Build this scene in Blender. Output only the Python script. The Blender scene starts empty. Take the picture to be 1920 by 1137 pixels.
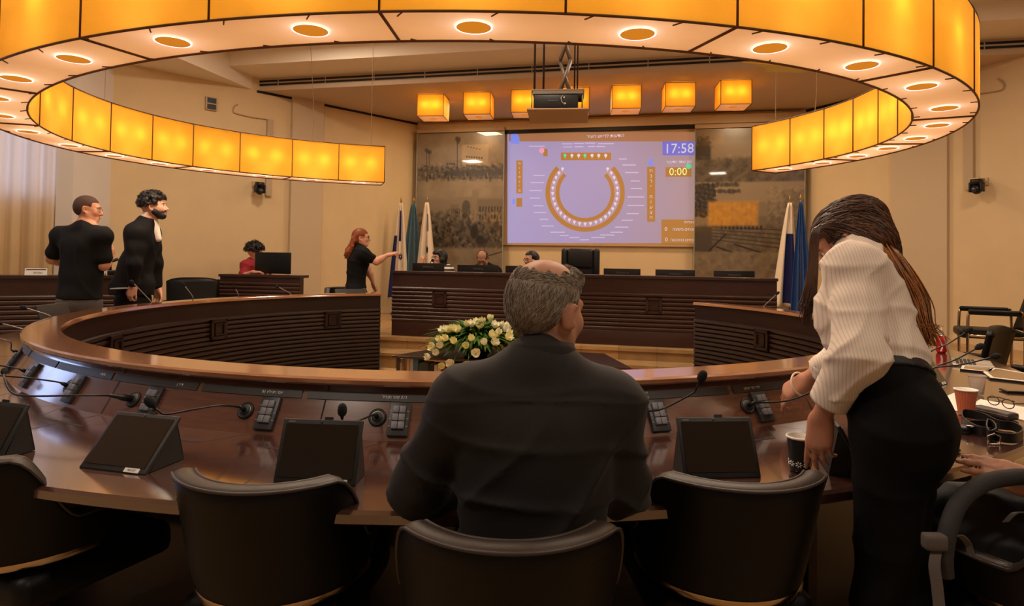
import bpy, bmesh, math, random
import numpy as np
from mathutils import Vector, Matrix
R = math.radians
C = bpy.context.scene.collection
random.seed(7)
# ------------------------------------------------------------------ camera
F_, CY_, PI_, RO_, H_ = 1202., 459.6, .022, .015, 1.37
def ray(u, v):
    x = (u-960)/F_; z = -(v-CY_)/F_
    c, s = math.cos(RO_), math.sin(RO_); xr = c*x-s*z; zr = s*x+c*z
    cp, sp = math.cos(PI_), math.sin(PI_)
    return Vector((xr, cp-sp*zr, sp+cp*zr))
def pz(u, v, z):
    d = ray(u, v); return d*((z-H_)/d.z)+Vector((0, 0, H_))
def pY(u, v, Y):
    d = ray(u, v); return d*(Y/d.y)+Vector((0, 0, H_))
cam = bpy.data.cameras.new('camera'); camo = bpy.data.objects.new('camera', cam); C.objects.link(camo)
cam.sensor_fit = 'HORIZONTAL'; cam.sensor_width = 36; cam.lens = 36*F_/1920
cam.shift_y = -(568.5-CY_)/1920; cam.clip_start = .05
c_, s_ = math.cos(RO_), math.sin(RO_); cp_, sp_ = math.cos(PI_), math.sin(PI_)
def rp(v): return Vector((v[0], cp_*v[1]-sp_*v[2], sp_*v[1]+cp_*v[2]))
rt = rp((c_, 0, s_)); up = rp((-s_, 0, c_)); fw = rp((0, 1, 0))
camo.matrix_world = Matrix(((rt.x, up.x, -fw.x, 0), (rt.y, up.y, -fw.y, 0), (rt.z, up.z, -fw.z, H_), (0, 0, 0, 1)))
bpy.context.scene.camera = camo
# ------------------------------------------------------------------ dais frame: e1 along the podium, e2 away from the camera
DY = .224
E1 = Vector((math.cos(DY), -math.sin(DY), 0)); E2 = Vector((math.sin(DY), math.cos(DY), 0))
def D(u, v, z): return E1*u+E2*v+Vector((0, 0, z))
def DM(u, v, z, rot=0):
    return Matrix.Translation(D(u, v, z)) @ Matrix.Rotation(-DY+rot, 4, 'Z')
def uv_of(p): p = Vector((p[0], p[1], 0)); return p.dot(E1), p.dot(E2)
def dp(u, v, e2):
    """pixel -> point on the vertical plane parallel to the podium at distance e2"""
    d = ray(u, v); return d*(e2/d.dot(E2))+Vector((0, 0, H_))
# ------------------------------------------------------------------ materials
def lin(c): return tuple(((x/255)/12.92 if x/255 <= .04045 else ((x/255+.055)/1.055)**2.4) for x in c)
MATS = {}
def mat(name, rgb, rough=.5, metal=0, coat=0, var=0, scale=20, bump=0, bscale=60, emit=0, alpha=1, trans=0, spec=.5, sheen=0, stretch=None, erg=None, ior=1.45):
    if name in MATS: return MATS[name]
    m = bpy.data.materials.new(name); m.use_nodes = True; MATS[name] = m
    nt = m.node_tree; N = nt.nodes; L = nt.links; b = N['Principled BSDF']
    col = lin(rgb)
    b.inputs['Base Color'].default_value = (*col, 1); b.inputs['Roughness'].default_value = rough
    b.inputs['Metallic'].default_value = metal; b.inputs['Coat Weight'].default_value = coat; b.inputs['Coat Roughness'].default_value = .12
    b.inputs['Specular IOR Level'].default_value = spec; b.inputs['IOR'].default_value = ior
    b.inputs['Transmission Weight'].default_value = trans; b.inputs['Alpha'].default_value = alpha
    b.inputs['Sheen Weight'].default_value = sheen
    if emit:
        b.inputs['Emission Color'].default_value = (*lin(erg or rgb), 1); b.inputs['Emission Strength'].default_value = emit
    tc = N.new('ShaderNodeTexCoord'); src = tc.outputs['Object']
    if stretch:
        mp = N.new('ShaderNodeMapping'); mp.inputs['Scale'].default_value = stretch; L.new(src, mp.inputs['Vector']); src = mp.outputs['Vector']
    if var:
        n = N.new('ShaderNodeTexNoise'); n.inputs['Scale'].default_value = scale; n.inputs['Detail'].default_value = 5
        L.new(src, n.inputs['Vector'])
        r = N.new('ShaderNodeValToRGB'); r.color_ramp.elements[0].position = .3; r.color_ramp.elements[1].position = .7
        r.color_ramp.elements[0].color = (*[max(0, x*(1-var)) for x in col], 1); r.color_ramp.elements[1].color = (*[min(1, x*(1+var)) for x in col], 1)
        L.new(n.outputs['Fac'], r.inputs['Fac']); L.new(r.outputs['Color'], b.inputs['Base Color'])
    if bump:
        n2 = N.new('ShaderNodeTexNoise'); n2.inputs['Scale'].default_value = bscale; n2.inputs['Detail'].default_value = 3
        L.new(src, n2.inputs['Vector'])
        bp = N.new('ShaderNodeBump'); bp.inputs['Strength'].default_value = bump; bp.inputs['Distance'].default_value = .01
        L.new(n2.outputs['Fac'], bp.inputs['Height']); L.new(bp.outputs['Normal'], b.inputs['Normal'])
    return m
# ------------------------------------------------------------------ mesh builder
class MB:
    def __init__(s): s.v = []; s.f = []; s.sm = []
    def add(s, vs, fs, smooth=False, M=None):
        o = len(s.v)
        s.v += [tuple(M @ Vector(p)) if M is not None else tuple(p) for p in vs]
        s.f += [tuple(i+o for i in f) for f in fs]; s.sm += [smooth]*len(fs); return s
    def box(s, c, d, M=None, bev=0):
        x, y, z = d[0]/2, d[1]/2, d[2]/2; cx, cy, cz = c
        if bev:
            bm = bmesh.new(); bmesh.ops.create_cube(bm, size=1)
            for v in bm.verts: v.co = Vector((v.co.x*d[0]+cx, v.co.y*d[1]+cy, v.co.z*d[2]+cz))
            bmesh.ops.bevel(bm, geom=bm.edges[:], offset=bev, segments=2, affect='EDGES', profile=.6)
            bm.verts.index_update(); s.add([v.co[:] for v in bm.verts], [[v.index for v in f.verts] for f in bm.faces], True, M); bm.free(); return s
        vs = [(cx+a*x, cy+b*y, cz+e*z) for a in (-1, 1) for b in (-1, 1) for e in (-1, 1)]
        return s.add(vs, [(0, 1, 3, 2), (4, 6, 7, 5), (0, 4, 5, 1), (2, 3, 7, 6), (0, 2, 6, 4), (1, 5, 7, 3)], False, M)
    def tube(s, pts, r, n=8, cap=True, M=None, up=None):
        pts = [Vector(p) for p in pts]; k = len(pts); rs = r if isinstance(r, (list, tuple)) else [r]*k
        vs = []; fs = []; prev = None
        for i, p in enumerate(pts):
            t = (pts[min(i+1, k-1)]-pts[max(i-1, 0)])
            t = t.normalized() if t.length > 1e-9 else Vector((0, 0, 1))
            if prev is None: a = t.orthogonal().normalized()
            else:
                a = prev-t*prev.dot(t); a = a.normalized() if a.length > 1e-6 else t.orthogonal().normalized()
            prev = a; b = t.cross(a)
            for j in range(n):
                q = 2*math.pi*j/n; vs.append(p+(a*math.cos(q)+b*math.sin(q))*rs[i])
        for i in range(k-1):
            for j in range(n): fs.append((i*n+j, i*n+(j+1) % n, (i+1)*n+(j+1) % n, (i+1)*n+j))
        if cap: fs.append(tuple(range(n-1, -1, -1))); fs.append(tuple((k-1)*n+j for j in range(n)))
        return s.add(vs, fs, True, M)
    def lathe(s, prof, n=24, M=None, a0=0, a1=2*math.pi, cap=True):
        vs = []; fs = []; full = abs(a1-a0-2*math.pi) < 1e-6; m = n if full else n+1; k = len(prof)
        for j in range(m):
            a = a0+(a1-a0)*j/n
            for r, z in prof: vs.append((r*math.cos(a), r*math.sin(a), z))
        for j in range(n):
            for i in range(k-1):
                q = ((j+1) % m)*k
                fs.append((j*k+i, q+i, q+i+1, j*k+i+1))
        if full and cap:
            if prof[0][0] > 1e-6: fs.append(tuple(j*k for j in range(m-1, -1, -1)))
            if prof[-1][0] > 1e-6: fs.append(tuple(j*k+k-1 for j in range(m)))
        return s.add(vs, fs, True, M)
    def grid(s, P, close_u=False, smooth=True, M=None):
        nu = len(P); nv = len(P[0]); vs = [p for row in P for p in row]; fs = []
        for i in range(nu if close_u else nu-1):
            for j in range(nv-1): fs.append((i*nv+j, ((i+1) % nu)*nv+j, ((i+1) % nu)*nv+j+1, i*nv+j+1))
        return s.add(vs, fs, smooth, M)
    def prism(s, poly, z0, z1, M=None, smooth=False):
        n = len(poly); vs = [(x, y, z0) for x, y in poly]+[(x, y, z1) for x, y in poly]
        fs = [tuple(range(n-1, -1, -1)), tuple(range(n, 2*n))]+[(i, (i+1) % n, n+(i+1) % n, n+i) for i in range(n)]
        return s.add(vs, fs, smooth, M)
    def ball(s, c, r, n=12, M=None):
        r = r if isinstance(r, (tuple, list)) else (r, r, r); vs = []; fs = []; m = n//2+1
        for i in range(m):
            t = math.pi*i/(m-1)
            for j in range(n):
                p = 2*math.pi*j/n; vs.append((c[0]+r[0]*math.sin(t)*math.cos(p), c[1]+r[1]*math.sin(t)*math.sin(p), c[2]+r[2]*math.cos(t)))
        for i in range(m-1):
            for j in range(n): fs.append((i*n+j, (i+1)*n+j, (i+1)*n+(j+1) % n, i*n+(j+1) % n))
        return s.add(vs, fs, True, M)
    def sweep(s, prof, pts, close=True, cap=True, smooth=False):
        """prof: list of (offset, z) ; pts: list of (pos2d, normal2d)"""
        k = len(prof); vs = []; fs = []
        for (p, n) in pts:
            for o, z in prof: vs.append((p[0]+n[0]*o, p[1]+n[1]*o, z))
        for i in range(len(pts)-1):
            for j in range(k if close else k-1):
                a = i*k+j; b = i*k+(j+1) % k; fs.append((a, b, b+k, a+k))
        if cap and close: fs.append(tuple(range(k-1, -1, -1))); fs.append(tuple((len(pts)-1)*k+j for j in range(k)))
        return s.add(vs, fs, smooth)
    def build(s, name, m, parent=None, loc=None):
        me = bpy.data.meshes.new(name); 
        me.from_pydata(s.v, [], s.f); 
        me.polygons.foreach_set('use_smooth', s.sm); me.validate(); me.update()
        bm = bmesh.new(); bm.from_mesh(me); bmesh.ops.remove_doubles(bm, verts=bm.verts, dist=1e-6); bmesh.ops.recalc_face_normals(bm, faces=bm.faces); bm.to_mesh(me); bm.free()
        if m: me.materials.append(m)
        if any(s.sm) and not all(s.sm): pass
        o = bpy.data.objects.new(name, me); C.objects.link(o)
        if parent is not None: o.parent = parent
        if loc is not None: o.location = loc
        return o
def creased(o, ang=35):
    """smooth shading with hard edges kept"""
    me = o.data; bm = bmesh.new(); bm.from_mesh(me)
    for f in bm.faces: f.smooth = True
    for e in bm.edges: e.smooth = not (len(e.link_faces) == 2 and e.calc_face_angle(0) > R(ang))
    bm.to_mesh(me); bm.free(); return o
def bevel(o, w=.003, seg=2, ang=40):
    md = o.modifiers.new('bevel', 'BEVEL'); md.width = w; md.segments = seg; md.limit_method = 'ANGLE'; md.angle_limit = R(ang); return o
def thing(name, label, cat, M=None, group=None, loc=None):
    o = bpy.data.objects.new(name, None); C.objects.link(o); o.empty_display_size = .1
    if M is not None: o.matrix_world = M
    if loc is not None: o.location = loc
    o['label'] = label; o['category'] = cat
    if group: o['group'] = group
    return o
def tag(o, label, cat, group=None, kind=None):
    o['label'] = label; o['category'] = cat
    if group: o['group'] = group
    if kind: o['kind'] = kind
    return o
def struct(name, mb, m):
    o = mb.build(name, m); o['kind'] = 'structure'; return o
def dup(root, M, label=None, group=None):
    r = root.copy(); C.objects.link(r); r.matrix_world = M
    if label: r['label'] = label
    if group: r['group'] = group
    for ch in list(root.children):
        c = ch.copy(); C.objects.link(c); c.parent = r
        for g in list(ch.children):
            d = g.copy(); C.objects.link(d); d.parent = c
    return r
def TR(loc, rz=0, rx=0, ry=0, s=1):
    return Matrix.Translation(Vector(loc)) @ Matrix.Rotation(rz, 4, 'Z') @ Matrix.Rotation(rx, 4, 'X') @ Matrix.Rotation(ry, 4, 'Y') @ Matrix.Scale(s, 4)
def frame(o, x, y, z):
    x, y, z = Vector(x), Vector(y), Vector(z)
    return Matrix(((x.x, y.x, z.x, o[0]), (x.y, y.y, z.y, o[1]), (x.z, y.z, z.z, o[2]), (0, 0, 0, 1)))
def text(name, body, size, m, parent=None, M=None, ext=.0006, align='CENTER', sx=1):
    if any('\u0590' <= ch <= '\u06ff' for ch in body): body = body[::-1]
    cu = bpy.data.curves.new(name, 'FONT'); cu.body = body; cu.size = size; cu.extrude = ext; cu.align_x = align; cu.align_y = 'CENTER'; cu.resolution_u = 2
    to = bpy.data.objects.new(name, cu); C.objects.link(to)
    dg = bpy.context.evaluated_depsgraph_get(); me = bpy.data.meshes.new_from_object(to.evaluated_get(dg))
    bpy.data.objects.remove(to); me.name = name; me.materials.clear(); me.materials.append(m)
    if sx != 1:
        for v in me.vertices: v.co.x *= sx
    o = bpy.data.objects.new(name, me); C.objects.link(o)
    if parent is not None: o.parent = parent
    if M is not None: o.matrix_local = M
    return o
def smoothpath(pts, n=6):
    pts = [Vector(p) for p in pts]; out = []
    for i in range(len(pts)-1):
        p0 = pts[max(i-1, 0)]; p1 = pts[i]; p2 = pts[i+1]; p3 = pts[min(i+2, len(pts)-1)]
        for k in range(n):
            t = k/n; out.append(.5*((2*p1)+(p2-p0)*t+(2*p0-5*p1+4*p2-p3)*t*t+(3*p1-p0-3*p2+p3)*t**3))
    out.append(pts[-1]); return out
def wood(name, rgb, rough=.3, coat=.5, scale=(1, 1, 1), contrast=.35, gs=14, rot=0):
    m = bpy.data.materials.new(name); m.use_nodes = True; MATS[name] = m
    nt = m.node_tree; N = nt.nodes; L = nt.links; b = N['Principled BSDF']; col = lin(rgb)
    b.inputs['Roughness'].default_value = rough; b.inputs['Coat Weight'].default_value = coat; b.inputs['Coat Roughness'].default_value = .18
    tc = N.new('ShaderNodeTexCoord'); mp = N.new('ShaderNodeMapping'); mp.inputs['Scale'].default_value = scale; L.new(tc.outputs['Object'], mp.inputs['Vector'])
    n = N.new('ShaderNodeTexNoise'); n.inputs['Scale'].default_value = gs; n.inputs['Detail'].default_value = 8; n.inputs['Roughness'].default_value = .65; n.inputs['Distortion'].default_value = .4
    L.new(mp.outputs['Vector'], n.inputs['Vector'])
    r = N.new('ShaderNodeValToRGB'); r.color_ramp.elements[0].position = .32; r.color_ramp.elements[1].position = .68
    r.color_ramp.elements[0].color = (*[x*(1-contrast) for x in col], 1); r.color_ramp.elements[1].color = (*[x*(1+contrast) for x in col], 1)
    L.new(n.outputs['Fac'], r.inputs['Fac']); L.new(r.outputs['Color'], b.inputs['Base Color'])
    return m
def ringwood(name, rgb, cx, cy, rough=.3, coat=.5, contrast=.35, ior=1.5):
    """wood whose grain runs round the ring (object coords -> radius, angle)"""
    m = wood(name, rgb, rough, coat, (1, 1, 1), contrast)
    nt = m.node_tree; N = nt.nodes; L = nt.links; N['Principled BSDF'].inputs['IOR'].default_value = ior; N['Principled BSDF'].inputs['Coat IOR'].default_value = max(1.5, ior-.1); N['Principled BSDF'].inputs['Coat Roughness'].default_value = .1
    mp = [x for x in N if x.type == 'MAPPING'][0]; tc = [x for x in N if x.type == 'TEX_COORD'][0]
    sub = N.new('ShaderNodeVectorMath'); sub.operation = 'SUBTRACT'; sub.inputs[1].default_value = (cx, cy, 0); L.new(tc.outputs['Object'], sub.inputs[0])
    sx = N.new('ShaderNodeSeparateXYZ'); L.new(sub.outputs[0], sx.inputs[0])
    at = N.new('ShaderNodeMath'); at.operation = 'ARCTAN2'; L.new(sx.outputs['Y'], at.inputs[0]); L.new(sx.outputs['X'], at.inputs[1])
    l2 = N.new('ShaderNodeVectorMath'); l2.operation = 'LENGTH'; cxy = N.new('ShaderNodeCombineXYZ'); L.new(sx.outputs['X'], cxy.inputs[0]); L.new(sx.outputs['Y'], cxy.inputs[1]); L.new(cxy.outputs[0], l2.inputs[0])
    co = N.new('ShaderNodeCombineXYZ'); L.new(at.outputs[0], co.inputs[0]); L.new(l2.outputs['Value'], co.inputs[1]); L.new(sx.outputs['Z'], co.inputs[2])
    L.new(co.outputs[0], mp.inputs['Vector']); mp.inputs['Scale'].default_value = (1.2, 6, 6)
    return m
# ================================================================== implicit bodies (numpy distance fields turned into meshes)
def V3(p): return np.array([p[0], p[1], p[2]], np.float32)
class SDF:
    def __init__(s): s.p = []
    def cap(s, a, b, ra, rb=None, k=.02, sub=False):
        s.p.append(('c', V3(a), V3(b), float(ra), float(ra if rb is None else rb), k, sub)); return s
    def ell(s, c, r, M=None, k=.02, sub=False):
        A = np.eye(3, dtype=np.float32) if M is None else np.array([[M[i][j] for j in range(3)] for i in range(3)], np.float32)
        r = (r, r, r) if not isinstance(r, (tuple, list)) else r
        s.p.append(('e', V3(c), A, np.array(r, np.float32), 0, k, sub)); return s
    def chain(s, pts, rs, k=.02):
        for i in range(len(pts)-1): s.cap(pts[i], pts[i+1], rs[i], rs[i+1], k)
        return s
    def bounds(s):
        lo = np.full(3, 1e9); hi = -lo
        for q in s.p:
            if q[6]: continue
            if q[0] == 'c': m = max(q[3], q[4]); l, h = np.minimum(q[1], q[2])-m, np.maximum(q[1], q[2])+m
            else: e = np.sqrt(((q[2]*q[3][None, :])**2).sum(1)); l, h = q[1]-e, q[1]+e
            lo = np.minimum(lo, l); hi = np.maximum(hi, h)
        return lo, hi
    def mesh(s, h, disp=None, clip=None, smooth=1, pad=.03):
        lo, hi = s.bounds(); lo = lo-pad; hi = hi+pad; n = np.ceil((hi-lo)/h).astype(int)+1
        ax = [(lo[i]+h*np.arange(n[i])).astype(np.float32) for i in range(3)]
        D_ = np.full(n, .05, np.float32)
        for q in s.p:
            k = q[5]; mg = k+.05
            if q[0] == 'c': m = max(q[3], q[4]); l, hh = np.minimum(q[1], q[2])-m-mg, np.maximum(q[1], q[2])+m+mg
            else: e = np.sqrt(((q[2]*q[3][None, :])**2).sum(1)); l, hh = q[1]-e-mg, q[1]+e+mg
            i0 = np.clip(np.floor((l-lo)/h).astype(int), 0, n-1); i1 = np.clip(np.ceil((hh-lo)/h).astype(int)+1, 1, n)
            if (i1 <= i0).any(): continue
            sl = tuple(slice(i0[i], i1[i]) for i in range(3))
            X = ax[0][sl[0]][:, None, None]; Y = ax[1][sl[1]][None, :, None]; Z = ax[2][sl[2]][None, None, :]
            if q[0] == 'c':
                a, b = q[1], q[2]; ab = b-a; L = float((ab*ab).sum())+1e-12
                t = np.clip(((X-a[0])*ab[0]+(Y-a[1])*ab[1]+(Z-a[2])*ab[2])/L, 0, 1)
                d = np.sqrt((X-a[0]-t*ab[0])**2+(Y-a[1]-t*ab[1])**2+(Z-a[2]-t*ab[2])**2)-(q[3]+(q[4]-q[3])*t)
            else:
                c, A, r = q[1], q[2], q[3]; u = [((X-c[0])*A[0, j]+(Y-c[1])*A[1, j]+(Z-c[2])*A[2, j]) for j in range(3)]
                k0 = np.sqrt(sum((u[j]/r[j])**2 for j in range(3))); k1 = np.sqrt(sum((u[j]/r[j]**2)**2 for j in range(3)))+1e-9
                d = k0*(k0-1)/k1
            cur = D_[sl]
            if q[6]: d = -d; hq = np.maximum(k-np.abs(cur-d), 0)/k; D_[sl] = np.maximum(cur, d)+hq*hq*k*.25
            else: hq = np.maximum(k-np.abs(cur-d), 0)/k; D_[sl] = np.minimum(cur, d)-hq*hq*k*.25
        if disp is not None or clip is not None:
            X = ax[0][:, None, None]; Y = ax[1][None, :, None]; Z = ax[2][None, None, :]
            if disp is not None: D_ = D_+disp(X, Y, Z).astype(np.float32)
            if clip is not None: D_ = np.maximum(D_, clip(X, Y, Z).astype(np.float32))
        ins = D_ < 0; sh = tuple(x-1 for x in D_.shape); acc = np.zeros(sh+(3,), np.float32); cnt = np.zeros(sh, np.float32); edges = []
        for a in range(3):
            s0 = [slice(None)]*3; s1 = [slice(None)]*3; s0[a] = slice(0, -1); s1[a] = slice(1, None)
            cr = ins[tuple(s0)] != ins[tuple(s1)]; I = np.argwhere(cr); da = D_[tuple(s0)][cr]; db = D_[tuple(s1)][cr]; t = da/(da-db)
            P = I.astype(np.float32); P[:, a] += t; edges.append((a, I, ins[tuple(s0)][cr]))
            o = [x for x in range(3) if x != a]
            for d0 in (0, 1):
                for d1 in (0, 1):
                    J = I.copy(); J[:, o[0]] -= d0; J[:, o[1]] -= d1
                    ok = (J >= 0).all(1) & (J < np.array(sh)).all(1)
                    np.add.at(acc, tuple(J[ok].T), P[ok]); np.add.at(cnt, tuple(J[ok].T), 1)
        m = cnt > 0; idx = np.full(sh, -1, np.int64); idx[m] = np.arange(m.sum()); vs = acc[m]/cnt[m][:, None]
        fs = []
        for a, I, neg in edges:
            o = [x for x in range(3) if x != a]; b, c = (o[0], o[1]) if a != 1 else (o[1], o[0])
            ok = (I[:, o[0]] > 0) & (I[:, o[1]] > 0) & (I[:, o[0]] < D_.shape[o[0]]-1) & (I[:, o[1]] < D_.shape[o[1]]-1); I = I[ok]; neg = neg[ok]
            q = []
            for db_, dc_ in ((1, 1), (0, 1), (0, 0), (1, 0)):
                J = I.copy(); J[:, b] -= db_; J[:, c] -= dc_; q.append(idx[tuple(J.T)])
            q = np.stack(q, 1); q[~neg] = q[~neg][:, ::-1]; fs.append(q)
        fs = np.concatenate(fs); vs = vs*h+lo
        for _ in range(smooth):
            e = np.concatenate([fs[:, [i, (i+1) % 4]] for i in range(4)]); S = np.zeros_like(vs); N = np.zeros(len(vs))
            np.add.at(S, e[:, 0], vs[e[:, 1]]); np.add.at(N, e[:, 0], 1); np.add.at(S, e[:, 1], vs[e[:, 0]]); np.add.at(N, e[:, 1], 1)
            vs = vs*.5+.5*S/np.maximum(N, 1)[:, None]
        return vs, fs
def mesh_obj(name, vf, m, parent=None):
    v, f = vf; me = bpy.data.meshes.new(name); me.vertices.add(len(v)); me.vertices.foreach_set('co', np.asarray(v, np.float32).ravel())
    me.loops.add(len(f)*4); me.loops.foreach_set('vertex_index', np.asarray(f, np.int32).ravel()); me.polygons.add(len(f))
    me.polygons.foreach_set('loop_start', np.arange(0, len(f)*4, 4, dtype=np.int32)); me.polygons.foreach_set('loop_total', np.full(len(f), 4, np.int32))
    me.polygons.foreach_set('use_smooth', np.ones(len(f), bool)); me.update(); me.validate()
    me.materials.append(m); o = bpy.data.objects.new(name, me); C.objects.link(o)
    if parent is not None: o.parent = parent; o.matrix_parent_inverse = parent.matrix_world.inverted()
    return o
def folds(freq, amp, ax=(0, 0, 1), warp=.35, seed=0):
    """soft creases for cloth: ridged, warped waves"""
    rr = random.Random(seed); ph = [rr.uniform(0, 6) for _ in range(8)]; ax = Vector(ax).normalized(); t = ax.orthogonal().normalized(); b = ax.cross(t)
    def f(X, Y, Z):
        u = X*ax.x+Y*ax.y+Z*ax.z; v = X*t.x+Y*t.y+Z*t.z; w = X*b.x+Y*b.y+Z*b.z
        q = u*freq+warp*(np.sin(v*freq*.6+ph[0])+np.sin(w*freq*.5+ph[1])*1.1+np.sin((v+w)*freq*.23+ph[2])*1.6)
        env = .5+.5*np.sin(v*freq*.31+ph[3])*np.sin(w*freq*.27+ph[4])*np.sin(u*freq*.19+ph[5])
        r = 1-np.abs(np.sin(q)); return -amp*(r**3)*(.3+env)
    return f
# ------------------------------------------------------------------ heads and hands
def rotM(yaw=0, pitch=0, roll=0):
    """head frame: y forward, x to its right; yaw about z (0 = +Y, positive turns to -X), pitch up positive"""
    return (Matrix.Rotation(yaw, 3, 'Z') @ Matrix.Rotation(pitch, 3, 'X') @ Matrix.Rotation(roll, 3, 'Y'))
def head_prims(S, c, M, s=1, jaw=1, ear=True, nose=1):
    c = Vector(c); P = lambda x, y, z: c+M @ (Vector((x, y, z))*s)
    def e(x, y, z, r, k=.02, sub=False, extra=None): S.ell(P(x, y, z), tuple(q*s for q in r), (M if extra is None else M @ extra), k*s, sub)
    def cp(a, b, ra, rb, k=.015): S.cap(P(*a), P(*b), ra*s, rb*s, k*s)
    e(0, -.018, .038, (.076, .096, .082), .03); e(0, -.045, .01, (.068, .068, .07), .03)
    e(0, .028, -.03, (.060, .062, .085), .03); e(0, .064, -.094, (.026*jaw, .022, .022), .03)
    for q in (-1, 1):
        cp((q*.056, -.002, -.045), (q*.024, .058, -.094), .021*jaw, .017*jaw, .03)
        e(q*.040, .060, -.024, (.024, .022, .024), .025)
    cp((-.034, .080, .024), (.034, .080, .024), .011, .011, .02)
    for q in (-1, 1): e(q*.033, .098, .001, (.017, .015, .012), .012, True)
    cp((0, .086, .006), (0, .112*1, -.034), .009*nose, .013*nose, .014)
    for q in (-1, 1): e(q*.013, .098, -.040, (.009, .011, .008), .008)
    cp((-.017, .087, -.066), (.017, .087, -.066), .0075, .0075, .008); cp((-.014, .086, -.076), (.014, .086, -.076), .0085, .0085, .008)
    if ear:
        for q in (-1, 1):
            E = Matrix.Rotation(q*R(-34), 3, 'Z') @ Matrix.Rotation(R(-12), 3, 'X')
            e(q*.087, -.016, -.008, (.0075, .023, .034), .004, False, E); e(q*.0935, -.004, -.004, (.006, .012, .019), .006, True, E)
            e(q*.077, -.004, -.034, (.008, .009, .012), .006)
def face_parts(c, M, parent, s=1, brow=(40, 26, 18), eye=(60, 40, 26), lips=(150, 84, 72), closed=False):
    c = Vector(c); X = Matrix.Translation(c) @ M.to_4x4() @ Matrix.Scale(s, 4)
    W = mat('eye_white', (226, 216, 206), .25); I = mat('iris_%d' % eye[0], eye, .15); Lp = mat('lips_%d' % lips[0], lips, .5); Bm = mat('brow_%d' % brow[0], brow, .8)
    for q in (-1, 1):
        if not closed:
            o = MB().ball((q*.033, .0765, .001), .0112, 14, X).build('eye', W, parent); o.matrix_parent_inverse = parent.matrix_world.inverted()
            i = MB().ball((q*.033, .0842, .001), (.0064, .0042, .0064), 12, X).build('iris', I, o)
        b = MB().tube([X @ Vector(p) for p in ((q*.014, .0935, .020), (q*.03, .0925, .026), (q*.048, .082, .021))], [.003*s, .004*s, .002*s], 6).build('eyebrow', Bm, parent); b.matrix_parent_inverse = parent.matrix_world.inverted()
    l = MB().tube([X @ Vector(p) for p in ((-.022, .086, -.071), (-.008, .0955, -.069), (0, .0965, -.070), (.008, .0955, -.069), (.022, .086, -.071))], [.002*s, .0045*s, .005*s, .0045*s, .002*s], 8).build('lips', Lp, parent); l.matrix_parent_inverse = parent.matrix_world.inverted()
def glasses(c, M, parent, s=1, col=(20, 18, 18), r=.021):
    c = Vector(c); X = Matrix.Translation(c) @ M.to_4x4() @ Matrix.Scale(s, 4); m = MB()
    for q in (-1, 1):
        pts = [X @ Vector((q*.034+r*1.2*math.cos(a), .104-.010*abs(math.cos(a)), -.002+r*.85*math.sin(a))) for a in np.linspace(0, 2*math.pi, 21)]
        m.tube(pts, .0022*s, 6)
        m.tube([X @ Vector(p) for p in ((q*.058, .092, .004), (q*.078, .04, .004), (q*.082, -.01, .0))], .0022*s, 6)
    m.tube([X @ Vector(p) for p in ((-.010, .106, .002), (0, .110, .004), (.010, .106, .002))], .0022*s, 6)
    o = m.build('glasses', mat('spectacle_frame_%d' % col[0], col, .3), parent); o.matrix_parent_inverse = parent.matrix_world.inverted(); return o
FB = [(.030, .088, .0), (.011, .094, .003), (-.010, .090, .002), (-.029, .080, -.002)]   # knuckles: index..little (x towards the thumb)
FL = [(.043, .025, .020), (.047, .029, .021), (.043, .027, .020), (.033, .020, .018)]
def hand_prims(S, w, d, n, right=True, curl=(25, 30, 20), spread=6, thumb=(35, 25), s=1, fing=None, k=.006):
    """w wrist, d direction wrist->fingers, n back-of-hand normal"""
    y = Vector(d).normalized(); z = Vector(n); z = (z-y*z.dot(y)).normalized(); x = y.cross(z)
    # x = y cross z points to the right of the fingers seen from the back; thumb side for a right hand seen from the back is left
    sx = -1 if right else 1
    w = Vector(w); P = lambda a, b, c: w+(x*(sx*a)+y*b+z*c)*s
    for i, (kx, ky, kz) in enumerate(FB):
        S.cap(P(kx*.62, .008, -.002), P(kx, ky, kz), .0155*s, .0125*s, .018*s)
    S.cap(P(.016, .02, -.012), P(.022, .062, -.014), .015*s, .012*s, .02*s); S.cap(P(-.02, .02, -.010), P(-.024, .062, -.012), .014*s, .011*s, .02*s)
    for i in range(4):
        c = (fing[i] if fing else curl); a = 0; p = Vector((FB[i][0], FB[i][1], FB[i][2])); sp = R((1.2-i)*spread*.55)
        rr = (.0100, .0088, .0080, .0066) if i < 3 else (.0088, .0078, .0070, .0058)
        for j in range(3):
            a += R(c[j]); q = p+Vector((math.sin(sp)*math.cos(a), math.cos(sp)*math.cos(a), -math.sin(a)))*FL[i][j]
            S.cap(P(*p), P(*q), rr[j]*s, rr[j+1]*s, k*s*.5); p = q
    t0 = Vector((.020, .022, -.008)); a, b = R(thumb[0]), R(thumb[1])
    d1 = Vector((math.sin(a)*math.cos(b), math.cos(a)*math.cos(b), -math.sin(b))); t1 = t0+d1*.046
    d2 = Vector((math.sin(a*.75)*math.cos(b*1.2), math.cos(a*.75)*math.cos(b*1.2), -math.sin(b*1.2))); t2 = t1+d2*.034
    d3 = Vector((math.sin(a*.45)*math.cos(b*1.4), math.cos(a*.45)*math.cos(b*1.4), -math.sin(b*1.4))); t3 = t2+d3*.026
    S.cap(P(*t0), P(*t1), .017*s, .0125*s, .016*s); S.cap(P(*t1), P(*t2), .0118*s, .0100*s, .006*s); S.cap(P(*t2), P(*t3), .0100*s, .0078*s, .006*s)
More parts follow.
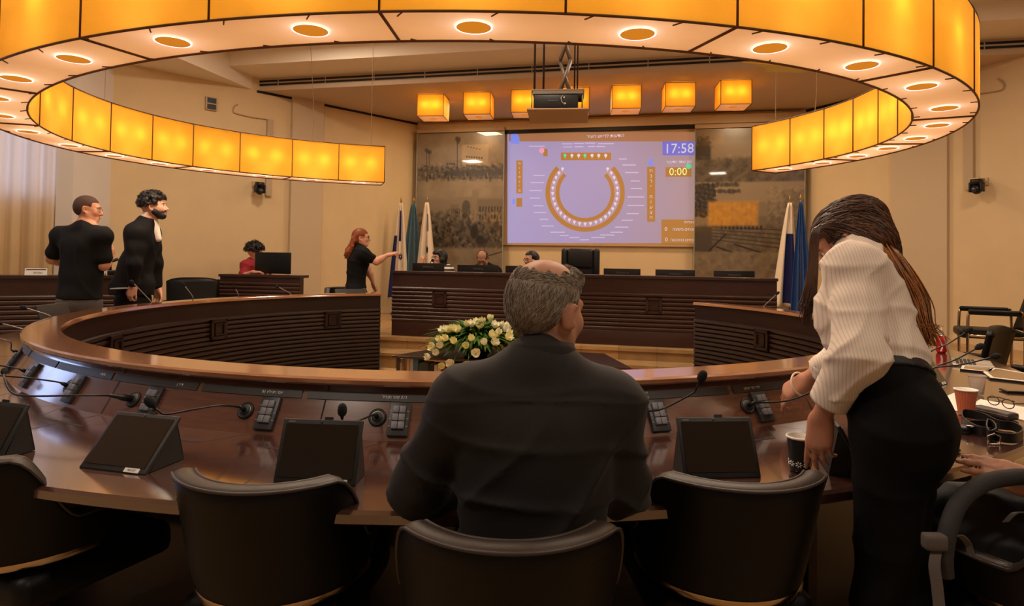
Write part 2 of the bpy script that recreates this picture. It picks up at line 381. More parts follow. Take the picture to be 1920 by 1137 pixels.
def bframe(J):
    up = (Vector(J['neck'])-Vector(J['pelvis'])).normalized(); r = (Vector(J['shR'])-Vector(J['shL'])); r = (r-up*r.dot(up)).normalized(); f = up.cross(r)
    return Matrix((( r.x, f.x, up.x), (r.y, f.y, up.y), (r.z, f.z, up.z)))
def torso_prims(S, J, s=1, e=0, wide=1, deep=1, k=.05, neck=True, hips=True, waist=.9, nl=0):
    B = bframe(J); pe, nk = Vector(J['pelvis']), Vector(J['neck']); ch = nk.lerp(pe, .36); wa = nk.lerp(pe, .70); q = lambda r: tuple(x*s+e for x in r)
    if hips: S.ell(pe, q((.165*wide, .118*deep, .12)), B, k)
    S.ell(wa, q((.145*wide*waist, .105*deep, .16)), B, k); S.ell(ch, q((.165*wide, .112*deep, .19)), B, k)
    for n_ in ('L', 'R'):
        sh = Vector(J['sh'+n_]); S.cap(nk+B @ Vector((0, 0, .01*s-nl)), sh, .050*s+e, .058*s+e, k)
        S.cap(sh, ch.lerp(sh, .45), .062*s+e, .08*s+e, k)
    if neck: S.cap(nk-B @ Vector((0, 0, .02)), Vector(J['head'])-Vector((0, 0, .05*s)), .056*s, .054*s, .03)
def arm_prims(S, J, n_, s=1, e=0, k=.025, upper=True, fore=True, stop=None, r=(.052, .045, .040, .027)):
    sh, el, wr = (Vector(J[q+n_]) for q in ('sh', 'el', 'wr'))
    if upper: S.cap(sh, el, r[0]*s+e, r[1]*s+e, k)
    if fore:
        end = wr if stop is None else el.lerp(wr, stop); S.cap(el, el.lerp(end, .35), r[1]*s*.95+e, r[2]*s*1.08+e, k); S.cap(el.lerp(end, .35), end, r[2]*s*1.08+e, (r[3] if stop is None else r[2]+(r[3]-r[2])*stop)*s+e, k)
def leg_prims(S, J, n_, s=1, e=0, k=.04, foot=True):
    hp, kn, an = (Vector(J[q+n_]) for q in ('hip', 'kn', 'an'))
    S.cap(hp, kn, .088*s+e, .058*s+e, k); S.cap(kn, kn.lerp(an, .35), .055*s+e, .054*s+e, k); S.cap(kn.lerp(an, .35), an, .054*s+e, .036*s+e, k)
    if foot:
        f = Vector(J.get('foot'+n_, an+Vector((0, .16, -.05)))); S.cap(an, f, .036*s+e, .030*s+e, .03)
def posed(root, yaw, d):
    """joint dictionary given in body coordinates (x right, y forward, z up) -> world"""
    M = Matrix.Translation(Vector(root)) @ Matrix.Rotation(yaw, 4, 'Z'); return {k: (M @ Vector(v)) for k, v in d.items()}
def person(label, J, M_skin, h, hands=(), head=None, legs=True, s=1, wide=1, deep=1, group=None, arms=('L', 'R'), torso=True, hs=1, jaw=1, hk=None):
    root = Vector((J['pelvis'][0], J['pelvis'][1], 0)); t = thing('person', label, 'person', Matrix.Translation(root), group)
    S = SDF()
    if torso: torso_prims(S, J, s, 0, wide, deep)
    for n_ in arms: arm_prims(S, J, n_, s)
    if legs:
        for n_ in ('L', 'R'): leg_prims(S, J, n_, s)
    if head: head_prims(S, J['head'], head, hs, jaw)
    for hd in hands: hand_prims(S, **hd)
    o = mesh_obj('body', S.mesh(h), M_skin, t); return t
def cloth(t, name, S, h, m, disp=None, clip=None, smooth=1, label=None):
    o = mesh_obj(name, S.mesh(h, disp, clip, smooth), m, t)
    if label: o['label'] = label
    return o
def strands(t, name, curves, r, m, label=None, n=5):
    mb = MB()
    for c in curves: 
        k = len(c); mb.tube(c, [r*(1 if i < k*.6 else 1-.75*(i/(k-1)-.6)/.4) for i in range(k)], n)
    o = mb.build(name, m, t); o.matrix_parent_inverse = t.matrix_world.inverted()
    if label: o['label'] = label
    return o
def skin(name, rgb): 
    m = mat(name, rgb, .48, var=.06, scale=30, bump=.06, bscale=180)
    b = m.node_tree.nodes['Principled BSDF']; b.inputs['Subsurface Weight'].default_value = .12; b.inputs['Subsurface Radius'].default_value = (.012, .004, .002); b.inputs['Subsurface Scale'].default_value = .5; return m

def fuzz(t, name, src, n, L, r, m, flow, seed=0, keep=None, lift=.004, wob=.25, label=None):
    """short hairs lying along a surface mesh"""
    me = src.data; N = len(me.vertices); co = np.empty(N*3, np.float32); me.vertices.foreach_get('co', co); co = co.reshape(-1, 3); no = np.empty(N*3, np.float32); me.vertices.foreach_get('normal', no); no = no.reshape(-1, 3)
    rr = random.Random(seed); cs = []; kd = None
    from mathutils import kdtree
    kd = kdtree.KDTree(N)
    for i in range(N): kd.insert(co[i], i)
    kd.balance(); tries = 0
    while len(cs) < n and tries < n*6:
        tries += 1; i = rr.randrange(N); p = Vector(co[i])
        if keep is not None and not keep(p): continue
        d = Vector((rr.gauss(0, wob), rr.gauss(0, wob), rr.gauss(0, wob))); pts = []; l = L*rr.uniform(.6, 1.2)
        for k in range(5):
            nn = Vector(no[i]); pts.append(p+nn*(r+lift*(k/4)*rr.uniform(.3, 1))); f = flow(p)+d; f = (f-nn*f.dot(nn)); f = f.normalized() if f.length > 1e-6 else nn
            p = p+f*(l/4); q_, i, _ = kd.find(p); p = Vector(q_) if (q_-p).length < .03 else p
        cs.append(pts)
    return strands(t, name, cs, r, m, label, 4)
# ================================================================== room
M_wall = mat('wall_plaster', (214, 188, 146), .85, var=.03, scale=3, bump=.05, bscale=40)
M_wallc = mat('wall_daylit_plaster', (222, 214, 204), .85, var=.02, scale=3)  # whiter than the other walls, daylight on the pillar put into the colour
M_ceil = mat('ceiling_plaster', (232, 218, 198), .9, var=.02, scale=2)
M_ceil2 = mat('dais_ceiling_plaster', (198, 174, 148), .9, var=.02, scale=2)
M_dark = mat('black_gap', (14, 12, 11), .6)
def stone(name, rgb, tw, th, rough=.35, mort=.004, var=.18):
    m = mat(name, rgb, rough); nt = m.node_tree; N = nt.nodes; L = nt.links; b = N['Principled BSDF']; col = lin(rgb)
    tc = N.new('ShaderNodeTexCoord'); mp = N.new('ShaderNodeMapping'); mp.inputs['Rotation'].default_value = (0, 0, DY); L.new(tc.outputs['Object'], mp.inputs['Vector'])
    br = N.new('ShaderNodeTexBrick'); br.inputs['Scale'].default_value = 1; br.inputs['Brick Width'].default_value = tw; br.inputs['Row Height'].default_value = th
    br.inputs['Mortar Size'].default_value = mort; br.offset = 0.5
    br.inputs['Color1'].default_value = (*[x*(1-var) for x in col], 1); br.inputs['Color2'].default_value = (*[min(1, x*(1+var)) for x in col], 1); br.inputs['Mortar'].default_value = (*[x*.55 for x in col], 1)
    L.new(mp.outputs['Vector'], br.inputs['Vector'])
    n = N.new('ShaderNodeTexNoise'); n.inputs['Scale'].default_value = 6; n.inputs['Detail'].default_value = 6; L.new(tc.outputs['Object'], n.inputs['Vector'])
    mx = N.new('ShaderNodeMixRGB'); mx.blend_type = 'OVERLAY'; mx.inputs['Fac'].default_value = .35; L.new(br.outputs['Color'], mx.inputs['Color1']); L.new(n.outputs['Fac'], mx.inputs['Color2'])
    L.new(mx.outputs['Color'], b.inputs['Base Color']); return m
M_floor = stone('floor_stone', (196, 160, 112), .6, .6)
M_step = stone('step_stone', (172, 136, 90), .45, 4, .4)
M_carpet = mat('floor_dark_carpet', (34, 27, 24), .95, var=.25, scale=90)
TC = Vector((-.27, 5.11, 0))
struct('floor', MB().box((0, 5, -.05), (26, 26, .1)), M_floor)
# raised podium: two stone steps with nosings
def slab(v0, z0, z1, u0=-7, u1=5.5, v1=13.5): 
    return MB().add([D(u0, v0, z0), D(u1, v0, z0), D(u1, v1, z0), D(u0, v1, z0), D(u0, v0, z1), D(u1, v0, z1), D(u1, v1, z1), D(u0, v1, z1)],
                    [(0, 3, 2, 1), (4, 5, 6, 7), (0, 1, 5, 4), (1, 2, 6, 5), (2, 3, 7, 6), (3, 0, 4, 7)])
s = slab(7.80, .29, .33); s2 = slab(7.83, 0, .29); s.add(s2.v, s2.f)
struct('floor_podium', s, M_step)
s = slab(7.42, .15, .185); s2 = slab(7.45, 0, .15); s.add(s2.v, s2.f)
struct('floor_podium_step', s, M_step)
struct('floor_tier', MB().box((5.5, 6.6, .14), (2.9, 5.6, .28)), M_step)
# walls: back wall and two splayed side walls
ZC = 4.0
A_ = D(-4.62, 11.75, 0); B_ = D(2.46, 11.75, 0)
dl = Vector((-.69, -.724, 0)); dr = Vector((.415, -.91, 0))
def wallmb(p, q, z0, z1, t, side):
    d = (q-p).normalized(); n = Vector((-d.y, d.x, 0))*side*t
    a, b, c, e = p, q, q+n, p+n
    return MB().add([(*x.xy, z0) for x in (a, b, c, e)]+[(*x.xy, z1) for x in (a, b, c, e)], [(0, 3, 2, 1), (4, 5, 6, 7), (0, 1, 5, 4), (1, 2, 6, 5), (2, 3, 7, 6), (3, 0, 4, 7)])
struct('wall_back', wallmb(A_, B_, 0, 4.5, .2, 1), M_wall)
L1 = A_+dl*2.05; L2 = A_+dl*2.62; L3 = A_+dl*5.2
nl = Vector((.724, -.69, 0))
struct('wall_left', wallmb(A_, L3, 0, 5.2, .2, -1), M_wall)
# shallow pilaster on the left wall
struct('trim_pilaster', wallmb(L1+nl*.001, L2+nl*.001, .0, 4.0, .07, 1), mat('pilaster_plaster', (198, 176, 144), .85))
R3 = B_+dr*11
struct('wall_right', wallmb(B_, R3, 0, 5.2, .2, 1), M_wall)
# right wall: shallow pilaster band
struct('trim_pilaster_right', wallmb(B_+dr*1.55-Vector((.91, .415, 0))*.001, B_+dr*2.35-Vector((.91, .415, 0))*.001, 0, 4.0, .05, -1), mat('pilaster_plaster', (198, 176, 144), .85))
# baseboards
struct('baseboard_left', wallmb(A_+nl*.002, L3+nl*.002, .33, .43, .015, 1), mat('skirting_pale', (214, 186, 146), .5))
struct('baseboard_right', wallmb(B_-Vector((.91, .415, 0))*.002, R3, .0, .42, .015, -1), mat('skirting_pale', (214, 186, 146), .5))
# daylit pillar and window wall at far left
P1 = L3; P2 = pY(133, 480, 7.9); P2.z = 0; P3 = P2+Vector((-.62, -.55, 0)).normalized()*6
struct('wall_pillar', wallmb(P1, P2, 0, 5.2, .2, -1), M_wallc)
wd = (P3-P2).normalized(); wn = Vector((-wd.y, wd.x, 0)); wn = wn if wn.dot(Vector((1, 0, 0))) > 0 else -wn
off = -wn*.25
def wseg(a, b, z0, z1): return wallmb(P2+wd*a+off, P2+wd*b+off, z0, z1, .15, -1 if wn.dot(Vector((-wd.y, wd.x, 0))) > 0 else 1)
w = wseg(-.1, 6, 0, 2.05)
for a, b, z0, z1 in ((-.1, 6, 3.9, 5.2), (-.1, .12, 2.05, 3.9), (2.6, 2.9, 2.05, 3.9), (5.4, 6, 2.05, 3.9)):
    x = wseg(a, b, z0, z1); w.add(x.v, x.f)
struct('wall_window_side', w, M_wallc)
M_sky = mat('window_daylight', (165, 185, 235), .3, emit=5.0, erg=(176, 196, 245))
for i, (a, b) in enumerate(((.12, 2.6), (2.9, 5.4))):
    g = wallmb(P2+wd*a+off*1.3, P2+wd*b+off*1.3, 2.05, 3.9, .02, 1)
    wo = struct('window_%d' % (i+1), g, M_sky if i else mat('window_dusk', (165, 185, 235), .3, emit=3.0, erg=(150, 178, 245)))
    fr = MB()
    for q in (a+.03, (a+b)/2, b-.03):
        x = wallmb(P2+wd*(q-.03)+off*1.1, P2+wd*(q+.03)+off*1.1, 2.05, 3.9, .04, 1); fr.add(x.v, x.f)
    fr.build('window_frame', M_wallc, wo)
# ceiling: low ceiling over the podium, two lighter steps rising toward the camera
def slab2(u0, u1, v0, v1, z0, z1): 
    return MB().add([D(u0, v0, z0), D(u1, v0, z0), D(u1, v1, z0), D(u0, v1, z0), D(u0, v0, z1), D(u1, v0, z1), D(u1, v1, z1), D(u0, v1, z1)],
                    [(0, 3, 2, 1), (4, 5, 6, 7), (0, 1, 5, 4), (1, 2, 6, 5), (2, 3, 7, 6), (3, 0, 4, 7)])
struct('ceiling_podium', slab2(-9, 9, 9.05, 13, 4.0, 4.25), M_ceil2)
struct('ceiling_bulkhead', slab2(-6.3, 14, 8.35, 9.05, 4.2, 4.5), M_ceil)
struct('ceiling', slab2(-11, 14, -8, 8.35, 4.42, 4.7), M_ceil)
struct('ceiling_side', slab2(-9.5, -6.3, 7.2, 9.05, 4.0, 4.42), M_ceil)
# gap between podium ceiling and the walls, pelmet over the screen wall
struct('trim_pelmet', slab2(-4.50, 2.40, 11.58, 11.75, 3.78, 3.93), mat('pelmet_paint', (188, 160, 122), .7))
struct('trim_pelmet_gap', slab2(-4.50, 2.40, 11.62, 11.75, 3.72, 3.78), M_dark)
for nm, p, q, sd, n_ in (('trim_shadow_gap', A_, A_+dl*3.2, 1, nl), ('trim_shadow_gap_right', B_, B_+dr*2.6, -1, -Vector((.91, .415, 0)))):
    struct(nm, wallmb(p+n_*.004, q+n_*.004, 3.965, 3.999, .02, sd), M_dark)
# slot air diffuser on the bulkhead face above the podium
t = thing('slot_air_diffuser', 'long twin black slot air diffuser set in the ceiling bulkhead', 'air vent', DM(1.0, 9.05, 4.12))
MB().box((-.1, -.005, 0), (14.8, .012, .10)).build('diffuser_frame', mat('diffuser_paint', (186, 166, 140), .6), t)
for zz in (.028, -.028):
    MB().box((-.1, -.012, zz), (14.6, .012, .03)).build('slot', M_dark, t)
for k in range(17): MB().box((-6.9+k*.82, -.019, -.0), (.012, .008, .09)).build('joint_clip', mat('diffuser_paint', (186, 166, 140), .6), t)
# curtains (left): pleated sheet, one thing
M_cur = mat('curtain_linen', (226, 196, 148), .9, bump=.1, bscale=200)
nt = M_cur.node_tree; b = nt.nodes['Principled BSDF']; tl = nt.nodes.new('ShaderNodeBsdfTranslucent'); tl.inputs['Color'].default_value = (*lin((226, 206, 175)), 1)
mx = nt.nodes.new('ShaderNodeMixShader'); mx.inputs[0].default_value = .35; out = [n for n in nt.nodes if n.type == 'OUTPUT_MATERIAL'][0]
nt.links.new(b.outputs[0], mx.inputs[1]); nt.links.new(tl.outputs[0], mx.inputs[2]); nt.links.new(mx.outputs[0], out.inputs[0])
def curtain(a, b, label):
    g = []; n = int((b-a)/.012)
    for i in range(n+1):
        q = a+(b-a)*i/n; ph = q*2*math.pi/.17
        d = .035*math.sin(ph)+.016*math.sin(ph*.53+1)+.01*math.sin(ph*2.1)
        p = P2+wd*q+wn*(d-.12); g.append([(p.x, p.y, z) for z in (.05, 1.2, 2.4, 3.85)])
    o = MB().grid(g).build('curtain', M_cur); tag(o, label, 'curtain'); return o
curtain(.0, 2.55, 'pleated cream curtain hanging next to the daylit pillar')
curtain(2.62, 3.5, 'pleated cream curtain at the far left edge, farther from the daylit pillar')
# ================================================================== horseshoe council table
TX, TY = -.27, 5.11
W_top = ringwood('table_wood_top', (70, 42, 35), TX, TY, .15, 1, .25, 1.9)
W_pan = ringwood('table_wood_panel', (92, 56, 45), TX, TY, .2, .8, .25, 1.7)
W_led = ringwood('table_ledge_wood', (150, 98, 64), TX, TY, .16, 1, .25, 1.9)
W_rib = ringwood('table_front_wood', (36, 17, 12), TX, TY, .42, .2, .35)
M_strip = mat('name_strip_grey', (58, 56, 54), .45)
M_black = mat('black_plastic', (20, 19, 19), .4)
M_groove = mat('groove_black', (10, 7, 6), .7)
def TA(a, r, z=0): return Vector((TX+r*math.sin(R(a)), TY-r*math.cos(R(a)), z))
def arc(a0, a1, n): return [((TX, TY), (math.sin(R(a0+(a1-a0)*i/n)), -math.cos(R(a0+(a1-a0)*i/n)))) for i in range(n+1)]
A0, A1 = -152.5, 126.5
def sw(prof, a0=A0, a1=A1, n=150, smooth=False): return MB().sweep(prof, arc(a0, a1, n), smooth=smooth)
tb = thing('council_table', 'large dark wood horseshoe table with raised inner ledge and ribbed inner front', 'table', loc=(TX, TY, 0))
def tpart(name, mb, m, par=None, sm=True):
    o = mb.build(name, m, par or tb); o.location = (-TX, -TY, 0) if par is None else (0, 0, 0)
    return creased(o, 30) if sm else o
def shift(mb):  # builder coords are world; parent at table centre
    return mb
led = tpart('ledge', sw([(2.70, .925), (2.71, .947), (2.878, .947), (2.886, .940), (2.886, .926), (2.878, .919), (2.70, .919)]), W_led)
tpart('sloped_panel', sw([(2.80, .919), (2.842, .919), (2.945, .752), (2.80, .752)]), W_pan)
tpart('tabletop', sw([(2.80, .715), (2.80, .752), (3.535, .752), (3.545, .744), (3.545, .722), (3.535, .715)]), W_top)
# ribbed inner front
prof = [(2.80, .919), (2.735, .919), (2.735, .775)]
z = .775
while z > .06:
    prof += [(2.735, z), (2.718, z-.008), (2.715, z-.022), (2.722, z-.036), (2.738, z-.044)]; z -= .044
prof += [(2.738, .0), (2.80, .0)]
tpart('inner_front', sw(prof), W_rib)
tpart('modesty_panel', sw([(3.0, .02), (3.03, .02), (3.03, .716), (3.0, .716)], n=90), W_rib)
tpart('apron', sw([(3.20, .60), (3.22, .60), (3.22, .716), (3.20, .716)], n=120), W_rib)
for a in (-150, -112, -84, -56, -28, -3.5, 24, 52, 80, 108, 124.5):
    g = MB().sweep([(3.03, .0), (3.20, .0), (3.20, .716), (3.03, .716)], arc(a-.35, a+.35, 1)); tpart('leg_panel', g, W_rib, sm=False)
# square motifs on the inner front
for a in (-165, -140.5, -112, -84, -56, 56, 84, 107.5):
    if not A0 < a < A1: continue
    q = frame(TA(a, 2.716, .66), (math.cos(R(a)), math.sin(R(a)), 0), (0, 0, 1), (math.sin(R(a)), -math.cos(R(a)), 0))
    m = MB()
    for s_, th, dq in ((.19, .03, .022), (.115, .012, .03)):
        for k in range(4):
            A = Matrix.Rotation(k*math.pi/2, 4, 'Z'); m.box((0, s_/2-th/2, -dq/2+.01), (s_, th, dq+.02), q @ A)
    m.box((0, 0, .0), (.09, .09, .03), q)
    o = tpart('square_motif', m, W_rib, sm=False)
    o.location = (-TX, -TY, 0)
# dark grooves between table sections and cable hatches in the desktop
SEAT = [-60, -50, -40.3, -30.9, -21.5, -11.4, -2.1, 16.0, 25.2, 35, 45, 55, 65]
GA = [-82, -64, -45, -26, -7.5, 11.8, 30.5, 49, 68]
for a in GA:
    gm = MB().sweep([(2.95, .7515), (3.52, .7515), (3.52, .7524), (2.95, .7524)], arc(a-.03, a+.03, 1))
    p0, p1, p2, p3 = TA(a-.04, 2.848, .9115), TA(a-.04, 2.9435, .756), TA(a+.04, 2.9435, .756), TA(a+.04, 2.848, .9115)
    n_ = Vector((math.sin(R(a)), -math.cos(R(a)), .6)).normalized()*.0012
    gm.add([p0+n_, p1+n_, p2+n_, p3+n_], [(0, 1, 2, 3)])
    tpart('section_groove', gm, M_groove, sm=False)
def conept(a, t, out=0):
    """point on the sloped panel: t=0 top .. 1 bottom, pushed out along its normal"""
    p0, p1 = TA(a, 2.842, .919), TA(a, 2.945, .752)
    n_ = Vector((math.sin(R(a))*.167, -math.cos(R(a))*.167, .103)).normalized()
    return p0.lerp(p1, t)+n_*out
def coneM(a, t, out=0):
    """frame: x along ring (to the right seen from the seat), y up the slope, z out of the panel"""
    y = (TA(a, 2.842, .919)-TA(a, 2.945, .752)).normalized()
    zz = Vector((math.sin(R(a))*.167, -math.cos(R(a))*.167, .103)).normalized(); x = y.cross(zz)
    return frame(conept(a, t, out), x, y, zz)
# name strip band round the panel, with a printed plate at each seat
M_txt = mat('printed_white', (232, 228, 220), .6)
def band(a0, a1, t0, t1, out, n):
    m = MB(); V = []
    for i in range(n+1):
        a = a0+(a1-a0)*i/n
        V += [conept(a, t0, 0), conept(a, t0, out), conept(a, t1, out), conept(a, t1, 0)]
    f = []
    for i in range(n):
        for j in range(3): f.append((i*4+j, i*4+j+1, i*4+4+j+1, i*4+4+j))
    f += [(3, 2, 1, 0), (n*4, n*4+1, n*4+2, n*4+3)]
    return m.add(V, f)
NB = [-92, -78, -66, -55.5, -45.2, -35.6, -26.4, -17.2, -8.0, 2.6, 10.8, 20.6, 30.2, 40, 50, 60, 70, 82]
NAMES = {-21.5: 'יוסי חביליו', -30.9: 'כהן', -11.4: 'ד״ר נאוה', -2.1: 'חגית משה', 16.0: 'יהודית א', 25.2: 'גילי גולן'}
group_n = 'grey name strips on the sloped panel'
nwords = ['at the far left curve of the table', 'second from the far left curve', 'third from the left curve', 'left of the leftmost keypad', 'above the leftmost keypads', 'above the second keypad from left', 'above the long bent microphone',
          'above the tablet with bright reflection', 'above the dark tablet in the middle left', 'left of the man in black shirt', 'right of the man in black shirt', 'with two lines of writing', 'under the woman\'s reaching hand', 'behind the woman in the white shirt', 'right of the woman in the white shirt', 'by the laptop', 'at the right curve', 'far right']
M_kp = mat('keypad_body', (52, 52, 55), .4); M_key = mat('keypad_key', (104, 104, 110), .42, var=.1, scale=80); M_led_ = mat('keypad_mark', (120, 122, 124), .4)
strip_labels = {}
def strip(a0, a1, label, txts):
    o = band(a0+.12, a1-.12, .155, .31, .0035, 8)
    ob = o.build('name_strip', M_strip, tb); ob.location = (-TX, -TY, 0); ob['label'] = label
    for a, rows in txts:
        for k, (tx, sz) in enumerate(rows):
            M = coneM(a, .233 + (.085*(k-(len(rows)-1)/2) if len(rows) > 1 else 0), .0042)
            to = text('name_lettering', tx, sz, M_txt, ob, None, .0003); to.matrix_local = M
            to['label'] = 'white printed name'
# (strip, seat angle, printed text) – the writing reads from the other side of the ring, as small worn white letters
strip(-57, -45.2, 'dark grey name strip at the far left bend of the sloped panel', [])
strip(-45, -36.3, 'dark grey name strip above the keypad nearest the far left bend', [])
strip(-36.1, -27.0, 'dark grey name strip with white letters at the left bend, second strip from the bend', [(-28.4, [('גלעד ו', .015)])])
strip(-26.8, -17.8, 'dark grey name strip with faint letters above the microphone with the long bent neck', [(-19.6, [('ד״ר נ', .015)])])
strip(-17.6, -9.2, 'dark grey name strip with white letters over the keypad left of the middle tablet', [(-11.6, [('יוסי חביליו 10', .015)])])
strip(-9.0, 5.6, 'long dark grey name strip with white letters left of the man in black', [(-2.6, [('313 זמני מנהל', .015)])])
strip(12.0, 22.8, 'dark grey name strip with two rows of letters right of the man in black', [(14.6, [('גיא דראל א׳ ישראל', .014), ('السيد رضا جابر', .013)])])
strip(23.0, 31.8, 'dark grey name strip next to the reaching hand of the woman in white', [(25.0, [('ד״ר חגי אגמון', .015)])])
strip(32.0, 42, 'dark grey name strip hidden behind the woman in white', [])
# ------------------------------------------------------------------ keypads
def keypad(a, label, t=.63):
    th = thing('voting_keypad', label, 'keypad', coneM(a, t), 'voting keypads on the sloped panel')
    MB().box((0, 0, .007), (.070, .116, .014), None, .002).build('body', M_kp, th)
    for i in range(3):
        for j in range(2):
            MB().box(((j-.5)*.0225, .030-i*.027, .018), (.021, .025, .012), None, .002).build('key', M_key, th)
    m = MB()
    for i in range(3):
        for j in (-1, 1): m.box((j*.030, .026-i*.026, .0146), (.008, .003, .0012))
    m.build('indicator_marks', M_led_, th)
    return th
# ------------------------------------------------------------------ gooseneck microphones
M_rub = mat('rubber_ring', (30, 30, 30), .5); M_metal = mat('dark_metal', (60, 58, 56), .35, .8)
M_foam = mat('mic_foam', (16, 16, 17), .95, bump=.6, bscale=400); M_neck = mat('mic_neck', (24, 23, 23), .35)
def mic(a, t, pts, label, head=.016, plug=False, rn=.0033, pale=False):
    """pts: path of the neck in world coordinates (after the base)"""
    M = coneM(a, t); th = thing('gooseneck_microphone', label, 'microphone', M)
    MB().lathe([(.030, 0), (.031, .004), (.027, .008), (.024, .008), (.022, .005), (.020, .005), (.019, .010), (.012, .012), (0, .012)], 28).build('base_ring', M_rub, th)
    MB().lathe([(.0205, .0055), (.0225, .0058), (.0225, .0075), (.0205, .0078)], 28).build('chrome_ring', mat('ring_steel', (120, 120, 116), .3, .9), th)
    Mi = M.inverted(); P = [Mi @ Vector(p) for p in pts]
    if plug:
        d = (P[1]-P[0]).normalized(); MB().tube([P[0]-d*.0, P[0]+d*.04, P[0]+d*.055, P[0]+d*.075, P[0]+d*.09], [.013, .0125, .010, .008, .004], 12).build('plug', M_neck, th)
    else:
        d = (P[1]-P[0]).normalized(); MB().tube([P[0], P[0]+d*.02, P[0]+d*.035], [.009, .008, .004], 12).build('plug', M_neck, th)
    sp = smoothpath(P, 8); MB().tube(sp, rn, 8).build('neck', M_neck if not pale else mat('mic_neck_grey', (120, 112, 104), .35, .5), th)
    e = sp[-1]; d = (sp[-1]-sp[-3]).normalized()
    MB().tube([e-d*.012, e-d*.004, e, e+d*.006, e+d*.016, e+d*.026, e+d*.034, e+d*.037], [.004, .006, head*.72, head*.92, head, head*.92, head*.6, head*.15], 14).build('foam_head', M_foam, th)
    return th
# ================================================================== ring chandelier
CC = Vector((-.41, 5.04, 0)); ZB, ZT = 2.24, 2.66
def CE(t, off, z=0):
    a, b = 3.08+off, 2.46+off
    return CC+E1*(a*math.sin(R(t)))+E2*(b*math.cos(R(t)))+Vector((0, 0, z))
def glow(name, rgb, ergb, e, tl_w=.5, var=.12, scale=9):
    m = bpy.data.materials.new(name); m.use_nodes = True; MATS[name] = m; nt = m.node_tree; N = nt.nodes; L = nt.links
    b = N['Principled BSDF']; b.inputs['Base Color'].default_value = (*lin(rgb), 1); b.inputs['Roughness'].default_value = .9
    b.inputs['Emission Color'].default_value = (*lin(ergb), 1); b.inputs['Emission Strength'].default_value = e
    tl = N.new('ShaderNodeBsdfTranslucent'); tl.inputs['Color'].default_value = (*lin(rgb), 1)
    mx = N.new('ShaderNodeMixShader'); mx.inputs[0].default_value = tl_w
    o = [n for n in N if n.type == 'OUTPUT_MATERIAL'][0]; L.new(b.outputs[0], mx.inputs[1]); L.new(tl.outputs[0], mx.inputs[2]); L.new(mx.outputs[0], o.inputs[0])
    n = N.new('ShaderNodeTexNoise'); n.inputs['Scale'].default_value = scale; n.inputs['Detail'].default_value = 6; tc = N.new('ShaderNodeTexCoord'); L.new(tc.outputs['Object'], n.inputs['Vector'])
    r = N.new('ShaderNodeValToRGB'); c = lin(rgb); r.color_ramp.elements[0].color = (*[x*(1-var) for x in c], 1); r.color_ramp.elements[1].color = (*[min(1, x*(1+var)) for x in c], 1)
    r.color_ramp.elements[0].position = .3; r.color_ramp.elements[1].position = .7
    L.new(n.outputs['Fac'], r.inputs['Fac']); L.new(r.outputs['Color'], tl.inputs['Color']); L.new(r.outputs['Color'], b.inputs['Base Color'])
    return m
G_sh = glow('amber_shade_fabric', (236, 180, 62), (224, 164, 34), .17, .5, .07, 5)
G_un = glow('underside_diffuser', (246, 224, 202), (240, 204, 168), .09, .4, .03, 4)
M_seam = mat('shade_wire', (96, 58, 22), .6); M_amber = mat('downlight_amber', (190, 126, 40), .6, emit=.8, erg=(196, 122, 26))
M_white_l = mat('downlight_halo', (255, 255, 255), .5, emit=2.2, erg=(236, 238, 255))
ch = thing('ring_chandelier', 'huge open ring chandelier of amber fabric panels hanging over the horseshoe table', 'chandelier', loc=(CC.x, CC.y, ZB))
def cpart(name, mb, m, par=None):
    o = mb.build(name, m, par or ch); o.location = (-CC.x, -CC.y, -ZB); return o
seam = [-31.2, -41.5, -52, -64, -75, -85, -96, -107.5, -121, -132.7, -144, -155.3, -166.8, -178, -189.3, -200.6, -212, -223, -232.5, -244, -256.9, -268, -276, -284, -292, -300.5, -309.5]
for i in range(len(seam)-1):
    t0, t1 = seam[i], seam[i+1]
    for off in (0, .31):
        g = []; n = 10
        for k in range(n+1):
            t = t0+(t1-t0)*k/n; q = k/n; sag = .006*math.sin(q*math.pi)*(1 if off else -1)
            g.append([CE(t, off+sag*.6, z_) for z_ in np.linspace(ZB, ZT, 5)])
        o = cpart('shade_panel', MB().grid(g), G_sh)
und = list(range(0, len(seam), 2))
if und[-1] != len(seam)-1: und.append(len(seam)-1)
for i in range(len(und)-1):
    t0, t1 = seam[und[i]], seam[und[i+1]]
    g = [[CE(t, o_, ZB+.004) for o_ in (0.002, .1, .2, .308)] for t in np.linspace(t0, t1, 21)]
    cpart('underside_panel', MB().grid(g), G_un)
for t in (seam[0], seam[-1]):   # closed ends
    cpart('end_panel', MB().grid([[CE(t, o_, z_) for z_ in (ZB, ZT)] for o_ in (0, .31)]), G_sh)
fr = MB()
for off in (0, .31):
    for z_ in (ZB, ZT):
        fr.tube([CE(t, off, z_) for t in np.linspace(seam[0], seam[-1], 160)], .0055, 6)
cpart('rim_wire', fr, M_seam)
for i, t in enumerate(seam):
    m = MB()
    for off in (-.002, .312): m.tube([CE(t, off, ZB), CE(t, off, ZT)], .0045, 6)
    if i in und: m.tube([CE(t, 0, ZB), CE(t, .31, ZB)], .006, 6)
    m.tube([CE(t, 0, ZT), CE(t, .31, ZT)], .005, 6)
    cpart('frame_rib', m, M_seam)
# small hooks along the rims
for t in np.linspace(seam[0]-2, seam[-1]+2, 48):
    for off, s_ in ((0, 1), (.31, -1)): cpart('hook', MB().tube([CE(t, off, ZB), CE(t+.5, off+s_*.035, ZB-.004)], .003, 5), M_seam)
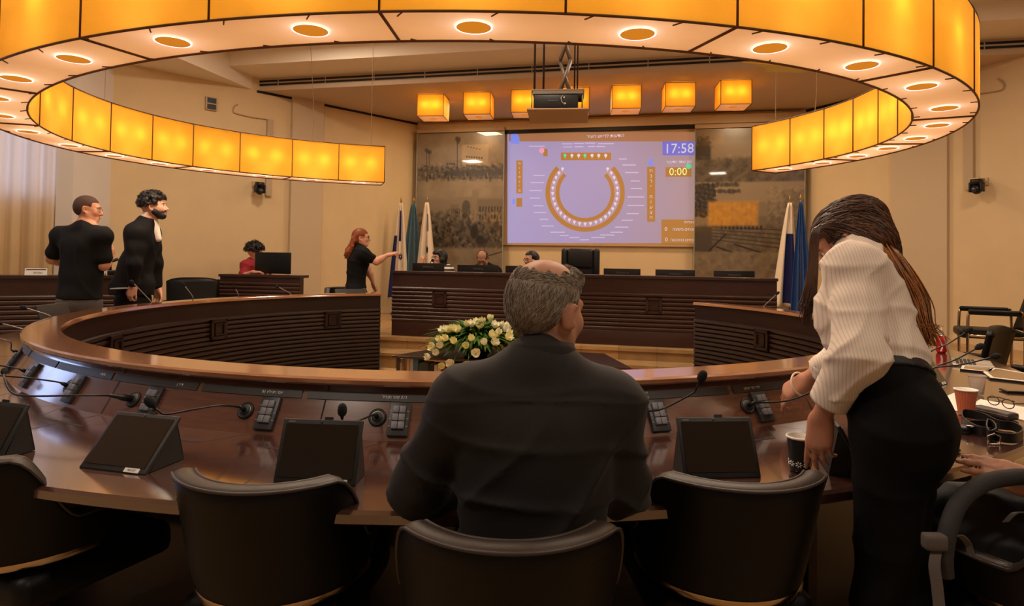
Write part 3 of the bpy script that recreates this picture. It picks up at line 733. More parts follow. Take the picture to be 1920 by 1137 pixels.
# downlights in the underside (emissive ring stands in for the glow spilling round each amber disc) and the bulbs inside
DL = []
for i in range(len(und)-1):
    a, b = seam[und[i]], seam[und[i+1]]
    DL += [a+(b-a)*.25, a+(b-a)*.75]
for t in DL:
    p = CE(t, .155, ZB-.001); tt = (CE(t+.5, .155)-CE(t-.5, .155)).normalized(); nn = Vector((-tt.y, tt.x, 0))
    M = frame(p, tt, nn, (0, 0, 1))
    o = cpart('downlight', MB().lathe([(0, -.001), (.066, -.001)], 32, M, cap=False), M_amber); o['label'] = 'round amber downlight'
    h = cpart('halo_ring', MB().lathe([(.066, -.0015), (.071, -.0015)], 32, M, cap=False), M_white_l, o); h.location = (0, 0, 0); h['label'] = 'white glow round the downlight'
for t in DL:
    l = bpy.data.lights.new('downlight_bulb', 'POINT'); l.energy = .65; l.color = lin((236, 236, 255)); l.shadow_soft_size = .02
    o = bpy.data.objects.new('downlight_bulb', l); C.objects.link(o); o.location = CE(t, .155, ZB+.045)
# suspension cables
for t, lean in ((-34, 0), (-47, .12), (-95, 0), (-150, 0), (-200, 0), (-262, 0), (-297, .15), (-306, 0)):
    p = CE(t, .1, ZT); pts = [p, p+Vector((lean*.1, 0, .35)), p+Vector((-lean*.3, lean*.3, .9)), Vector((p.x-lean, p.y+lean, 3.98 if p.dot(E2) > 9 else 4.40))]
    cpart('cable', MB().tube(smoothpath(pts, 5), .003, 5), mat('cable_grey', (150, 125, 95), .5))
# bulbs inside the shades
BULB = []
for i in range(len(seam)-1):
    for q, o_ in ((.28, .075), (.74, .075), (.5, .235)): BULB.append((seam[i]+(seam[i+1]-seam[i])*q, o_))
for t, o_ in BULB:
    l = bpy.data.lights.new('shade_bulb', 'POINT'); l.energy = .62; l.color = lin((255, 222, 166)); l.shadow_soft_size = .03
    o = bpy.data.objects.new('shade_bulb', l); C.objects.link(o); o.location = CE(t, o_, ZB+.22)
fl = [pz(x, y, ZB+.01) for x, y in ((1392, 117), (1440, 121), (1500, 128), (1526, 130), (1500, 137), (1438, 135), (1436, 128))]
G_fl = mat('loose_fabric_yellow', (206, 186, 110), .8)
o = cpart('loose_fabric', MB().add(fl+[p+Vector((0, 0, .004)) for p in fl], [tuple(range(7)), tuple(range(13, 6, -1))]+[(i, (i+1) % 7, 7+(i+1) % 7, 7+i) for i in range(7)]), G_fl); o['label'] = 'pale yellow scrap of loose fabric'
# ================================================================== cube lamps on the podium ceiling
cube_lab = ['leftmost of the seven amber cube lamps on the podium ceiling', 'second amber cube lamp from the left on the podium ceiling', 'amber cube lamp partly hidden by the left side of the projector',
            'amber cube lamp hidden behind the right side of the projector', 'amber cube lamp next right of the projector', 'second amber cube lamp from the right on the podium ceiling', 'rightmost of the amber cube lamps, above the right end of the screen']
pA = pz(813, 182, 4.0); pB = pz(1374, 156, 4.0)
for i in range(7):
    p = pA.lerp(pB, i/6); p.z = 4.0
    t = thing('cube_lamp', cube_lab[i], 'ceiling lamp', Matrix.Translation(p) @ Matrix.Rotation(-DY+.12, 4, 'Z'), 'amber cube lamps on the podium ceiling')
    w2 = .215
    m = MB()
    for k in range(4):
        a = Matrix.Rotation(k*math.pi/2, 4, 'Z'); m.add([(-w2, -w2, -.36), (w2, -w2, -.36), (w2, -w2, -.01), (-w2, -w2, -.01)], [(0, 1, 2, 3)], False, a)
    m.build('shade', G_sh, t)
    MB().box((0, 0, -.352), (w2*2-.006, w2*2-.006, .004)).build('diffuser', G_un, t)
    MB().lathe([(0, -.357), (.05, -.357), (.06, -.356)], 20).build('downlight_disc', M_amber, t)
    m = MB()
    for sx in (-1, 1):
        for sy in (-1, 1): m.box((sx*w2, sy*w2, -.185), (.008, .008, .35))
        for z_ in (-.36, -.01): m.box((sx*w2, 0, z_), (.008, 2*w2, .008)); m.box((0, sx*w2, z_), (2*w2, .008, .008))
    m.build('frame', M_seam, t)
    for sx in (-.09, .09):
        l = bpy.data.lights.new('cube_bulb', 'POINT'); l.energy = 1.3; l.color = lin((255, 220, 150)); l.shadow_soft_size = .035
        o = bpy.data.objects.new('cube_bulb', l); C.objects.link(o); o.matrix_world = t.matrix_world @ Matrix.Translation((sx, -.13, -.17))
# ================================================================== podium desk
W_desk = wood('podium_desk_wood', (56, 27, 17), .42, .2, (1.2, 12, 12), .3, 5)
def rib_profile(z0, z1, d0):
    """front profile (offset from the face, z) with horizontal half-round ribs between z1 (top) and z0"""
    pr = []; z = z1; p = .052
    while z-p >= z0-.001:
        pr += [(d0, z), (d0-.014, z-.010), (d0-.016, z-.026), (d0-.010, z-.042), (d0+.004, z-p)]; z -= p
    return pr
def ribbed_desk(name, M, w, h, label, cat, dep=.7, wt=.72, plain_top=.2, plain_bot=.17, motif=(), group=None):
    t = thing(name, label, cat, M, group)
    pr = [(.10, h-.035), (.0, h-.035), (.0, h-plain_top)]+rib_profile(plain_bot, h-plain_top, 0)+[(0, plain_bot), (0, 0), (.10, 0)]
    pts = [((x, 0), (0, 1)) for x in (-w/2, w/2)]
    creased(MB().sweep(pr, pts).build('front_panel', W_desk, t), 50)
    bevel(MB().box((0, .10, h-.0175), (w+.02, .26, .035)).build('raised_ledge', W_desk, t), .004)
    MB().box((0, .42, wt-.02), (w, .62, .04)).build('worktop', W_desk, t)
    for x in (-w/2+.02, w/2-.02): MB().box((x, .38, wt/2-.02), (.04, .56, wt-.04)).build('side_panel', W_desk, t)
    for x in motif:
        m = MB(); zc = h-.36
        for s_, th, d_ in ((.19, .03, .026), (.115, .012, .034)):
            for q in (-1, 1): m.box((x, .005-d_/2, zc+q*(s_/2-th/2)), (s_, d_+.01, th)).box((x+q*(s_/2-th/2), .005-d_/2, zc), (th, d_+.01, s_))
        m.box((x, -.004, zc), (.09, .03, .09)); m.build('square_motif', W_desk, t)
    return t
U0, U1 = -3.45, 1.36
ribbed_desk('podium_desk', DM((U0+U1)/2, 8.0, .33), U1-U0, .86, 'long dark wood podium desk with ribbed front under the projection screen', 'desk', motif=(-1.74, 1.0), plain_top=.21)
# flat pilaster strip in the middle of the desk front
# ------------------------------------------------------------------ monitors
M_mon = mat('monitor_black', (14, 14, 15), .35); M_logo = mat('monitor_lettering', (96, 96, 98), .4)
mlab = ['black monitor in front of the woman with the striped sleeves', 'black monitor in front of the balding man on the podium', 'black monitor in front of the woman resting her hand on her cheek',
        'first black monitor right of the empty executive chair', 'middle one of the three black monitors right of the executive chair', 'black monitor nearest the right end of the podium desk']
for i, (x0, x1, y0, y1) in enumerate(((774, 833, 493.5, 507), (858, 934, 497, 510), (948, 1020, 499, 512), (1132, 1201, 504, 517), (1229, 1303, 506, 520), (1338, 1415, 508, 524))):
    e2 = 8.42; a = dp(x0, y0, e2); b = dp(x1, y0, e2); c = (a+b)/2; w = (b-a).length; top = dp((x0+x1)/2, y0, e2).z
    u, v = uv_of(c); zb = .33+.72
    t = thing('monitor', mlab[i], 'monitor', DM(u, v, zb), 'monitors on the podium desk')
    MB().box((0, 0, (top-zb)-.13), (w, .022, .26), None, .004).build('screen_back', M_mon, t)
    MB().box((0, .03, .05), (.06, .03, .1)).box((0, .03, .006), (.22, .16, .012)).build('stand', M_mon, t)
    text('maker_lettering', 'PIMAO', .034, M_logo, t, Matrix.Translation((.01 if i else .0, -.0118, (top-zb)-.055)) @ Matrix.Rotation(R(90), 4, 'X'), sx=1.5)
# ------------------------------------------------------------------ projection screen
EW = 11.70
def em(name, rgb, e=1.0):
    m = bpy.data.materials.new(name); m.use_nodes = True; b = m.node_tree.nodes['Principled BSDF']
    b.inputs['Base Color'].default_value = (*[x*.5 for x in lin(rgb)], 1); b.inputs['Roughness'].default_value = .8
    b.inputs['Emission Color'].default_value = (*lin(rgb), 1); b.inputs['Emission Strength'].default_value = e*.84; MATS[name] = m; return m
S_bg = em('screen_lavender', (146, 134, 178)); S_am = em('screen_amber', (164, 114, 54)); S_hd = em('screen_header', (158, 110, 76)); S_wh = em('screen_white', (206, 196, 214)); S_bl = em('screen_blue', (120, 136, 236))
S_gr = em('screen_green', (96, 206, 150)); S_yl = em('screen_yellowgreen', (226, 232, 150)); S_bb = em('screen_clockblue', (112, 110, 206)); S_pk = em('screen_pinkish', (166, 138, 158)); S_vi = em('screen_inner', (150, 134, 190)); S_pd = em('screen_panel', (172, 138, 142))
scr = thing('projection_screen', 'projection screen on the back wall showing a lavender seating plan and a clock', 'screen', DM(0, EW, 0))
Mi = scr.matrix_world.inverted()
def sp(cx, cy, lift=0):
    p = Mi @ dp(940+cx/4.738, 230+cy/4.738, EW); return Vector((p.x, p.y-.012-lift, p.z))
def srect(x0, y0, x1, y1, lift, mb=None):
    mb = mb or MB(); mb.add([sp(x0, y1, lift), sp(x1, y1, lift), sp(x1, y0, lift), sp(x0, y0, lift)], [(0, 1, 2, 3)]); return mb
a, b_ = sp(40, 60), sp(1722, 1085)
MB().box(((a.x+b_.x)/2, -.004, (a.z+b_.z)/2+.0), (b_.x-a.x+.06, .014, a.z-b_.z+.08)).build('canvas', mat('screen_cloth', (196, 160, 116), .85), scr)
srect(55, 85, 1718, 1072, .0).build('projected_image', S_bg, scr)
pim = [o for o in scr.children if o.name.startswith('projected_image')][0]
def sadd(name, mb, m): return mb.build(name, m, pim)
m_ = S_bg; nt = m_.node_tree; b = nt.nodes['Principled BSDF']; tcn = nt.nodes.new('ShaderNodeTexCoord'); sxn = nt.nodes.new('ShaderNodeSeparateXYZ'); mr = nt.nodes.new('ShaderNodeMapRange'); rpn = nt.nodes.new('ShaderNodeValToRGB')
nt.links.new(tcn.outputs['Object'], sxn.inputs[0]); nt.links.new(sxn.outputs['X'], mr.inputs['Value']); mr.inputs['From Min'].default_value = sp(60, 500).x; mr.inputs['From Max'].default_value = sp(1716, 500).x; nt.links.new(mr.outputs[0], rpn.inputs['Fac'])
rpn.color_ramp.elements[0].color = (*lin((160, 150, 196)), 1); rpn.color_ramp.elements[1].color = (*lin((168, 136, 130)), 1); rpn.color_ramp.elements.new(.5).color = (*lin((156, 140, 176)), 1)
nt.links.new(rpn.outputs['Color'], b.inputs['Emission Color'])
sadd('header_bar', srect(70, 85, 1718, 168, .002), S_hd)
sadd('corner_logo', srect(85, 100, 140, 190, .003).add([sp(140, 100, .003), sp(162, 130, .003), sp(162, 190, .003), sp(140, 190, .003)], [(3, 2, 1, 0)]), S_bl)
SC_PX = (sp(100, 100)-sp(200, 100)).length/100
def stext(name, s_, cx, cy, hpx, m, sx=1.0):
    p = sp(cx, cy, .005); return text(name, s_, hpx*SC_PX*1.35, m, pim, Matrix.Translation(p) @ Matrix.Rotation(R(90), 4, 'X'), .0003, sx=sx)
stext('title_lettering', 'הודעות לראש העיר', 925, 122, 28, S_wh, 1.05)
sadd('clock_box', srect(1432, 168, 1718, 292, .003), S_bb)
stext('clock_digits', '17:58', 1578, 235, 84, S_wh, .95)
stext('timer_caption', 'זמן נותר לדיבור', 1578, 352, 24, S_wh, 1.0)
sadd('timer_box', srect(1460, 398, 1688, 482, .003), S_am)
stext('timer_digits', '0:00', 1570, 440, 66, S_yl, .95)
def disc(cx, cy, r, lift, mb=None, n=14):
    mb = mb or MB(); mb.add([sp(cx+r*math.cos(2*math.pi*k/n), cy+r*math.sin(2*math.pi*k/n), lift) for k in range(n)], [tuple(range(n-1, -1, -1))]); return mb
sadd('green_badge', disc(1665, 390, 24, .006), S_gr)
sadd('top_bar', srect(530, 268, 975, 335, .003), S_am)
# seating plan ring
def annul(r0, r1, a0, a1, lift, n=60):
    P = []
    for k in range(n+1):
        a = R(a0+(a1-a0)*k/n); P.append([sp(745+r*math.sin(a), 625-r*.98*math.cos(a), lift) for r in (r0, r1)])
    return MB().grid(P, smooth=False)
sadd('plan_ring', annul(228, 352, 47, 313, .003), S_am); sadd('plan_ring_inner', annul(262, 312, 45, 315, .004), S_pk)
def seat_icon(cx, cy, m, s_=1):
    mb = disc(cx, cy-5*s_, 13*s_, .006, None, 8); mb.add([sp(cx-7*s_, cy+2, .006), sp(cx+7*s_, cy+2, .006), sp(cx, cy+22*s_, .006)], [(0, 2, 1)]); sadd('seat_icon', mb, m)
for k, cx in enumerate((567, 628, 688, 744, 807, 866, 928)): seat_icon(cx, 298, S_gr if k in (0, 3) else S_wh, 1.1)
for k in range(29):
    a = R(44+272*k/28); seat_icon(745+288*math.sin(a), 620-284*math.cos(a), S_wh)
for nm, q in (('left_list', (135, 338, 190, 630)), ('left_list', (135, 672, 186, 748)), ('right_list', (1295, 395, 1366, 880))): sadd(nm, srect(*q, .003), S_am)
for k, c in enumerate('מוזמנים'): stext('list_letter', c, 163, 365+k*40, 22, S_wh)
for k, c in enumerate('חברי מועצה'):
    if c != ' ': stext('list_letter', c, 1330, 430+k*46, 30, S_wh)
sadd('vote_panel', srect(1422, 862, 1718, 1078, .003), S_am)
stext('vote_digit', '0', 1462, 948, 34, S_wh); stext('vote_digit', '0', 1466, 1042, 34, S_wh)
stext('vote_caption', 'נוכחים', 1668, 886, 20, S_wh, 1.0); stext('vote_caption', 'נוכחים בישיבה', 1622, 950, 24, S_wh, .95); stext('vote_caption', 'נוכחים בהצבעה', 1615, 1044, 24, S_wh, .95)
sadd('presenter_icon', disc(1330, 335, 16, .004).add([sp(1308, 388, .004), sp(1345, 388, .004), sp(1345, 352, .004), sp(1308, 352, .004)], [(0, 1, 2, 3)]), S_bl)
sadd('gavel_icon', disc(360, 250, 24, .004), em('screen_rose', (226, 150, 170))); sadd('gavel_box', srect(375, 235, 412, 300, .003), S_am)
sadd('person_icon', disc(112, 690, 12, .004).add([sp(100, 725, .004), sp(124, 725, .004), sp(124, 702, .004), sp(100, 702, .004)], [(0, 1, 2, 3)]), S_bl)
# faint caption lines round the plan (too blurred to read in the photograph)
rnd = random.Random(3)
S_ln = em('screen_faint_line', (186, 172, 206))
for (x, y, w) in ((335, 470, 100), (320, 535, 120), (305, 605, 110), (300, 672, 90), (330, 740, 90), (345, 800, 110), (380, 860, 80), (415, 920, 110), (500, 975, 130), (560, 1005, 80), (650, 1022, 90), (740, 1042, 80), (860, 1022, 120), (940, 1000, 130), (1025, 975, 110), (1070, 930, 120), (1118, 870, 100), (1168, 810, 110), (1195, 738, 150), (1195, 662, 150), (1200, 588, 100), (1190, 520, 80), (1160, 445, 120), (1135, 378, 120), (1080, 325, 70), (585, 190, 90), (690, 186, 90), (790, 184, 90), (930, 188, 140), (590, 218, 80), (690, 216, 80), (800, 214, 60), (885, 214, 80), (315, 212, 140)):
    sadd('caption_line', srect(x-w/2, y-5, x+w/2, y+5, .003), S_ln)
# ------------------------------------------------------------------ mural glass panels
M_mur = bpy.data.materials.new('mural_print'); M_mur.use_nodes = True; nt = M_mur.node_tree; b = nt.nodes['Principled BSDF']; b.inputs['Roughness'].default_value = .3; b.inputs['Coat Weight'].default_value = .6; b.inputs['Coat Roughness'].default_value = .03
at = nt.nodes.new('ShaderNodeVertexColor'); at.layer_name = 'print'; nt.links.new(at.outputs['Color'], b.inputs['Base Color'])
M_edge = mat('glass_edge', (150, 160, 150), .15, coat=.8)
def fnoise(X, Y, sc, seed, n=5):
    rr = random.Random(seed); v = np.zeros_like(X)
    for k in range(n):
        for _ in range(3):
            a_ = rr.uniform(0, 6.28); f = sc*(1.9**k); v += np.sin((X*math.cos(a_)+Y*math.sin(a_))*f+rr.uniform(0, 6.28)+1.5*np.sin((X*math.sin(a_)-Y*math.cos(a_))*f*.7+rr.uniform(0, 6)))*(.62**k)/3
    return v
class Print:
    """a blurred old photograph, painted on a dense grid (x, y in picture units of the panel)"""
    def __init__(s, X, Y, base): s.X, s.Y = X, Y; s.v = np.full_like(X, base)
    def sm(s, d, w): return np.clip(.5-d/w, 0, 1)
    def rect(s, x0, y0, x1, y1, val, soft=1.5, amt=1, rough=0, seed=1):
        n = rough*fnoise(s.X, s.Y, .35, seed) if rough else 0
        m = s.sm(np.maximum(np.maximum(x0-s.X, s.X-x1), np.maximum(y0-s.Y, s.Y-y1))+n, soft)*amt; s.v = s.v*(1-m)+val*m
    def disc(s, cx, cy, rx, ry, val, soft=.35, amt=1, rough=0, seed=1):
        n = rough*fnoise(s.X, s.Y, .55, seed) if rough else 0
        m = s.sm(np.sqrt(((s.X-cx)/rx)**2+((s.Y-cy)/ry)**2)-1+n, soft)*amt; s.v = s.v*(1-m)+val*m
    def line(s, x0, y0, x1, y1, w, val, amt=1):
        dx, dy = x1-x0, y1-y0; t = np.clip(((s.X-x0)*dx+(s.Y-y0)*dy)/(dx*dx+dy*dy), 0, 1); m = s.sm(np.hypot(s.X-x0-t*dx, s.Y-y0-t*dy)-w, .8)*amt; s.v = s.v*(1-m)+val*m
    def grain(s, x0, y0, x1, y1, amp, sc, seed, soft=4):
        m = s.sm(np.maximum(np.maximum(x0-s.X, s.X-x1), np.maximum(y0-s.Y, s.Y-y1)), soft); s.v = s.v+m*amp*fnoise(s.X, s.Y, sc, seed)
def mural(x0, x1, y0, y1, label, painter, tint):
    EM = 11.55; a = dp(x0, y0, EM); b = dp(x1, y0, EM); ua, ub = uv_of(a)[0], uv_of(b)[0]; zt = (a.z+b.z)/2
    t = thing('mural_panel', label, 'wall panel', DM((ua+ub)/2, EM, .33)); w = ub-ua; h = zt-.33
    MB().box((0, .008, h/2), (w, .012, h)).build('glass_sheet', mat('mural_glass', (120, 104, 82), .2, coat=.6), t)
    for q in (-1, 1): MB().box((q*(w/2+.006), .004, h/2), (.012, .02, h)).build('edge_strip', M_edge, t)
    MB().box((0, .0, h+.045), (w+.02, .06, .07)).build('top_rail', mat('rail_paint', (170, 140, 104), .6), t)
    nx, ny = 210, 300; xs = np.linspace(0, 1, nx); ys = np.linspace(0, 1, ny); XX, YY = np.meshgrid(xs, ys, indexing='ij')
    pr = Print(x0+(x1-x0)*XX, y0+(530-y0)*YY, .5); painter(pr); v = np.clip(pr.v, .03, 1)
    zb_ = dp((x0+x1)/2, 530, EM).z-.33; co = np.stack([(XX-.5)*w, np.full_like(XX, .0012), h+(zb_-h)*YY], -1).reshape(-1, 3); ii = (np.arange(nx-1)[:, None]*ny+np.arange(ny-1)[None, :]).ravel()
    o = mesh_obj('printed_photo', (co, np.stack([ii, ii+1, ii+ny+1, ii+ny], 1)), M_mur, None); o.parent = t
    ca = o.data.color_attributes.new('print', 'FLOAT_COLOR', 'POINT'); lo_, hi_ = np.array(lin(tint[0])), np.array(lin(tint[1])); vv = v.reshape(-1, 1); col = lo_+(hi_-lo_)*vv**1.3
    if len(tint) > 2: gm = (np.clip(pr.gold, 0, 1) if hasattr(pr, 'gold') else np.zeros_like(v)).reshape(-1, 1); col = col*(1-gm)+np.array(lin(tint[2]))*(.35+.65*vv)*gm
    ca.data.foreach_set('color', np.concatenate([col, np.ones((len(col), 1))], 1).astype(np.float32).ravel()); return t
def paint_left(p):
    p.grain(780, 240, 950, 330, .05, .12, 3, 20)
    p.rect(868, 272, 917, 322, .68, 3); p.rect(838, 300, 868, 322, .42, 5)
    for k in range(5): p.rect(878+k*5.5, 275+k*1.3, 880.2+k*5.5, 277+k*1.3, .12, 1)
    for k in range(7): p.rect(876+k*4.6, 293+k*.5, 878.6+k*4.6, 296+k*.5, .08, 1); p.rect(876+k*4.6, 310+k*.3, 879.4+k*4.6, 314+k*.3, .06, 1)
    for k in range(4): p.rect(840+k*4, 306, 842.6+k*4, 309, .1, 1)
    p.line(859, 266, 860, 322, .9, .14); p.disc(860, 262, 5, 6, .10, .8, .9, .35, 4); p.line(801, 284, 801.5, 312, .7, .16); p.disc(801, 281, 4, 4, .14, .8, .9, .4, 5); p.line(806, 288, 806.5, 312, .6, .18); p.disc(806, 285, 3.6, 4, .14, .8, .9, .4, 6)
    p.rect(786, 312, 950, 338, .22, 6, .9, 2.5, 8); p.grain(784, 306, 950, 342, .13, .55, 9, 6); p.rect(838, 319, 946, 330, .12, 3, .8, 2, 12)
    for k in range(26): p.disc(800+(k*37 % 146), 326+(k*17 % 14), 2.2, 4.5, .07 if k % 3 else .5, .6, .8)
    p.rect(780, 340, 950, 372, .60, 10, .8); p.grain(780, 338, 950, 372, .05, .1, 14, 8)
    p.rect(848, 384, 866, 425, .40, 4); p.rect(864, 370, 890, 425, .50, 3); p.rect(888, 356, 900, 425, .52, 3); p.rect(898, 374, 950, 425, .42, 4)
    p.rect(870, 388, 885, 420, .24, 2); p.disc(877.5, 388, 7.5, 12, .24, .2)
    for k in range(8): p.rect(902+k*5.4, 388, 904.6+k*5.4, 398, .16, 1.6); p.rect(902+k*5.4, 403, 904.6+k*5.4, 412, .18, 1.6)
    for k in range(5): p.rect(850+k*3.6, 392, 851.8+k*3.6, 402, .2, 1.4)
    p.rect(780, 398, 870, 470, .26, 14, .85, 4, 21); p.rect(780, 416, 950, 466, .20, 8, .9, 4, 22); p.grain(780, 395, 950, 468, .16, .42, 23, 8)
    for k in range(30): p.disc(792+(k*53 % 150), 420+(k*29 % 40), 3+(k % 4)*1.6, 4+(k % 3)*2, (.05, .34, .12, .22)[k % 4], .7, .8, .3, k)
    p.disc(893, 434, 7, 12, .05, .5); p.disc(905, 450, 8, 9, .06, .5); p.rect(780, 466, 950, 540, .48, 6); p.grain(780, 466, 950, 540, .05, .16, 31, 6); p.line(918, 480, 950, 470, 1, .12)
    p.rect(780, 330, 796, 470, .42, 14, .35)
def paint_right(p):
    p.gold = np.zeros_like(p.X); p.rect(1300, 240, 1520, 262, .42, 8); p.disc(1320, 268, 14, 14, .10, .5, .95, .35, 3); p.rect(1304, 272, 1334, 300, .08, 4); p.rect(1300, 296, 1420, 342, .22, 8, .9, 2, 4); p.rect(1400, 300, 1520, 342, .24, 8, .9)
    p.grain(1300, 290, 1520, 342, .09, .2, 5, 6); p.line(1318, 336, 1352, 312, 3.5, .34, .8); p.line(1378, 338, 1404, 322, 3, .36, .8)
    p.rect(1300, 342, 1520, 380, .60, 3); p.rect(1304, 344, 1344, 408, .10, 4, .95, 3, 8); p.grain(1304, 342, 1346, 408, .12, .6, 9, 3)
    for k in range(16): p.disc(1346+(k*31 % 44), 346+(k*13 % 26), 4.5, 4, .16, .7, .85, .4, k)
    p.rect(1330, 380, 1424, 424, .62, 4); m0 = p.sm(np.maximum(np.maximum(1330-p.X, p.X-1424), np.maximum(378-p.Y, p.Y-424)), 8); p.gold = m0*.9; p.grain(1330, 380, 1424, 424, .14, .3, 12, 4)  # golden patch paints a reflection on the glass into the print
    p.rect(1424, 406, 1475, 424, .40, 3); p.rect(1470, 360, 1520, 420, .42, 8, .8, 3, 14); p.grain(1440, 350, 1520, 420, .10, .35, 15, 6); p.rect(1304, 424, 1520, 474, .34, 5); p.grain(1304, 420, 1520, 474, .08, .22, 17, 4)
    for k in range(5): p.line(1338, 426+k*6, 1520, 434+k*9.5, 1.2, .14, .8)
    for k in range(11): p.rect(1354+k*7.4, 424, 1358+k*7.4, 431, .06, 2)
    p.rect(1304, 426, 1338, 474, .16, 4, .9); p.line(1332, 472, 1364, 440, 1.6, .05); p.line(1346, 464, 1376, 474, 1.4, .07); p.line(1380, 459, 1430, 474, 1.4, .07); p.rect(1300, 474, 1520, 540, .46, 4); p.grain(1300, 474, 1520, 540, .07, .25, 19, 4)
    for k in range(12): p.disc(1455+(k*29 % 60), 500+(k*7 % 22), 8, 5, .22, .7, .7, .4, k)
mural(783, 945, 249, 0, 'tall glass mural print left of the screen with palm trees and an arched building', paint_left, ((22, 16, 12), (196, 172, 138)))
mural(1304, 1509, 240, 0, 'tall glass mural print right of the screen with roads and railway lines', paint_right, ((22, 16, 12), (188, 162, 126), (214, 150, 44)))
# ------------------------------------------------------------------ executive chair on the podium
M_lea = mat('black_leather', (24, 22, 22), .42, bump=.12, bscale=220, var=.2, scale=30)
p = dp(1087.5, 500, 9.35); u, v = uv_of(p)
t = thing('executive_chair', 'tall padded black leather executive chair standing empty behind the podium desk', 'chair', DM(u, v, .33))
def pad(c, d, b): return MB().box(c, d, None, b)
pad((0, .06, .94), (.44, .11, .52), .05).build('backrest', M_lea, t); 
pad((0, .03, 1.06), (.38, .10, .30), .045).build('headrest_cushion', M_lea, t)
for s_ in (-1, 1):
    pad((s_*.235, .05, .96), (.09, .13, .50), .04).build('side_bolster', M_lea, t); pad((s_*.29, -.15, .66), (.06, .36, .05), .02).build('armrest', M_lea, t)
    MB().tube([(s_*.29, -.15, .64), (s_*.27, -.1, .46)], .018).build('arm_post', M_metal, t)
pad((0, -.15, .46), (.50, .50, .11), .04).build('seat', M_lea, t)
MB().tube([(0, -.1, .41), (0, -.1, .08)], .03).build('gas_column', M_metal, t)
m = MB()
for k in range(5): a = k*2*math.pi/5; m.tube([(0, -.1, .09), (.3*math.cos(a), -.1+.3*math.sin(a), .06)], [.03, .018])
m.build('base_star', M_metal, t)
# ------------------------------------------------------------------ flags
F_w = mat('flag_white', (226, 208, 184), .85, bump=.1, bscale=90); F_b = mat('flag_navy', (24, 30, 84), .85); F_t = mat('flag_teal', (72, 100, 112), .85, var=.1); F_bl = mat('flag_blue', (42, 78, 136), .85, var=.12, scale=5)
def flag(px, pytop, e2, base, wtop, wbot, pyb, m, label, stripes=(), star=None, folds=5, zb=.33, seed=0, pole=True):
    p = dp(px, pytop, e2); u, v = uv_of(p); t = thing('flag', label, 'flag', DM(u, v, zb), 'flags on poles beside the podium')
    top = p.z-zb
    MB().tube([(0, 0, .03), (0, 0, top)], .011, 8).build('pole', mat('pole_wood', (112, 80, 44), .4), t)
    MB().lathe([(.0, top+.10), (.008, top+.06), (.018, top+.03), (.010, top), (.0, top-.01)], 10).build('finial', mat('finial_brass', (190, 150, 70), .3, .8), t)
    MB().lathe([(.0, 0), (.16, 0), (.16, .02), (.03, .05), (.02, .09), (0, .09)], 20).build('stand', mat('stand_black', (18, 18, 18), .4), t)
    zbot = (dp(px, pyb, e2).z)-zb; G = []; nu = 46; nv = 26; rr = random.Random(seed); ph = rr.uniform(0, 6)
    def cl(q, s, lift=0):
        z = top-.03-(top-.03-zbot)*s - .05*s*abs(q-.5)
        w = (wtop+(wbot-wtop)*s**.8); x = (q-.5)*w+base*s; a = .012+.05*s
        y = -.02-.02*s+a*math.sin(q*folds*2*math.pi+ph)*.8-lift
        return (x, y, z)
    for i in range(nu): G.append([cl(i/(nu-1), j/(nv-1)) for j in range(nv)])
    o = MB().grid(G).build('cloth', m, t); md = o.modifiers.new('solid', 'SOLIDIFY'); md.thickness = .003
    for (q0, q1, s0, s1, mm, sl) in stripes:
        g = [[cl(min(1, max(0, q0+(q1-q0)*i/10+sl*(j/12))), s0+(s1-s0)*j/12, .004) for j in range(13)] for i in range(11)]
        MB().grid(g).build('stripe', mm, t)
    if star:
        q, s, r = star; mb = MB()
        for k0 in (0, 1):
            pts = []
            for k in range(3):
                a = math.pi/2+k0*math.pi+k*2*math.pi/3; pts.append((q+r*math.cos(a)*.5/wbot, s-r*math.sin(a)/(top-zbot)))
            for k in range(3):
                a_, b_ = pts[k], pts[(k+1) % 3]
                mb.tube([cl(a_[0]+(b_[0]-a_[0])*i/6, a_[1]+(b_[1]-a_[1])*i/6, .008) for i in range(7)], .008, 5)
        mb.build('star', F_b, t)
    return t
flag(752, 378, 11.0, -.02, .07, .42, 560, F_w, 'white flag with navy stripes, leftmost flag beside the podium desk', ((.0, .30, .34, .98, F_b, 0), (.50, .66, .08, .40, F_b, -.02)), (.62, .56, .055), 3, seed=1)
flag(776, 379, 11.05, .01, .07, .50, 560, F_t, 'plain teal grey flag between the two white flags', (), None, 3, seed=2)
flag(801, 377, 10.9, .0, .07, .46, 560, F_w, 'white flag with a navy star behind the woman with the striped sleeves', ((.50, .78, .12, .30, F_b, -.05), (.05, .14, .3, .9, F_b, 0)), (.62, .49, .062), 2.2, seed=3)
flag(1481, 377, 10.6, -.07, .06, .40, 574, F_w, 'white flag with a broad navy stripe right of the podium desk', ((.30, .85, .30, .97, F_b, .1),), None, 2, seed=4)
flag(1501, 375, 10.45, .02, .04, .36, 592, F_bl, 'plain blue flag beside the right end of the podium desk', (), None, 3.4, seed=6)
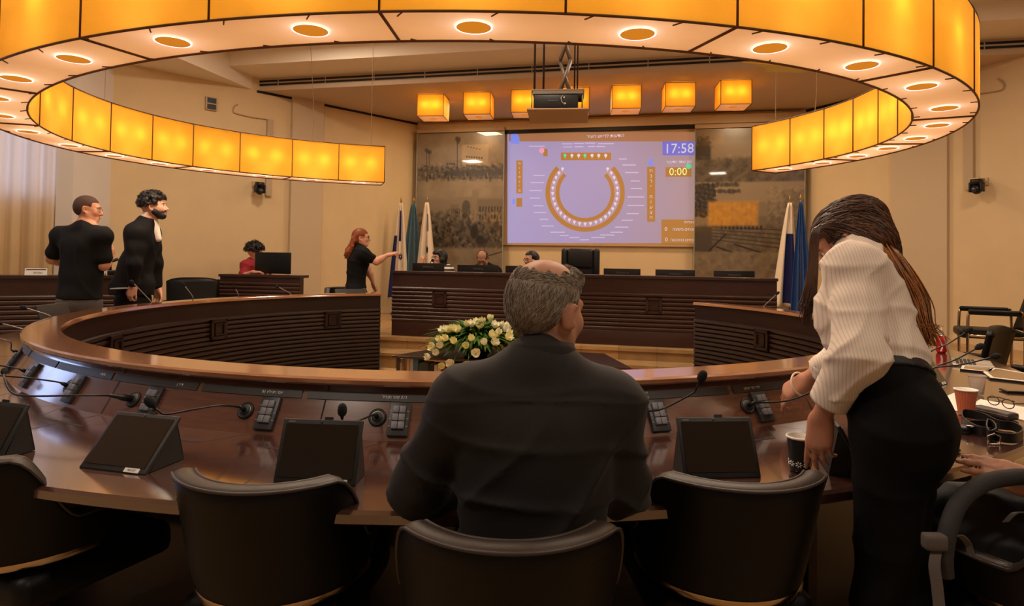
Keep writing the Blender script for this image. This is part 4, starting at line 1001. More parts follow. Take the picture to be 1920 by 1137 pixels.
# ------------------------------------------------------------------ projector on a scissor lift
p = pY(1047, 196, 6.5)
pr = thing('ceiling_projector', 'black projector hanging from a scissor lift under the ceiling', 'projector', Matrix.Translation(p) @ Matrix.Rotation(-.10, 4, 'Z'))
M_grey = mat('lift_grey_steel', (118, 104, 90), .45, .5); M_rod = mat('lift_rod', (44, 30, 24), .4, .3)
MB().box((-.02, 0, -.005), (.44, .34, .13), None, .008).build('body', M_black, pr)
m = MB()
for k in range(5): m.box((-.09+k*.02, -.172, .0), (.012, .004, .008))
m.build('connectors', mat('connector_grey', (120, 116, 110), .4, .5), pr)
MB().tube([(.05, -.175, .05), (.03, -.19, .02), (.04, -.185, -.02), (.07, -.18, -.05)], .004).build('cable', mat('cable_pale', (176, 160, 140), .5), pr)
MB().box((.07, -.172, -.03), (.02, .004, .008)).box((.06, -.172, .03), (.012, .006, .012)).build('status_label', mat('label_white', (220, 216, 206), .5), pr)
MB().lathe([(0, 0), (.05, 0), (.055, .03), (.05, .05), (0, .05)], 20, Matrix.Translation((.12, .17, 0)) @ Matrix.Rotation(R(-90), 4, 'X')).build('lens', M_black, pr)
m = MB().box((0, 0, .105), (.52, .36, .012)); m.box((0, -.17, .085), (.50, .015, .04)).box((0, .17, .085), (.50, .015, .04)).box((-.245, 0, .085), (.015, .34, .04)).box((.245, 0, .085), (.015, .34, .04)).box((-.2, -.12, .07), (.02, .02, .06)).box((.16, -.12, .07), (.02, .02, .06)).box((-.2, .12, .07), (.02, .02, .06)).box((.16, .12, .07), (.02, .02, .06))
m.build('mount_frame', M_grey, pr)
MB().box((0, -.02, -.125), (.60, .52, .012), Matrix.Rotation(R(-3), 4, 'X')).build('ceiling_cover_plate', mat('cover_plate', (170, 140, 110), .7), pr)
m = MB()
for x in (-.26, .24): m.tube([(x, -.16, -.12), (x, -.16, .10)], .006); m.tube([(x, .16, -.12), (x, .16, .10)], .006)
m.build('hanger_wire', M_grey, pr)
ztop = 4.42-p.z
for x, y in ((-.24, -.1), (-.16, .1), (.16, .1), (.19, -.1)): MB().tube([(x, y, .11), (x, y, ztop)], .011 if x < 0 else .008, 8).build('rod', M_rod, pr)
m = MB(); z0 = .115; zz = z0; st = .33
while zz < ztop-.02:
    z1 = min(zz+st, ztop)
    for y in (-.05, .02):
        m.tube([(.01, y, zz), (.12, y, z1)], .017, 6); m.tube([(.12, y+.03, zz), (.01, y+.03, z1)], .017, 6)
    zz = z1
m.build('scissor_arm', M_grey, pr)
# ------------------------------------------------------------------ wall devices
def wallpt(px, py, side):
    """pixel -> point on the left (-1) or right (+1) splayed wall"""
    o, d_ = (A_, dl) if side < 0 else (B_, dr); n = Vector((d_.y, -d_.x, 0)); r = ray(px, py); cpos = Vector((0, 0, H_))
    return cpos+r*((o-cpos).xy.dot(n.xy)/r.xy.dot(n.xy))
NL = Vector((.724, -.69, 0)); NR = Vector((-.91, -.415, 0))
def ptz(px, py, side, label, s=1):
    p = wallpt(px, py, side); n = NL if side < 0 else NR; x = Vector((-n.y, n.x, 0))*(1)
    t = thing('ptz_camera', label, 'camera', frame(p, x, n, (0, 0, 1)) @ Matrix.Scale(s, 4))
    MB().box((0, .012, .05), (.10, .024, .10), None, .006).tube([(0, .02, .07), (0, .16, .09)], .016).box((0, .17, .075), (.13, .13, .016), None, .004).build('bracket', mat('bracket_cream', (196, 168, 130), .5), t)
    MB().lathe([(0, .065), (.07, .065), (.075, .03), (.06, 0), (0, 0)], 20, Matrix.Translation((0, .17, .0))).build('base', M_black, t)
    MB().box((0, .17, .018), (.156, .08, .02)).box((-.068, .17, -.035), (.02, .08, .12), None, .006).box((.068, .17, -.035), (.02, .08, .12), None, .006).build('yoke', M_black, t)
    MB().ball((0, .17, -.06), (.06, .065, .065), 16).build('head', M_black, t)
    MB().tube([(0, .22, -.065), (0, .245, -.068)], [.035, .032], 16).build('lens', mat('lens_glass', (40, 44, 54), .05, coat=1), t)
    return t
ptz(478, 352, -1, 'black dome camera on a bracket on the left wall', 1.0)
ptz(1846, 348, 1, 'black dome camera on a bracket high on the right wall', 1.0)
p = wallpt(395, 195, -1); t = thing('wall_control_box', 'small wall box with two black windows high on the left wall', 'wall box', frame(p, (-NL.y, NL.x, 0), NL, (0, 0, 1)))
MB().box((0, .02, 0), (.17, .04, .20), None, .004).build('case', mat('box_cream', (182, 158, 124), .5), t)
for z_ in (.045, -.05): MB().box((.0, .042, z_), (.13, .008, .075)).build('dark_window', M_black, t)
t = thing('cable_duct', 'short pale cable duct on the left wall above the camera', 'cable duct', frame(wallpt(505, 225, -1), (-NL.y, NL.x, 0), NL, (0, 0, 1)))
zt_ = wallpt(505, 225, -1).z; zl = wallpt(505, 368, -1).z
MB().box((0, .025, (zl-zt_)/2), (.10, .05, zt_-zl)).build('duct_body', mat('duct_cream', (186, 162, 130), .6), t)
t = thing('cable_duct', 'long pale cable duct down the right wall beside the camera', 'cable duct', frame(wallpt(1820, 215, 1), (-NR.y, NR.x, 0), NR, (0, 0, 1)))
zt_ = wallpt(1820, 215, 1).z; zl = wallpt(1820, 357, 1).z
MB().box((0, .025, (zl-zt_)/2+.3), (.11, .05, zt_-zl+.6)).build('duct_body', mat('duct_cream', (186, 162, 130), .6), t)
def wcable(pts, side, label):
    n = NL if side < 0 else NR
    o = MB().tube(smoothpath([wallpt(x, y, side)+n*.015 for x, y in pts], 6), .009, 6).build('wall_cable', mat('cable_tan', (176, 146, 108), .6)); tag(o, label, 'cable'); return o
wcable([(445, 196), (438, 201), (437, 210), (445, 214), (470, 220), (498, 224)], -1, 'thin tan cable looping along the left wall beside the duct')
wcable([(1872, 148), (1882, 155), (1884, 163), (1876, 170), (1840, 176)], 1, 'thin tan cable looping high on the right wall')
p = wallpt(1695, 495, 1); t = thing('wall_switch', 'small dark switch plate on the right wall behind the woman with long hair', 'switch', frame(p, (-NR.y, NR.x, 0), NR, (0, 0, 1)))
MB().box((0, .03, 0), (.10, .06, .14), None, .004).build('plate', mat('switch_dark', (70, 58, 42), .5), t); MB().box((0, .063, 0), (.05, .006, .07)).build('rocker', M_black, t)
# yellow-green fabric flap lying on the right rim of the chandelier
# ================================================================== the people
SK_tan = skin('skin_tan', (186, 128, 98)); SK_fair = skin('skin_fair', (206, 150, 122)); SK_pink = skin('skin_pink', (186, 134, 106)); SK_dark = skin('skin_olive', (160, 104, 74))
K_shirt = mat('black_cotton', (31, 28, 26), .72, spec=.3, bump=.08, bscale=300, sheen=.06); K_tee = mat('black_tshirt', (17, 16, 16), .85, spec=.2, bump=.1, bscale=250); K_suit = mat('dark_suit', (16, 13, 14), .75, spec=.2, bump=.06, bscale=300)
K_trs = mat('black_trousers', (9, 8, 8), .8, spec=.15, bump=.06, bscale=260); K_grey = mat('grey_trousers', (74, 66, 62), .85, bump=.1, bscale=250); K_red = mat('red_shirt', (150, 34, 44), .8, bump=.1, bscale=200)
K_wht = mat('white_shirt', (228, 214, 200), .8)
H_blk = mat('hair_black', (22, 16, 14), .5, var=.3, scale=60, stretch=(4, 4, .6)); H_brn = mat('hair_brown', (70, 42, 26), .45, var=.4, scale=50, stretch=(5, 5, .5)); H_red = mat('hair_auburn', (128, 62, 26), .5, var=.35, scale=50, stretch=(4, 4, .6))
H_gry = mat('hair_grey', (132, 120, 104), .7, var=.45, scale=150, stretch=(1, 1, .12)); H_srt = mat('hair_shaved', (66, 44, 34), .8, var=.25, scale=200)
def set_inv(o, t): o.matrix_parent_inverse = t.matrix_world.inverted(); return o
# ------------------------------------------------------------------ seated man in the foreground, seen from behind
J = dict(pelvis=(.055, 1.49, .58), neck=(.068, 1.545, 1.105), head=(.090, 1.60, 1.245), shL=(-.105, 1.53, 1.025), shR=(.235, 1.545, 1.02), elL=(-.215, 1.56, .82), elR=(.275, 1.585, .82),
         wrL=(-.10, 1.80, .785), wrR=(.20, 1.83, .785), hipL=(-.05, 1.52, .56), hipR=(.16, 1.52, .56), knL=(-.08, 1.93, .55), knR=(.2, 1.93, .55), anL=(-.08, 1.86, .10), anR=(.2, 1.86, .10), footL=(-.09, 2.02, .04), footR=(.22, 2.02, .04))
J = {k: Vector(v) for k, v in J.items()}
HM = rotM(R(-43), R(-8), R(3))
tman = person('man with grey hair and a bald crown seated from behind in a black shirt', J, SK_pink, .0045,
              [dict(w=J['wrL'], d=(.9, .45, -.02), n=(0, 0, 1), right=False), dict(w=J['wrR'], d=(-.9, .4, -.02), n=(0, 0, 1), right=True)], HM, hs=1.02)
face_parts(J['head'], HM, tman, 1.02, brow=(90, 76, 62))
S = SDF(); torso_prims(S, J, 1, .012, 1.06, 1.05, .06, neck=False, hips=True, waist=1.02)
for n_ in 'LR':
    arm_prims(S, J, n_, 1, .015, .03, r=(.062, .050, .043, .032))
f1 = folds(26, .015, (.25, 0, 1), .5, 3); f2 = folds(17, .015, (-.6, .1, .8), .6, 8)
def dsp(X, Y, Z):
    lo_ = np.clip((1.02-Z)/.12, 0, 1); yoke = np.exp(-((Z-(1.055-.25*(X-.068)**2))/.004)**2)*.003*(Z > .9)
    return (f1(X, Y, Z)*(.35+.65*lo_)+f2(X, Y, Z)*(.25+.75*lo_))-yoke
cloth(tman, 'shirt', S, .006, K_shirt, dsp, None, 1)
# collar
cm = MB(); g = []
for i in range(29):
    a = 2*math.pi*i/28; cx_, cy_ = .075+.072*math.cos(a), 1.562+.068*math.sin(a)
    g.append([(cx_, cy_, 1.112-.022*math.sin(a)), (cx_+.0*math.cos(a), cy_, 1.160-.016*math.sin(a)), (cx_+.006*math.cos(a), cy_+.006*math.sin(a), 1.166-.016*math.sin(a)), (cx_+.013*math.cos(a), cy_+.013*math.sin(a), 1.150-.02*math.sin(a)), (cx_+.020*math.cos(a), cy_+.020*math.sin(a), 1.118-.022*math.sin(a))])
set_inv(cm.grid(g).build('collar', K_shirt, tman), tman)
S = SDF()
for n_ in 'LR': leg_prims(S, J, n_, 1, .012)
S.ell(J['pelvis'], (.18, .135, .11), bframe(J), .05)
cloth(tman, 'trousers', S, .012, K_trs)
# hair: short grey fringe round a bald crown
def hloc(c, M, s, fn):
    c = V3(c); A = np.array(M, np.float32)
    def f(X, Y, Z):
        u = [((X-c[0])*A[0, j]+(Y-c[1])*A[1, j]+(Z-c[2])*A[2, j])/s for j in range(3)]; return fn(*u)
    return f
def P_(c, M, s=1): return lambda x, y, z: Vector(c)+M @ (Vector((x, y, z))*s)
q = P_(J['head'], HM, 1.02); S = SDF(); S.ell(q(0, -.020, .040), (.0825, .1025, .0875), HM, .02); S.ell(q(0, -.048, .008), (.075, .076, .078), HM, .02); S.ell(q(0, .052, .088), (.055, .034, .026), HM, .03)
def hair_cut(bald_r=.074, by=-.035, bz=.130, nape=-.055, front=.03, ftop=.05):
    def f(x, y, z):
        ax_ = np.abs(x); c = np.maximum(nape-.35*(y+.11)-z, np.minimum(y-front, ftop-z))
        c = np.maximum(c, np.minimum(ax_-.055, .031-np.sqrt((y-.000)**2+((z+.010)*.85)**2)))
        c = np.maximum(c, np.minimum(np.minimum(ax_-.05, -z-.002), y+.018))
        if bald_r: c = np.maximum(c, bald_r+.006*np.sin(x*130)*np.sin(y*110+1)+.004*np.sin(x*290+y*210)-np.sqrt(x*x+(y-by)**2+(z-bz)**2))
        return c
    return f
bald = hair_cut()
nz = lambda X, Y, Z: .0010*np.sin(X*420+np.sin(Z*70)*2)*np.sin(Y*390+np.sin(Z*90))
cloth(tman, 'hair', S, .0045, H_gry, nz, hloc(J['head'], HM, 1.02, bald), 1, 'short grey hair round a bald crown')
hm = [o for o in tman.children if o.name.startswith('hair')][0]; back = HM @ Vector((0, -.55, 0)); mid_ = q(0, -.02, .03)
def fl(p):
    l = HM.inverted() @ (p-J['head']); return HM @ Vector((l.x*1.5, -.5, -1.0)) if l.z < .06 else HM @ Vector((l.x*3+.2, .35, .1))
H_gl = mat('hair_light_grey', (178, 166, 150), .6); H_gd = mat('hair_dark_grey', (92, 82, 70), .6)
fuzz(tman, 'hair_strands', hm, 2600, .024, .0005, H_gl, fl, 1, lift=.0012, wob=.12); fuzz(tman, 'hair_strands', hm, 2600, .024, .0005, H_gd, fl, 2, lift=.0012, wob=.12)

# ------------------------------------------------------------------ woman in the white shirt leaning over the table
yw = R(48); fwd = Vector((-math.sin(yw), math.cos(yw), 0)); rgt = Vector((math.cos(yw), math.sin(yw), 0))
nk = Vector((1.075, 1.98, 1.375)); pe = Vector((1.030, 1.72, .95))
J = dict(pelvis=pe, neck=nk, head=Vector((1.070, 2.06, 1.442)), shL=nk-rgt*.155+Vector((.008, -.035, -.024)), shR=nk+rgt*.155+Vector((0, 0, -.030)), elL=pY(1610, 652, 1.70), wrL=pY(1539, 782, 1.80),
         elR=Vector((1.21, 2.24, 1.08)), wrR=pY(1512, 712, 2.31), hipL=pe-rgt*.048+Vector((0, 0, -.05)), hipR=pe+rgt*.07+Vector((0, 0, -.05)), knL=Vector((.965, 1.66, .50)), knR=Vector((1.055, 1.755, .50)), anL=Vector((.965, 1.61, .09)), anR=Vector((1.04, 1.70, .09)))
J['footL'] = J['anL']+fwd*.15+Vector((0, 0, -.05)); J['footR'] = J['anR']+fwd*.15+Vector((0, 0, -.05))
HM = rotM(R(62), R(-36), R(0))
tw = person('woman with long brown hair in a white shirt leaning over the table', J, SK_tan, .006,
            [dict(w=J['wrL'], d=(-.05, .06, -1), n=(-.75, -.65, 0), right=False, curl=(14, 20, 14), fing=[(2, 8, 6), (14, 20, 12), (22, 28, 18), (28, 34, 22)], thumb=(16, 20), s=.90),
             dict(w=J['wrR'], d=(-.62, .40, -.62), n=(-.55, -.45, .65), right=True, curl=(30, 40, 25), fing=[(16, 30, 20), (34, 42, 28), (40, 48, 30), (44, 48, 30)], thumb=(30, 34), s=.95)], HM, s=.90, wide=.74, deep=.9, hs=.91)
face_parts(J['head'], HM, tw, .91)
S = SDF(); torso_prims(S, J, .90, .014, .82, .95, .06, neck=False, hips=False, waist=.86)
S.ell(pe.lerp(nk, .26), (.106, .104, .12), bframe(J), .06)
S.ell(nk.lerp(pe, .42)+fwd*.075, (.13, .075, .085), bframe(J), .06)
S.cap(nk-Vector((0, 0, .03)), nk+(J['head']-nk)*.35, .066, .060, .03)
wc = pe.lerp(nk, .31); ua = bframe(J) @ Vector((0, 0, 1))
stripe = mat('white_striped_shirt', (226, 208, 190), .82, bump=.05, bscale=200, sheen=.1); nt = stripe.node_tree; b = nt.nodes['Principled BSDF']
wv = nt.nodes.new('ShaderNodeTexWave'); wv.inputs['Scale'].default_value = 40; wv.inputs['Distortion'].default_value = .3; wv.inputs['Detail'].default_value = 0; tc = nt.nodes['Texture Coordinate']
mp = nt.nodes.new('ShaderNodeMapping'); mp.inputs['Rotation'].default_value = (0, R(6), R(12)); nt.links.new(tc.outputs['Object'], mp.inputs['Vector']); nt.links.new(mp.outputs['Vector'], wv.inputs['Vector'])
rp_ = nt.nodes.new('ShaderNodeValToRGB'); rp_.color_ramp.elements[0].color = (*lin((214, 194, 174)), 1); rp_.color_ramp.elements[1].color = (*lin((232, 218, 202)), 1); rp_.color_ramp.elements[1].position = .35
nt.links.new(wv.outputs['Fac'], rp_.inputs['Fac']); nt.links.new(rp_.outputs['Color'], b.inputs['Base Color'])
f1 = folds(24, .011, (.3, .2, .9), .6, 12); f2 = folds(34, .007, (-.7, .2, .6), .6, 4)
S.chain([J['shL'], J['shL'].lerp(J['elL'], .5), J['elL']+Vector((.005, 0, -.02)), J['elL'].lerp(J['wrL'], .50)], [.062, .064, .070, .054], .016)
S.chain([J['shR'], J['shR'].lerp(J['elR'], .5), J['elR'], J['elR'].lerp(J['wrR'], .62)], [.066, .064, .064, .052], .016)
cloth(tw, 'shirt', S, .006, stripe, lambda X, Y, Z: f1(X, Y, Z)*1.1+f2(X, Y, Z)*1.0+.016*np.clip((.012-((X-wc.x)*ua.x+(Y-wc.y)*ua.y+(Z-wc.z)*ua.z))/.02, 0, 1)*(np.abs(X-wc.x)+np.abs(Y-wc.y) < .22))
for n_, a_, b_, r_ in (('L', .50, .78, .052), ('R', .58, .78, .049)):
    p0, p1 = J['el'+n_].lerp(J['wr'+n_], a_), J['el'+n_].lerp(J['wr'+n_], b_); m = MB(); m.tube([p0, p0.lerp(p1, .15), p0.lerp(p1, .9), p1, p1.lerp(p0, .06), p1.lerp(p0, .3)], [r_*1.0, r_*1.04, r_, r_*.99, r_*.90, r_*.86], 24, cap=False)
    set_inv(m.build('cuff', stripe, tw), tw)
S = SDF()
for n_ in 'LR': leg_prims(S, J, n_, .88, .014, .05, False)
S.ell(pe+Vector((0, 0, .0)), (.098, .102, .13), bframe(J), .06); S.ell(pe-fwd*.05-rgt*.045+Vector((0, 0, -.015)), (.075, .080, .115), None, .06); S.ell(pe-fwd*.05+rgt*.045+Vector((0, 0, -.015)), (.075, .080, .115), None, .06)
S.ell(pe.lerp(nk, .22), (.108, .106, .13), bframe(J), .05)
f3 = folds(20, .006, (.2, .1, 1), .5, 9)
hgt = lambda X, Y, Z: (X-wc.x)*ua.x+(Y-wc.y)*ua.y+(Z-wc.z)*ua.z
cloth(tw, 'trousers', S, .007, K_trs, lambda X, Y, Z: f3(X, Y, Z)*(Z < .98), lambda X, Y, Z: hgt(X, Y, Z))
cloth(tw, 'waistband', S, .006, mat('waistband_black', (30, 27, 28), .6), lambda X, Y, Z: X*0-.006, lambda X, Y, Z: np.abs(hgt(X, Y, Z)+.018)-.021)
for n_ in 'LR':
    S = SDF(); S.cap(J['an'+n_]+Vector((0, 0, -.04)), J['foot'+n_], .045, .036, .03); cloth(tw, 'shoe', S, .01, K_trs)
S = SDF(); q = P_(J['head'], HM, .91); S.ell(q(0, -.022, .042), (.080, .099, .083), HM, .02); S.ell(q(0, -.060, -.02), (.072, .062, .085), HM, .04)
S.chain([q(0, -.09, .03), nk+Vector((.05, .0, .06)), nk+Vector((.11, -.03, -.06))], [.072, .046, .018], .05)
def nzh(X, Y, Z): return .0028*np.sin((X*.8+Y*.5)*520+np.sin(Z*40)*3)+.002*np.sin((X-Y)*300+Z*60)
cut = hloc(J['head'], HM, .91, lambda x, y, z: np.maximum(np.minimum(y-.035, .055-z), np.minimum(np.minimum(np.abs(x)-.05, .040-np.sqrt((y+.006)**2+(z+.016)**2)), y+.03)))
cloth(tw, 'hair', S, .006, H_brn, None, cut, 1, 'long brown hair')
hm = [o for o in tw.children if o.name.startswith('hair')][0]; H_mid = mat('hair_mid_brown', (104, 64, 34), .42, var=.4, scale=50, stretch=(5, 5, .5)); H_hi = mat('hair_shine', (142, 122, 106), .3)  # pale grey strands paint the shine into the crown hair
def fl(p):
    l = HM.inverted() @ (p-J['head']); return HM @ Vector((l.x*4, -.8 if l.z > .0 else -.3, -.3 if l.z > .05 else -1.0))
fuzz(tw, 'crown_strands', hm, 700, .10, .0014, H_brn, fl, 4, wob=.12); fuzz(tw, 'crown_strands', hm, 150, .10, .0011, H_hi, fl, 5, lambda p: (HM.inverted() @ (p-J['head'])).z > .03, wob=.12)
fuzz(tw, 'crown_strands', hm, 420, .09, .0014, H_mid, fl, 6, lambda p: (HM.inverted() @ (p-J['head'])).y < -.03 and (HM.inverted() @ (p-J['head'])).z < .09, wob=.15)
rr = random.Random(11); cs = []
H_gold = mat('hair_golden_brown', (158, 98, 46), .42, var=.4, scale=50, stretch=(5, 5, .5))
for i in range(560):   # down her back on the right
    a = rr.uniform(-1, 1); p0 = q(rr.uniform(-.04, .05), rr.uniform(-.06, -.02), rr.uniform(.03, .08))
    k = rr.gauss(0, 1); d0 = rr.uniform(-.03, .03)
    pts = [q(rr.uniform(-.03, .05), -.06, .07), q(.02+.05*a, -.108, .02), pY(1634+24*a, 446+rr.uniform(-8, 8), 2.0+d0*.5), pY(1670+26*a+4*k, 494+rr.uniform(-8, 14), 1.86+d0*.4), pY(1707+27*a+6*k, 560+rr.uniform(-8, 10), 1.83+d0), pY(1724+20*a+5*k, 606+rr.uniform(-4, 10), 1.80+d0), pY(1734+20*a+11*k, 640+rr.uniform(-34, 14), 1.79+d0)]
    cs.append(smoothpath(pts, 4))
strands(tw, 'hair_strands', cs[::2]+cs[1::4], .0021, H_gold, 'golden brown hair lengths falling down the back'); strands(tw, 'hair_strands', cs[3::4], .0021, mat('hair_mid_brown', (104, 64, 34), .42, var=.4, scale=50, stretch=(5, 5, .5)))
cs = []
for i in range(70):    # in front of the face on the left
    a = rr.uniform(-1, 1); k = rr.gauss(0, 1); p0 = q(-.070+rr.uniform(-.006, .006), rr.uniform(-.02, .045), rr.uniform(.02, .07))
    cs.append(smoothpath([p0, pY(1531+6*a, 430, 1.99), pY(1524+8*a+k, 500, 1.98), pY(1518+9*a+3*k, 560+rr.uniform(-10, 10), 1.97), pY(1514+10*a+6*k, 592+rr.uniform(-30, 26), 1.96)], 4))
strands(tw, 'front_strands', cs, .0032, H_brn)
o = MB().tube([J['wrR'].lerp(J['elR'], -.14)+Vector((.033*math.cos(a), .012*math.cos(a)+.02*math.sin(a), .036*math.sin(a))) for a in np.linspace(0, 2*math.pi, 25)], .004, 8).build('bracelet', mat('bracelet_cream', (226, 206, 180), .35), tw); set_inv(o, tw)
# ------------------------------------------------------------------ tall man in black T-shirt, far left
def P3(px, py, d): return pY(px, py, d)
J = dict(neck=P3(160, 420, 5.92), pelvis=P3(149, 556, 5.9), head=P3(166, 393, 5.94), shL=P3(114, 443, 5.98), shR=P3(192, 444, 5.86), elL=P3(98, 486, 6.0), wrL=P3(130, 494, 6.26), elR=P3(195, 498, 5.88), wrR=P3(205, 486, 6.10))
Z0 = J['pelvis'].z; px_, py_ = J['pelvis'].x, J['pelvis'].y
for n_, q_ in (('L', -1), ('R', 1)):
    J['hip'+n_] = Vector((px_+q_*.095, py_-q_*.02, Z0-.06)); J['kn'+n_] = Vector((px_+q_*.11, py_+.02, Z0*.52)); J['an'+n_] = Vector((px_+q_*.12, py_-.02, .09)); J['foot'+n_] = Vector((px_+q_*.15, py_+.14, .04))
HM = rotM(R(-68), R(-4), 0)
tt = person('tall man with cropped hair in a black T-shirt standing beyond the left of the table', J, SK_tan, .009, [dict(w=J['wrR'], d=(.02, .25, 1), n=(.9, -.4, .1), right=True, curl=(20, 25, 18)), dict(w=J['wrL'], d=(.5, .8, .1), n=(0, .2, 1), right=False)], HM, s=1.06, wide=1.02, hs=1.02)
face_parts(J['head'], HM, tt, 1.02); glasses(J['head'], HM, tt, 1.02, (150, 120, 90))
S = SDF(); torso_prims(S, J, 1.02, .012, 1.02, 1.05, .07, neck=False, waist=1.12, nl=.04)
B = bframe(J)
for n_, q_ in (('L', -1), ('R', 1)):
    S.chain([J['sh'+n_], J['sh'+n_].lerp(J['el'+n_], .72)], [.054, .074], .03); S.cap(J['neck'].lerp(J['pelvis'], .35)+B @ Vector((q_*.10, 0, 0)), J['pelvis']+B @ Vector((q_*.10, 0, -.05)), .092, .10, .06)
f1 = folds(15, .008, (.9, .2, .35), .6, 5); zh = P3(150, 561, 5.9).z; cloth(tt, 'tshirt', S, .009, K_tee, lambda X, Y, Z: f1(X, Y, Z), lambda X, Y, Z: zh-Z+X*0+Y*0)
S = SDF()
for n_ in 'LR': leg_prims(S, J, n_, 1.05, .02, .05, False)
S.ell(J['pelvis']-Vector((0, 0, .07)), (.175, .14, .13), None, .05); cloth(tt, 'trousers', S, .012, K_grey)
for n_ in 'LR':
    S = SDF(); S.cap(J['an'+n_]+Vector((0, 0, -.04)), J['foot'+n_], .05, .04, .03); cloth(tt, 'shoe', S, .012, K_trs)
S = SDF(); q = P_(J['head'], HM, 1.02); S.ell(q(0, -.020, .042), (.082, .102, .087), HM, .02); S.ell(q(0, -.047, .008), (.076, .077, .078), HM, .02)
cloth(tt, 'hair', S, .008, H_srt, None, hloc(J['head'], HM, 1.02, hair_cut(0, front=.035, ftop=.062)), 1, 'cropped hair')
# ------------------------------------------------------------------ bearded man in dark suit
J = dict(neck=P3(276, 412, 6.50), pelvis=P3(250, 552, 6.52), head=P3(290, 388, 6.50), shR=P3(256, 437, 6.36), shL=P3(280, 438, 6.64), elR=P3(252, 496, 6.30), wrR=P3(250, 536, 6.32), elL=P3(292, 492, 6.70), wrL=P3(296, 540, 6.72))
Z0 = J['pelvis'].z; px_, py_ = J['pelvis'].x, J['pelvis'].y
for n_, q_ in (('L', 1), ('R', -1)):
    J['hip'+n_] = Vector((px_, py_+q_*.095, Z0-.06)); J['kn'+n_] = Vector((px_+.05, py_+q_*.1, Z0*.52)); J['an'+n_] = Vector((px_+.02, py_+q_*.11, .09)); J['foot'+n_] = Vector((px_+.18, py_+q_*.12, .04))
HM = rotM(R(-78), R(6), 0)
ts = person('bearded man with curly dark hair standing in a dark suit', J, SK_fair, .009, [dict(w=J['wrR'], d=(-.35, -.05, -.9), n=(-.2, -.95, .1), right=True, curl=(35, 40, 25), thumb=(20, 20), s=1.1), dict(w=J['wrL'], d=(.05, 0, -1), n=(0, 1, 0), right=False, s=1.1)], HM, s=1.1, hs=1.06)
face_parts(J['head'], HM, ts, 1.06)
S = SDF(); torso_prims(S, J, 1.04, .014, 1.0, .95, .09, neck=False, waist=1.0, nl=.045)
B = bframe(J); S.chain([J['neck'].lerp(J['pelvis'], .62)-B @ Vector((0, .05, 0)), J['pelvis']-B @ Vector((0, .09, 0)), P3(222, 538, 6.5)], [.13, .12, .07], .08); S.chain([J['pelvis']+B @ Vector((0, .05, .1)), J['pelvis']+B @ Vector((.0, .06, -.08))], [.13, .13], .06)
for n_ in 'LR': S.chain([J['sh'+n_], J['sh'+n_].lerp(J['el'+n_], .5), J['el'+n_], J['el'+n_].lerp(J['wr'+n_], .88)], [.074, .068, .058, .046], .06)
f1 = folds(13, .006, (.8, .5, .35), .6, 15); zh = P3(225, 553, 6.5).z; cloth(ts, 'jacket', S, .009, K_suit, lambda X, Y, Z: f1(X, Y, Z), lambda X, Y, Z: zh-Z+X*0+Y*0)
S = SDF(); q = P_(J['neck'], B, 1.0); S.cap(q(0, .0, .01), J['neck'].lerp(J['head'], .42), .073, .066, .03); S.cap(q(0, .06, -.02), q(0, .135, -.17), .05, .035, .03); cloth(ts, 'collar', S, .008, K_wht, None, None, 1, 'white shirt collar')
S = SDF()
for n_ in 'LR': leg_prims(S, J, n_, 1.08, .022, .05, False)
S.ell(J['pelvis']-Vector((0, 0, .06)), (.15, .16, .13), None, .05); cloth(ts, 'trousers', S, .012, K_suit)
for n_ in 'LR':
    S = SDF(); S.cap(J['an'+n_]+Vector((0, 0, -.04)), J['foot'+n_], .05, .04, .03); cloth(ts, 'shoe', S, .012, K_trs)
def curly(t, c, M, s, m, rad, seed, low=-.02, n=90, r0=(.020, .030), front=.07):
    S = SDF(); q = P_(c, M, s); rr = random.Random(seed); S.ell(q(0, -.02, .045), (.083*s, .102*s, .086*s), M, .02)
    for i in range(n):
        th = math.acos(rr.uniform(-.25, 1)); ph = rr.uniform(0, 2*math.pi); x, y, z = math.sin(th)*math.cos(ph), math.sin(th)*math.sin(ph), math.cos(th)
        if z*.1+.04 < .055 and y > .45: continue
        S.ell(q(x*(.083+rad), -.02+y*(.102+rad), .045+z*(.09+rad)), rr.uniform(*r0)*s, None, .008)
    cut = hloc(c, M, s, lambda x, y, z: np.maximum(np.minimum(y-.045, .062-z), np.maximum(low-.3*(y+.10)-z, np.minimum(np.minimum(np.abs(x)-.05, .030-np.sqrt((y+.002)**2+(z+.012)**2)), y+.03))))
    return cloth(t, 'hair', S, .008, m, None, cut, 1, 'curly dark hair')
ho = curly(ts, J['head'], HM, 1.06, H_blk, .014, 4, -.05, 260, (.011, .019)); fuzz(ts, 'curls', ho, 420, .04, .0022, H_blk, lambda p: Vector((0, 0, -.2)), 7, lift=.014, wob=1.0)
S = SDF(); q = P_(J['head'], HM, 1.06); S.ell(q(0, .028, -.030), (.069, .071, .094), HM, .02); S.ell(q(0, .064, -.094), (.033, .029, .029), HM, .03)
for q_ in (-1, 1): S.cap(q(q_*.056, -.002, -.045), q(q_*.024, .058, -.094), .0275, .0235, .03)
S.cap(q(-.024, .090, -.056), q(.024, .090, -.056), .007, .007, .01)
cloth(ts, 'beard', S, .006, H_blk, lambda X, Y, Z: .0012*np.sin(X*400)*np.sin(Y*380)*np.sin(Z*410), hloc(J['head'], HM, 1.06, lambda x, y, z: np.maximum(np.maximum(np.minimum(np.minimum(.020-np.abs(x), y-.07), .011-np.abs(z+.071)), z+.046-.42*(.085-y)), -.012-y)), 1, 'short dark beard')
